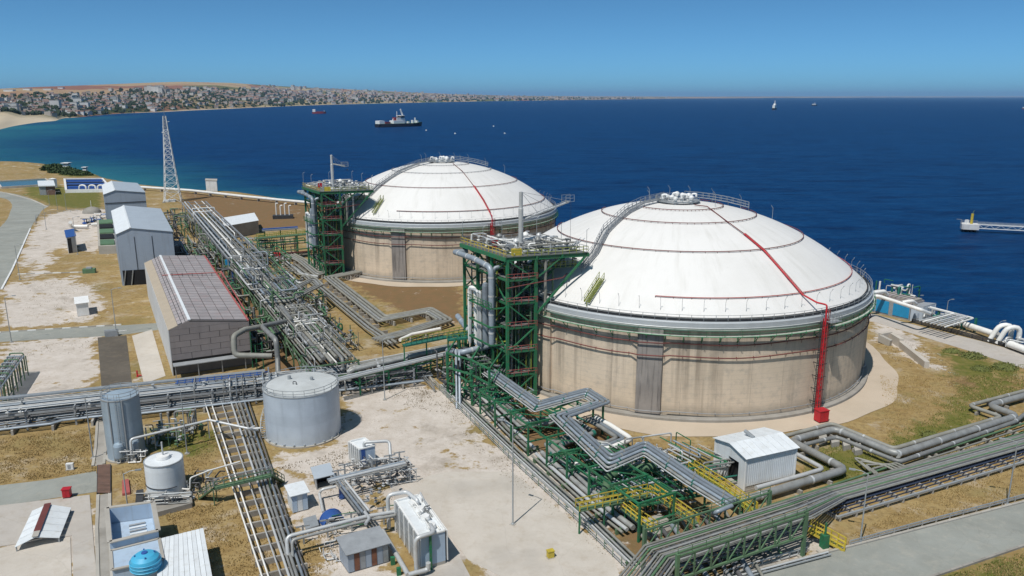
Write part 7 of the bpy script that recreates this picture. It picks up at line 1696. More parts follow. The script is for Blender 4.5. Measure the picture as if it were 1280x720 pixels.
# cooling cells by shed A, dome mound, valve pit
t = thing('cooling_cells', 'row of dark cooling cells with green fans beside the nearer shed', 'cooling cells', P(134, 318))
q = PX([(124, 318), (147, 317), (144, 283), (122, 284)])
MB().prism([(p.x, p.y) for p in q], 0, 3.0).build('basin', 'concrete', t)
for k in range(5):
    a, c = lerp(lerp(q[0], q[1], 0.12), lerp(q[3], q[2], 0.12), k/5+0.02), lerp(lerp(q[0], q[1], 0.9), lerp(q[3], q[2], 0.9), k/5+0.02); e_ = (q[3]-q[0])/5*0.75
    MB().prism([(p.x, p.y) for p in (a, c, c+e_, a+e_)], 3.02, 3.5).build('cell', 'black_void' if k % 2 else 'green_old', t)
t = thing('dome_mound', 'grey dome shaped cover on gravel near the farther shed', 'dome', P(115, 266))
p = P(115, 266); MB().sphere(p, 4.2, 4.2, 3.0, 16, 5, 0.0).build('shell', 'concrete_old', t); MB().tube([p+ZV*2.8, p+ZV*6], 0.12, 6).build('vent', 'white_paint', t)
t = thing('process_piping', 'white elbow pipe and blue valves on the upper gravel', 'piping', P(108, 285), 'ground level process piping')
pipe(t, [P(88, 278, 4.0), P(88, 283, 1.0), P(110, 283, 1.0)], 0.7, 'pipe_white', 10, bend=1.4); pipe(t, [P(114, 281, 1.0), P(140, 279, 1.0)], 0.6, 'pipe_white', 10)
runs(t, P(100, 279), Vector((1, 0.2, 0)), Vector((-0.3, 1, 0)), 16, 14, 0.5, 3, 18, ['pipe_light', 'blue_paint', 'pipe_white', 'clad_dark'], 0.1, 0.3, 111)
for k in range(6): valve(t, P(106+k*3, 282-k*0.7)+ZV*1.0, 2.4, ['blue_paint', 'clad_dark', 'pipe_light'][k % 3], k)
fence('thin grey railing curving round the upper gravel pad', PX([(44, 280), (45, 272), (60, 268), (100, 264), (130, 262)]), 1.2, 3.0, 'galv', 'galv', (0.5, 1.0), 'site fences', 0.12)
# far left: basins, hut, tank, guard hut, pipeline
t = thing('settling_basin', 'long dark teal settling basin at the far left', 'basin', P(30, 235))
q = PX([(2, 236), (66, 232), (57, 225), (-4, 228.5)])
MB().prism([(p.x, p.y) for p in q], -0.1, 0.7).build('water', 'green_water' if 'green_water' in MATS else mat('green_water', (0.05, 0.11, 0.12), 0.2, 0, (0.04, 0.08, 0.09), 0.1, 0.5) and 'green_water', t)
for i in range(4): MB().beam(q[i]+ZV*0.6, q[(i+1) % 4]+ZV*0.6, 0.8, 1.3).build('rim', 'concrete_pale', t)
t = thing('blue_basin', 'white rimmed treatment basin crowded with blue pipes and white arches', 'basin', P(110, 240))
q = PX([(83, 241), (140, 240), (128, 226), (81, 226.5)])
MB().prism([(p.x, p.y) for p in q], -0.1, 0.5).build('floor', 'blue_paint', t)
for i in range(4): MB().beam(q[i]+ZV*0.9, q[(i+1) % 4]+ZV*0.9, 1.2, 1.9).build('rim', 'white_paint', t)
for k in range(7):
    f = (k+0.5)/7; a, c = lerp(q[0], q[3], f), lerp(q[1], q[2], f); MB().beam(lerp(a, c, 0.04)+ZV*(1.2+0.3*(k % 3)), lerp(a, c, 0.96)+ZV*(1.2+0.3*(k % 3)), 1.6, 0.8).build('trough', 'blue_paint' if k % 2 else 'tray_navy', t)
for x_ in (104, 116, 127): p = P(x_, 240); pipe(t, [p+Vector((-2, 0, 0.5)), p+Vector((-2, 0, 4)), p+Vector((2, 0, 4)), p+Vector((2, 0, 0.5))], 0.5, 'pipe_white', 8, 'arch', bend=1.8)
hut = PX([(50, 244), (70, 243.5), (68, 237), (49, 237.5)])
t = thing('brick_hut', 'flat roofed hut with grey and dark red walls at far left', 'hut', hut[0])
h = up(233, hut[0])
for i in range(4): wall_quad(t, hut[i], hut[(i+1) % 4], 0, h, 'brick_brown' if i != 3 else 'grey_steel', th=0.3)
half = lerp(hut[0], hut[1], 0.42); out = (hut[0]-hut[3]).normalized()*0.08
wall_quad(t, hut[0]+out, half+out, 0.1, h-0.1, 'grey_steel', name='door'); MB().prism([(p.x, p.y) for p in [lerp((hut[0]+hut[2])/2, p, 1.06) for p in hut]], h, h+0.5).build('roof', 'white_sheet', t)
upright_tank('upright_tank', 'small pale cylindrical tank behind the dark red hut', 67, 235, 4.5, 224, 'white_paint', 'white_paint', 0.6, 18, False)
def guard_tower(label, px, py, topy, wpx):
    b_ = P(px, py); b_ = Vector((b_.x, b_.y, 0)); h = max(5.0, up(topy, b_)); t = thing('guard_tower', label, 'guard hut', b_); w = wpx/FOC*(b_.y*CT+CAMH*ST)
    gz = float(land_z(np.array([b_.x]), np.array([b_.y]))[0])
    for sx in (-1, 1):
        for sy in (-1, 1): MB().beam((b_.x+sx*w*0.2, b_.y+sy*w*0.2, gz-0.5), (b_.x+sx*w*0.2, b_.y+sy*w*0.2, h-3), 0.35, 0.35).build('leg', 'white_paint', t)
    MB().box((b_.x, b_.y, h-2.2), (w*0.7, w*0.7, 1.8)).build('cabin', 'white_paint', t); MB().box((b_.x, b_.y, h-1.0), (w*0.62, w*0.62, 0.8)).build('window_band', 'glass_dark', t); MB().box((b_.x, b_.y, h-0.35), (w, w, 0.5)).build('roof', 'white_sheet', t)
guard_tower('white guard hut on stilts above the shore bushes', 84.5, 215, 203, 9.5)
guard_tower('small pale shelter at the end of shore bushes', 107, 217, 210.5, 6)
b_ = P(265, 233); box_shed('small square concrete hut on the shore right of the mast', (258, 239), (272, 239.5), (258.5, 237), 225.5, 'wall_pale', 'concrete', 0.2)
t = thing('shore_pipeline', 'long white pipeline crossing the bare ground behind the mast', 'pipeline', P(280, 244))
pl = PX([(150, 233), (178, 234), (238, 238), (300, 245), (345, 249.5), (395, 254)], 1.9)
pipe(t, pl, 0.75, 'pipe_white', 10, bands=0); sleepers(t, pl, 1.6, 1.2, 14, 'concrete', 4)
t = thing('pipe_skid', 'white fitting and dark skid on bare ground behind far tower', 'skid', P(355, 275))
p = P(354, 273); MB().box(p+ZV*0.8, (9, 4, 1.6), 0.2).build('base', 'dark_steel', t)
for k in range(4): pipe(t, [p+Vector((-3+2*k, 0, 1)), p+Vector((-3+2*k, 0, 7-(k % 2))), p+Vector((-2+2*k, 0, 7-(k % 2)))], 0.3, 'pipe_white', 7)
box_shed('flat white roofed open shelter behind the main rack', (282, 300), (324, 292), (279, 289), 283, 'concrete_old', 'white_sheet', 0.1)
t = thing('round_deck', 'round grey tank roof with platform beside the nearer shed', 'tank', P(205, 325))
p = P(203, 322); hh = up(306, p); MB().lathe([(8, 0), (8, hh), (7.9, hh+0.2), (0, hh+0.8)], p, 28).build('shell', 'panel_taupe', t); handrail(t, ring_pts(p, 7.8, hh+0.2, 0, 360, 15), 1.1, 2.0, 'galv', 0.05)
runs(t, p+Vector((-4, -8, 0)), UV_V, UV_U, 16, 14, 2, hh+2.5, 26, ['pipe_dull', 'clad_dark', 'green_old', 'pipe_light'], 0.12, 0.3, 121)
# green vegetation by the shore
def bush(label, cx, cy, rx, ry, rz, n, seed, mname='bush_green'):
    R2 = np.random.default_rng(seed); c = P(cx, cy); gz = float(land_z(np.array([c.x]), np.array([c.y]))[0])
    t = thing('bush', label, 'bush', (c.x, c.y, gz), 'bushes on the shore')
    b = MB(); vs = []; fs = []
    lob = R2.normal(0, 1, (7, 3)); lob /= np.linalg.norm(lob, axis=1)[:, None]
    for k in range(n):
        d = R2.normal(0, 1, 3); d /= np.linalg.norm(d); d[2] = abs(d[2]); f = (0.72+0.28*max(0, (lob@d).max()))*R2.uniform(0.7, 1.0)
        p = np.array([c.x+d[0]*rx*f, c.y+d[1]*ry*f, gz+d[2]*rz*f]); s = R2.uniform(0.25, 0.6)*min(rx, rz)*0.28
        u_ = R2.normal(0, 1, 3); u_ /= np.linalg.norm(u_); w_ = np.cross(u_, R2.normal(0, 1, 3)); w_ /= np.linalg.norm(w_); i = len(vs)
        vs += [tuple(p+u_*s), tuple(p+w_*s), tuple(p-u_*s), tuple(p-w_*s)]; fs.append((i, i+1, i+2, i+3))
    b.add(vs, fs); b.build('foliage', mname, t)
    MB().sphere((c.x, c.y, gz), rx*0.66, ry*0.66, rz*0.66, 12, 5, 0.0).build('inner_growth', mname, t)
    MB().tube([(c.x, c.y, gz-0.3), (c.x, c.y, gz+rz*0.5)], rx*0.06, 6).build('stem', 'rust', t)
mat('bush_green', (0.045, 0.075, 0.02), 0.8, 0, (0.025, 0.045, 0.012), 0.3, 0.7)
mat('bush_olive', (0.15, 0.165, 0.045), 0.8, 0, (0.10, 0.115, 0.03), 0.3, 0.7)
for k, (x_, y_, rx, ry, rz, lab) in enumerate(((68, 213, 11, 7, 5.5, 'dark green bush at the left end of shore thicket'), (79, 216, 12, 7, 5, 'broad dark green bush in the middle of shore thicket'), (92, 218, 11, 6, 4, 'dark green bush below the white guard hut'), (102, 219, 9, 6, 3.5, 'dark green bush at the right end of shore thicket'), (75, 206, 8, 5, 3, 'small green bush behind the shore thicket'))):
    bush(lab, x_, y_, rx, ry, rz, 700, 200+k)

# ------------------------------------------------------------------ right shore
t = thing('shore_plant', 'bright blue panelled pump house by the seaside road', 'building', P(1112, 398))
b0_, b1_ = P(1084, 388.5), P(1137, 401); e_ = P(1152, 402.5)
dq = (b1_-b0_).normalized(); nq = -perp(dq); hq = 4.2
q = [b0_, b1_, b1_+nq*6, b0_+nq*6]
for i in range(1, 4): wall_quad(t, q[i], q[(i+1) % 4], 0, hq, 'grey_steel', th=0.2)
wall_quad(t, q[0], q[1], 0, hq, 'grey_steel', th=0.2)
for g0, g1 in ((0.02, 0.17), (0.2, 0.5), (0.6, 0.97)): 
    a, c = lerp(q[0], q[1], g0)-nq*0.12, lerp(q[0], q[1], g1)-nq*0.12; wall_quad(t, a, c, 0.5, hq-0.5, 'blue_bright', name='blue_panel', th=0.06)
MB().prism([(p.x, p.y) for p in q], hq, hq+0.3).build('roof', 'panel_taupe', t)
for k in range(10): a = lerp(q[0], q[1], k/10+0.03)+nq*1.0; MB().beam(zq(a, hq+0.6), zq(a+nq*4, hq+0.6), 1.4, 0.6).build('roof_unit', 'concrete_old' if k % 2 else 'panel_roof', t)
qe = [b1_, e_, e_+nq*6, b1_+nq*6]
for i in range(4): wall_quad(t, qe[i], qe[(i+1) % 4], 0, hq-0.4, 'tank_grey', th=0.2)
MB().prism([(p.x, p.y) for p in qe], hq-0.4, hq-0.2).build('roof', 'grey_steel', t)
for g in (0.3, 0.6): a, c = lerp(qe[0], qe[1], g)-nq*0.12, lerp(qe[0], qe[1], g+0.14)-nq*0.12; wall_quad(t, a, c, 0.8, 2.2, 'sheet_blue', name='vent_panel', th=0.05)
t = thing('shore_piping', 'white pipes and zigzag pipe rack along the sea edge', 'pipe rack', P(1180, 400))
pipe(t, [P(1080, 377, 5.6), P(1095, 369, 6.0), P(1150, 387, 6.0), P(1162, 392, 4)], 0.45, 'pipe_white', 10); pipe(t, [P(1090, 366, 6.5), P(1105, 364, 6.5), P(1109, 369, 5)], 0.5, 'pipe_white', 10); pipe(t, [P(1128, 378, 6.0), P(1140, 376, 6.5), P(1145, 380, 5)], 0.45, 'pipe_white', 10)
for i in range(4): 
    s = i*2.2; bundle(t, line3([(1150, 381+s*0.0), (1190+i*8, 391.5+i*2), (1152+i*9, 401.5+i*2.2)], 3.4), [(-0.4, 0, 0.2, 'pipe_white' if i % 3 == 0 else 'pipe_light'), (0.5, 0, 0.13, 'pipe_light')], n=8)
for x_, y_ in ((1205, 412), (1192, 408), (1218, 414), (1172, 404), (1160, 398)): MB().beam(P(x_, y_)-ZV*0.1, P(x_, y_)+ZV*3.3, 0.45, 0.45).build('post', 'green_teal', t)
runs(t, P(1154, 402), dq, nq, 9, 5, 0.4, 2.6, 24, ['pipe_white', 'pipe_light', 'green_teal'], 0.12, 0.35, 131)
runs(t, P(1086, 384), dq, nq, 10, 6, 3.5, 7, 20, ['pipe_white', 'pipe_light', 'green_teal', 'green_teal'], 0.1, 0.3, 132)
pipe(t, line3([(1206, 405.5), (1247, 419)], 1.4), 0.75, 'pipe_white', 12)
for i in range(2):
    x_ = 1236+i*10; y_ = 428+i*2.8; a = P(x_, y_); c = P(x_+22, y_+3)
    pipe(t, [a+ZV*0.3, P(x_+11, y_-18, 4.6) if False else a+(c-a)*0.45+ZV*4.4, c+ZV*4.4+nq*1.5, c+nq*1.5+ZV*0.5], 0.55, 'pipe_white', 12, bend=1.8)
runs(t, P(1250, 434), dq, nq, 9, 4, 0.4, 2.4, 22, ['pipe_white', 'pipe_light', 'grey_steel'], 0.15, 0.4, 133)
pipe(t, line3([(1262, 430), (1300, 444)], 1.2), 0.8, 'pipe_white', 12)
fence('dark barrier wall along the seaside road', PX([(1140, 403.5), (1200, 419), (1280, 440.5), (1330, 456)]), 1.0, 2.5, 'dark_steel', 'dark_steel', (0.25, 0.5, 0.75, 1.0), 'guard rails', 0.2)
t = thing('wing_wall', 'old concrete wing wall on the slope right of near tank', 'wall', P(1110, 430))
w_ = PX([(1099, 428), (1112, 425.5), (1126, 434), (1158, 460)])
for a, c, h in ((w_[0], w_[1], 2.2), (w_[1], w_[2], 2.0), (w_[2], w_[3], 1.4)): MB().beam(a+ZV*h/2, c+ZV*h/2, 1.0, h).build('wall_section', 'concrete_pale', t)
MB().beam(w_[0]+ZV*1.1, w_[0]+(w_[1]-w_[0]).cross(ZV).normalized()*3+ZV*0.6, 0.8, 1.6).build('wall_section', 'concrete', t)
for lab, bx_, ty_ in (('lamp post on the sea edge above the zigzag pipes', (1183, 393), 376), ('leaning lamp post on the pump house roof edge', (1131, 388), 369), ('lamp post at the far end of the pump house', (1145, 389), 371), ('lamp post beside the white pipe arches', (1247, 420), 403)):
    p = P(*bx_); lamp_post(lab, p, up(ty_, p), 0.3, 1.2)
for k, (x_, y_, s, lab) in enumerate(((1190, 440, 1.0, 'low olive bush by the seaside road, left of three'), (1215, 446, 1.3, 'low olive bush by the seaside road, middle of three'), (1255, 460, 1.3, 'low olive bush by the seaside road, right of three'), (1165, 545, 0.9, 'low olive bush on the grass below the zigzag pipes'), (1226, 462, 1.0, 'low olive bush on the slope below the seaside road'))):
    bush(lab, x_, y_, 2.6*s, 2.0*s, 0.9*s, 420, 240+k, 'bush_olive')
# rocks along the water
def rocks(label_kind):
    b = MB(); R2 = np.random.default_rng(5); sh = [Vector((p.x, p.y, 0)) for p in shore]
    for p, d in along(sh[8:], 1.6):
        for _ in range(2):
            o_ = perp(d)*-R2.uniform(1, 11); c = p+o_; dist = o_.length; z = float(np.interp(-dist, [-60, -14, -5, 0], [-15, -10.5, -6, -1.2])); s = R2.uniform(0.5, 1.5)
            vs = [];  
            for ix in (-1, 1):
                for iy in (-1, 1):
                    for iz in (-1, 1): vs.append((c.x+ix*s*R2.uniform(0.5, 1), c.y+iy*s*R2.uniform(0.5, 1), z+iz*s*R2.uniform(0.4, 0.8)))
            b.add(vs, [(0, 1, 3, 2), (4, 6, 7, 5), (0, 4, 5, 1), (2, 3, 7, 6), (0, 2, 6, 4), (1, 5, 7, 3)])
    b.build('shore_rocks', mat('rock', (0.42, 0.37, 0.30), 0.9, 0, (0.25, 0.22, 0.18), 0.5, 0.8), kind='stuff')
rocks(0)
# jetty head
jc = P(1211, 289.5, SEA); t = thing('mooring_platform', 'pale concrete mooring platform with yellow mast at the right', 'jetty', jc, None)
u_ = Vector((0.93, -0.36, 0)).normalized(); n_ = Vector((-u_.y, u_.x, 0)); sc = (jc.y*CT+CAMH*ST)/FOC
L_ = 9.5*sc; q = [jc-u_*L_-n_*2.5, jc-u_*L_*1.05+n_*1.0, jc-u_*L_*0.7+n_*3.5, jc+u_*L_+n_*3.5, jc+u_*L_-n_*3.0, jc-u_*L_*0.8-n_*3.2]
MB().prism([(p.x, p.y) for p in q], SEA+1.4, SEA+3.9).build('deck', 'wall_pale', t)
for a in (-0.7, -0.25, 0.2, 0.65):
    for s in (-1.8, 2.2): p = jc+u_*L_*a+n_*s; MB().tube([(p.x, p.y, SEA-4), (p.x, p.y, SEA+1.6)], 0.5, 10).build('pile', 'dark_steel', t)
p = jc+u_*0.6; MB().tube([(p.x, p.y, SEA+3.9), (p.x, p.y, SEA+8.8)], 0.62, 12).build('mast', 'yellow_paint', t); MB().tube([(p.x, p.y, SEA+8.8), (p.x+0.6, p.y, SEA+10.5)], 0.15, 6).build('mast_top', 'green_old', t)
p = jc-u_*1.4; MB().box((p.x, p.y, SEA+4.8), (1.4, 1.2, 1.8), 0.3).build('winch', 'white_paint', t); MB().tube([(p.x-2.5, p.y, SEA+3.9), (p.x-2.5, p.y, SEA+5.8), (p.x-5, p.y+0.3, SEA+6)], 0.12, 6).build('davit', 'galv', t)
handrail(t, [Vector((a.x, a.y, SEA+3.9)) for a in (q[1], q[2], q[3])], 1.1, 1.8, 'galv', 0.05)
p0 = jc+u_*L_; p1 = p0+u_*42
t = thing('jetty_bridge', 'white truss walkway leading from the mooring platform out of frame', 'footbridge', p0)
for s in (-1.1, 1.1):
    A_, C_ = p0+n_*s, p1+n_*s
    for z_ in (2.0, 3.8): MB().beam(zq(A_, SEA+z_), zq(C_, SEA+z_), 0.25, 0.3).build('chord', 'white_paint', t)
    for k in range(18): f0, f1 = k/18, (k+1)/18; MB().beam(zq(lerp(A_, C_, f0), SEA+(2.0 if k % 2 else 3.8)), zq(lerp(A_, C_, f1), SEA+(3.8 if k % 2 else 2.0)), 0.16, 0.16).build('diagonal', 'white_paint', t)
    handrail(t, [zq(A_, SEA+3.9), zq(C_, SEA+3.9)], 1.0, 2.5, 'galv', 0.05)
MB().beam(zq(p0, SEA+3.85), zq(p1, SEA+3.85), 2.4, 0.15).build('deck', 'galv', t)
for f in (0.5, 0.98):
    p = lerp(p0, p1, f)
    for s in (-1, 1): MB().tube([(p.x+n_.x*s, p.y+n_.y*s, SEA-4), (p.x+n_.x*s, p.y+n_.y*s, SEA+2)], 0.7, 10).build('pile', 'dark_steel', t)
# ------------------------------------------------------------------ ships
mat('hull_black', (0.014, 0.016, 0.028), 0.5, 0, (0.03, 0.02, 0.03), 0.05, 0.5)
mat('hull_red', (0.20, 0.03, 0.04), 0.5, 0, (0.12, 0.02, 0.03), 0.05, 0.5)
mat('deck_green', (0.05, 0.16, 0.12), 0.6, 0, (0.07, 0.12, 0.10), 0.1, 0.6)
def ship(label, px, py, wpx, heading, hm, hh=0.09, sup=0.3, bridge_h=0.16, extras='', bm='red_paint', group='ships at sea'):
    c = P(px, py, SEA); L = wpx/FOC*(c.y*CT+CAMH*ST)/max(0.5, abs(math.cos(heading))); t = thing('ship', label, 'ship', c, group); B = L*0.17; H = L*hh
    f = Vector((math.cos(heading), math.sin(heading), 0)); s = Vector((-f.y, f.x, 0))
    def W(a, b, z): return c+f*(a*L)+s*(b*B)+ZV*z
    st = [(-0.5, 0.36, 0.40), (-0.4, 0.5, 0.46), (0.1, 0.5, 0.5), (0.3, 0.42, 0.5), (0.42, 0.22, 0.36), (0.5, 0.02, 0.05)]
    vs = []
    for a, wl, wd in st: vs += [W(a-(0.02 if a > 0.4 else 0), -wl, -1), W(a, -wd, H*(1.25 if a > 0.3 else 1)), W(a, wd, H*(1.25 if a > 0.3 else 1)), W(a-(0.02 if a > 0.4 else 0), wl, -1)]
    fs = []
    for i in range(len(st)-1): o_ = i*4; fs += [(o_, o_+4, o_+5, o_+1), (o_+3, o_+2, o_+6, o_+7)]
    fs += [(0, 1, 2, 3)]
    MB().add(vs, fs).build('hull', hm, t)
    MB().add(vs, [(i*4+1, i*4+5, i*4+6, i*4+2) for i in range(len(st)-1)]).build('deck', 'deck_green', t)
    return t, W, L, B, H, f, s
t, W, L, B, H, f, s = ship('dark hulled work ship with white superstructure and raised crane', 500, 158.3, 50, 0.75, 'hull_black', 0.06)
def blk(t, W, a, b, z, la, lb, h, m, name): 
    q = [W(a-la/2, b-lb/2, z), W(a+la/2, b-lb/2, z), W(a+la/2, b+lb/2, z), W(a-la/2, b+lb/2, z)]
    MB().prism([(p.x, p.y) for p in q], SEA+z, SEA+z+h).build(name, m, t)
blk(t, W, -0.06, 0, H, 0.24, 0.8, H*0.9, 'white_paint', 'superstructure'); blk(t, W, -0.02, 0, H*1.9, 0.16, 0.7, H*0.8, 'white_paint', 'superstructure'); blk(t, W, -0.10, 0, H*1.9, 0.07, 0.5, H*0.9, 'hull_red', 'funnel'); blk(t, W, 0.02, 0, H*2.7, 0.08, 0.8, H*0.5, 'glass_dark', 'bridge_window'); blk(t, W, 0.02, 0, H*3.2, 0.09, 0.85, H*0.15, 'white_paint', 'bridge_roof')
blk(t, W, -0.43, 0, H, 0.11, 0.8, H*0.9, 'white_paint', 'stern_house'); blk(t, W, -0.28, 0, H, 0.1, 0.5, H*0.5, 'hull_red', 'winch')
for k in range(6): blk(t, W, 0.16+0.05*k, (k % 2-0.5)*0.4, H*1.0, 0.03, 0.3, H*(0.5+0.2*(k % 3)), 'deck_green' if k % 2 else 'white_paint', 'deck_gear')
MB().beam(W(0.12, 0, H*1.2), W(0.02, 0, H*5.2), L*0.02, L*0.022).build('crane_boom', 'white_paint', t); MB().tube([W(-0.06, 0, H*2.7), W(-0.06, 0, H*4.6)], L*0.006, 6).build('radio_mast', 'white_paint', t); MB().beam(W(0.34, 0, H), W(0.34, 0, H*2.6), L*0.02, L*0.02).build('fore_mast', 'white_paint', t); MB().beam(W(-0.2, 0, H*1.0), W(-0.14, 0, H*2.4), L*0.01, L*0.01).build('davit', 'white_paint', t)
t, W, L, B, H, f, s = ship('small red hulled ship with white stern house near far shore', 399, 142, 17, 0.15, 'hull_red', 0.12)
blk(t, W, -0.36, 0, H, 0.2, 0.8, H*1.6, 'white_paint', 'superstructure'); blk(t, W, 0.05, 0, H, 0.5, 0.6, H*0.3, 'hull_red', 'hatch'); MB().beam(W(0.36, 0, H), W(0.36, 0, H*2.2), L*0.02, L*0.02).build('fore_mast', 'white_paint', t)
t, W, L, B, H, f, s = ship('white ship seen near the horizon, larger of two at right', 968, 137.3, 9.5, 1.05, 'hull_black', 0.12)
blk(t, W, 0.0, 0, H, 0.6, 0.9, H*1.6, 'white_paint', 'superstructure'); blk(t, W, 0.05, 0, H*2.6, 0.3, 0.7, H*0.8, 'white_paint', 'bridge'); MB().beam(W(0, 0, H*3), W(0, 0, H*5), L*0.03, L*0.03).build('radio_mast', 'white_paint', t)
t, W, L, B, H, f, s = ship('tiny pale ship on the horizon at right', 1018, 132, 8, 0.3, 'hull_black', 0.12)
blk(t, W, -0.1, 0, H, 0.55, 0.8, H*1.2, 'white_paint', 'superstructure'); MB().beam(W(0.05, 0, H*2), W(0.05, 0, H*4), L*0.03, L*0.03).build('radio_mast', 'white_paint', t)
t, W, L, B, H, f, s = ship('red ship cut by the right edge near the horizon', 1281, 136.5, 8, 0.3, 'hull_red', 0.14)
blk(t, W, -0.25, 0, H, 0.3, 0.8, H*1.2, 'white_paint', 'superstructure')
for k, (x_, y_) in enumerate(((533, 163.5), (569, 167.5), (617, 158.3), (631, 167.3))):
    c = P(x_, y_, SEA); t = thing('small_boat', 'tiny white boat '+('just right of the dark work ship', 'on the bay, second right of the dark work ship', 'on the bay above the far dome, nearer the horizon', 'on the bay above the far dome, rightmost of all', 'below the small red ship, left of pair', 'below the small red ship, right of pair', 'alone right of the lattice mast top', 'left of the lattice mast below the town', 'off the sandy beach at the left edge')[k], 'boat', c, 'small boats on the bay')
    Lb = 1.7; vs = [(c.x-Lb, c.y-1, SEA-0.3), (c.x+Lb*0.7, c.y-1, SEA-0.3), (c.x+Lb, c.y, SEA-0.1), (c.x+Lb*0.7, c.y+1, SEA-0.3), (c.x-Lb, c.y+1, SEA-0.3), (c.x-Lb, c.y-1.3, SEA+1), (c.x+Lb*0.7, c.y-1.3, SEA+1.1), (c.x+Lb*1.15, c.y, SEA+1.5), (c.x+Lb*0.7, c.y+1.3, SEA+1.1), (c.x-Lb, c.y+1.3, SEA+1)]
    MB().add(vs, [(0, 1, 6, 5), (1, 2, 7, 6), (2, 3, 8, 7), (3, 4, 9, 8), (4, 0, 5, 9), (5, 6, 7, 8, 9)]).build('hull', 'white_paint', t); MB().box((c.x-0.4, c.y, SEA+1.5), (2, 1.4, 1.2)).build('cabin', 'white_paint', t)
# ------------------------------------------------------------------ far town
mat('house_white', (0.58, 0.57, 0.56), 0.8, 0, (0.40, 0.39, 0.38), 0.05, 0.6, rnd=0.25)
mat('house_cream', (0.40, 0.36, 0.32), 0.8, 0, (0.3, 0.27, 0.24), 0.05, 0.6, rnd=0.25)
mat('roof_tile', (0.21, 0.135, 0.11), 0.9, 0, (0.16, 0.11, 0.09), 0.05, 0.6, rnd=0.25)
mat('roof_grey', (0.36, 0.35, 0.34), 0.9, 0, (0.25, 0.25, 0.24), 0.05, 0.6, rnd=0.25)
mat('far_green', (0.032, 0.050, 0.020), 0.9, 0, (0.018, 0.03, 0.012), 0.02, 0.7)
def house_mesh(w, d, h, gab, wm, rm):
    b = MB(); b.box((0, 0, h/2-1.5), (w, d, h+3)); nb = len(b.f)
    if gab: b.add([(-w/2-.5, -d/2-.5, h), (w/2+.5, -d/2-.5, h), (w/2+.5, d/2+.5, h), (-w/2-.5, d/2+.5, h), (-w/2-.5, 0, h+gab), (w/2+.5, 0, h+gab)], [(0, 1, 5, 4), (2, 3, 4, 5), (1, 2, 5), (3, 0, 4), (0, 3, 2, 1)])
    else: b.box((0, 0, h+0.3), (w+0.6, d+0.6, 0.6)); b.box((w*0.2, 0, h+1.4), (w*0.25, d*0.3, 2))
    return b, nb, wm, rm
kinds = [house_mesh(13, 10, 6.5, 2.8, 'house_white', 'roof_tile'), house_mesh(16, 11, 9.5, 2.6, 'house_white', 'roof_tile'), house_mesh(12, 12, 8, 0, 'house_white', 'roof_grey'), house_mesh(20, 12, 12.5, 0, 'house_cream', 'roof_grey'), house_mesh(15, 11, 7, 3, 'house_cream', 'roof_tile'), house_mesh(24, 13, 15, 0, 'house_white', 'roof_grey')]
kme = []
for b, nb, wm, rm in kinds:
    me = bpy.data.meshes.new('house'); me.from_pydata(b.v, [], b.f); me.materials.append(MATS[wm]); me.materials.append(MATS[rm])
    me.polygons.foreach_set('material_index', [0 if i < nb else 1 for i in range(len(b.f))]); kme.append(me)
R2 = np.random.default_rng(21)
spots = []
def dens(px, t):
    d = np.interp(px, [-120, 0, 60, 130, 200, 260, 330, 420, 560, 640, 760, 860], [0.8, 0.9, 1, 1, 0.9, 0.7, 0.9, 1, 0.9, 0.7, 0.45, 0.2])
    band = np.interp(t, [0.0, 0.02, 0.05, 0.2, 0.34, 0.5, 0.7], [0, 0.5, 1, 1, 0.7, 0.18, 0.02])
    if px > 330: band = np.interp(t, [0.0, 0.02, 0.05, 0.4, 0.7, 0.95], [0, 0.6, 1, 1, 0.7, 0.1])
    clump = 0.5+0.5*math.sin(px*0.11+3*math.sin(t*17))*math.cos(t*23+px*0.05)
    return d*band*(0.35+0.65*clump)
while len(spots) < 1750:
    px, tt = R2.uniform(-110, 840), R2.uniform(0.008, 0.95)**1.0
    if px < 330: tt = R2.uniform(0.01, 0.6)
    if tt < float(beach_t(px))*1.2: continue
    if R2.random() > dens(px, tt): continue
    x_, y_, z_ = (float(v) for v in far_point(px, tt)); spots.append((x_, y_, z_, px, tt))
vis = sorted(range(len(spots)), key=lambda i: spots[i][1] if -5 < spots[i][3] < 330 else 1e9)
single = set(vis[:300])
fm = {}
labels_h = ['small house in the far town across the bay', ]
for i, (x_, y_, z_, px, tt) in enumerate(spots):
    k = int(R2.choice(6, p=[0.3, 0.2, 0.18, 0.1, 0.17, 0.05])); a = R2.choice([0.2, 0.3, 1.2, -0.4])+R2.normal(0, 0.2); sc = R2.uniform(0.85, 1.3)*(1.0 if y_ < 5000 else 1.8)
    if i in single:
        o = bpy.data.objects.new('house', kme[k]); COL.objects.link(o); o.location = (x_, y_, z_); o.rotation_euler = (0, 0, a); o.scale = (sc, sc, sc)
        w_ = ('low white house with red-brown roof', 'two storey white house with red-brown roof', 'flat roofed white house', 'long flat roofed cream block', 'low cream house with red-brown roof', 'tall flat roofed white block')[k]
        w2 = ('above the sandy beach', 'below the white apartment row', 'right of the lattice mast')[0 if px < 95 else 1 if px < 215 else 2]
        tag(o, f'{w_} in far town {w2}', 'house', f'houses of the far town, {w_} {w2}')
    else:
        b, nb, wm, rm = kinds[k]; ca, sa = math.cos(a)*sc, math.sin(a)*sc
        vs = [(x_+v[0]*ca-v[1]*sa, y_+v[0]*sa+v[1]*ca, z_+v[2]*sc) for v in b.v]
        fm.setdefault(wm, MB()).add(vs, b.f[:nb]); fm.setdefault(rm, MB()).add(vs, b.f[nb:])
for m, b in fm.items(): b.build('far_town', m, kind='stuff')
t = None
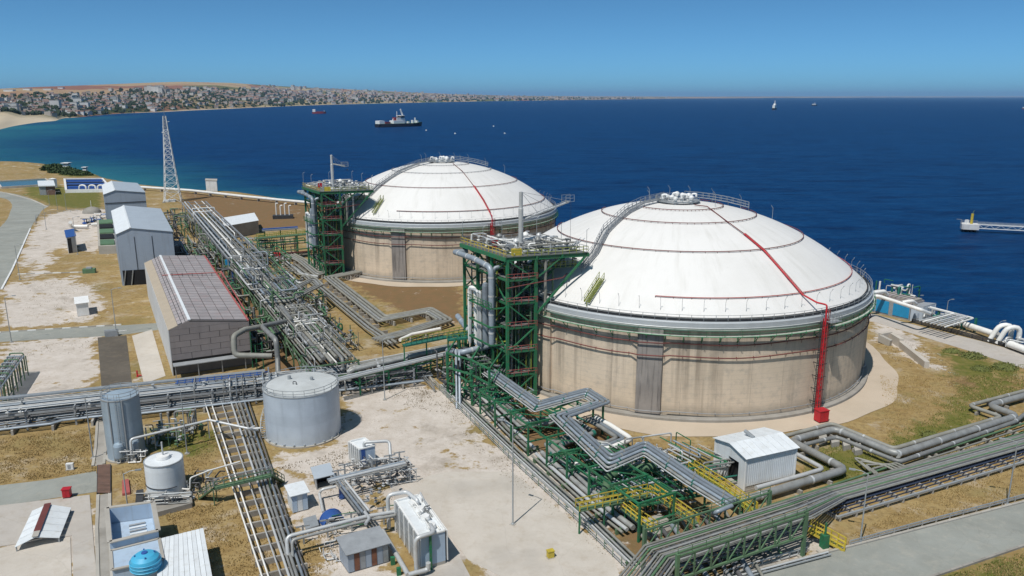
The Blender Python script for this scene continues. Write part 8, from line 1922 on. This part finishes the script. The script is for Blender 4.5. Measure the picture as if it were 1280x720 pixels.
for k, px in enumerate((197, 201, 205.5, 210, 214, 219, 227, 233)):
    x_, y_, z_ = (float(v) for v in far_point(px, 0.40-0.01*k)); sc = [3.0, 3.4, 3.3, 3.4, 3.0, 2.2, 2.0, 2.2][k]
    t = thing('apartment_block', ('first', 'second', 'third', 'fourth', 'fifth', 'sixth', 'seventh', 'eighth')[k]+' apartment block from the left in the row above far town', 'building', (x_, y_, z_), 'apartment blocks on the far hill')
    MB().box((x_, y_, z_+5*sc), (7*sc, 6*sc, 12*sc), 0.2).build('wall', 'house_white' if k < 5 else 'house_cream', t); MB().box((x_, y_, z_+11.3*sc), (7.4*sc, 6.4*sc, 0.8*sc), 0.2).build('roof', 'roof_grey', t)
for k, (px, tt, w) in enumerate(((31, 0.78, 44), (53, 0.8, 34), (78, 0.82, 42), (94, 0.82, 30))):
    x_, y_, z_ = (float(v) for v in far_point(px, tt)); t = thing('warehouse', ['long white warehouse in the far fields, leftmost of four', 'white warehouse in the far fields, second from left', 'long white warehouse in the far fields, third from left', 'small white warehouse in the far fields, rightmost of four'][k], 'warehouse', (x_, y_, z_), 'far warehouses')
    MB().box((x_, y_, z_+4), (w, 30, 10), 0.1).build('wall', 'white_paint', t); MB().box((x_, y_, z_+9.5), (w+3, 33, 1.0), 0.1).build('roof', 'white_sheet', t)
# trees among the houses: far wood
b = MB(); vs = []; fs = []
for k in range(7500):
    px, tt = R2.uniform(-120, 800), R2.uniform(0.006, 0.55)
    if tt < float(beach_t(px))*1.15: continue
    w = np.interp(tt, [0, 0.012, 0.1, 0.35, 0.6], [0.1, 1, 0.8, 0.6, 0.2])*(1.0 if px < 360 else 0.55)
    if R2.random() > w: continue
    x_, y_, z_ = (float(v) for v in far_point(px, tt)); r = R2.uniform(4, 9)*(1 if y_ < 5000 else 1.7); n = 5; i = len(vs)
    for zz_, rr2 in ((0.0, 0.75), (0.5, 1.0), (0.9, 0.6)):
        for j in range(n): a = 2*math.pi*j/n+zz_; q_ = r*rr2*R2.uniform(0.75, 1.2); vs.append((x_+q_*math.cos(a), y_+q_*math.sin(a), z_+zz_*r*1.3-0.5))
    vs.append((x_, y_, z_+r*1.5))
    for l in range(2): fs += [(i+l*n+j, i+l*n+(j+1) % n, i+(l+1)*n+(j+1) % n, i+(l+1)*n+j) for j in range(n)]
    fs += [(i+2*n+j, i+2*n+(j+1) % n, i+3*n) for j in range(n)]
b.add(vs, fs); b.build('far_trees', 'far_green', kind='stuff')
# ------------------------------------------------------------------ dry grass tufts
def tufts(polys, n, hgt, m, seed, name):
    R3 = np.random.default_rng(seed); vs = []; fs = []
    for poly, cnt in zip(polys, n):
        q = [(p.x, p.y) for p in PX(poly)]; xs_, ys_ = [p[0] for p in q], [p[1] for p in q]
        X = R3.uniform(min(xs_), max(xs_), cnt*3); Y = R3.uniform(min(ys_), max(ys_), cnt*3); ok = inside(X, Y, q); X, Y = X[ok][:cnt], Y[ok][:cnt]
        cl = np.sin(X*0.9+np.sin(Y*0.7)*2)*np.cos(Y*0.8)+R3.normal(0, 0.5, len(X)); keep = cl > -0.1
        for x_, y_ in zip(X[keep], Y[keep]):
            for _ in range(3):
                a = R3.uniform(0, 6.28); h = hgt*R3.uniform(0.5, 1.3); w = h*0.3; lx, ly = R3.normal(0, 0.3, 2)*h; dx, dy = math.cos(a)*w, math.sin(a)*w; i = len(vs)
                vs += [(x_-dx, y_-dy, -0.02), (x_+dx, y_+dy, -0.02), (x_+lx, y_+ly, h)]; fs.append((i, i+1, i+2))
    MB().add(vs, fs).build(name, m, kind='stuff')
mat('straw', (0.47, 0.35, 0.165), 0.9, 0, (0.33, 0.24, 0.10), 1.5, 0.8, spec=0.1)
mat('grass_green', (0.17, 0.20, 0.05), 0.9, 0, (0.28, 0.24, 0.085), 0.4, 0.8, spec=0.1)
tufts([[(1040, 680), (1280, 560), (1280, 622), (1060, 682)], [(1100, 470), (1280, 470), (1280, 486), (1110, 552)], [(0, 548), (120, 535), (120, 590), (0, 606)], [(200, 640), (330, 620), (350, 720), (265, 720)], [(790, 550), (890, 560), (880, 600), (800, 575)], [(135, 590), (290, 530), (310, 600), (200, 650)], [(1190, 722), (1280, 692), (1280, 735), (1190, 735)], [(380, 650), (430, 660), (420, 720), (380, 720)]],
      [9000, 8000, 6500, 4600, 2000, 3800, 2500, 1000], 0.2, 'straw', 301, 'dry_grass')
tufts([[(1100, 548), (1160, 525), (1215, 470), (1280, 455), (1280, 487), (1212, 504), (1245, 527), (1130, 563)], [(1000, 598), (1010, 572), (1058, 548), (1120, 578), (1070, 600)], [(1130, 585), (1280, 535), (1280, 545), (1100, 600)], [(1180, 722), (1280, 690), (1280, 735), (1180, 735)], [(805, 566), (890, 572), (880, 600)]],
      [7000, 2500, 2500, 2400, 900], 0.22, 'grass_green', 302, 'green_grass')
mat('weed_brown', (0.20, 0.145, 0.07), 0.9, 0, (0.10, 0.085, 0.035), 0.8, 0.8, spec=0.1)
tufts([[(535, 483), (560, 487), (700, 618), (770, 700), (745, 690), (620, 590), (545, 505)], [(430, 560), (470, 575), (420, 600), (345, 585)], [(480, 484), (535, 484), (560, 520), (500, 505)], [(20, 350), (120, 348), (128, 400), (30, 408)], [(0, 430), (122, 424), (124, 440), (0, 450)], [(400, 610), (500, 600), (480, 650), (420, 640)], [(1100, 415), (1180, 445), (1200, 470), (1110, 450)], [(580, 480), (640, 490), (800, 600), (760, 610)]],
      [2600, 900, 900, 700, 300, 500, 700, 1600], 0.16, 'weed_brown', 303, 'weeds')
# ------------------------------------------------------------------ haze
def haze():
    m = bpy.data.materials.new('haze_air'); m.use_nodes = True; nt = m.node_tree.nodes; ln = m.node_tree.links
    nt.remove(nt['Principled BSDF'])
    v = nt.new('ShaderNodeVolumePrincipled'); v.inputs['Color'].default_value = (0.36, 0.64, 1.0, 1); v.inputs['Density'].default_value = 2.3e-5
    v.inputs['Anisotropy'].default_value = 0.0
    ln.new(v.outputs[0], nt['Material Output'].inputs['Volume'])
    MB().box((0, 45000, 180), (210000, 95000, 410)).build('haze', m, kind='stuff')
haze()
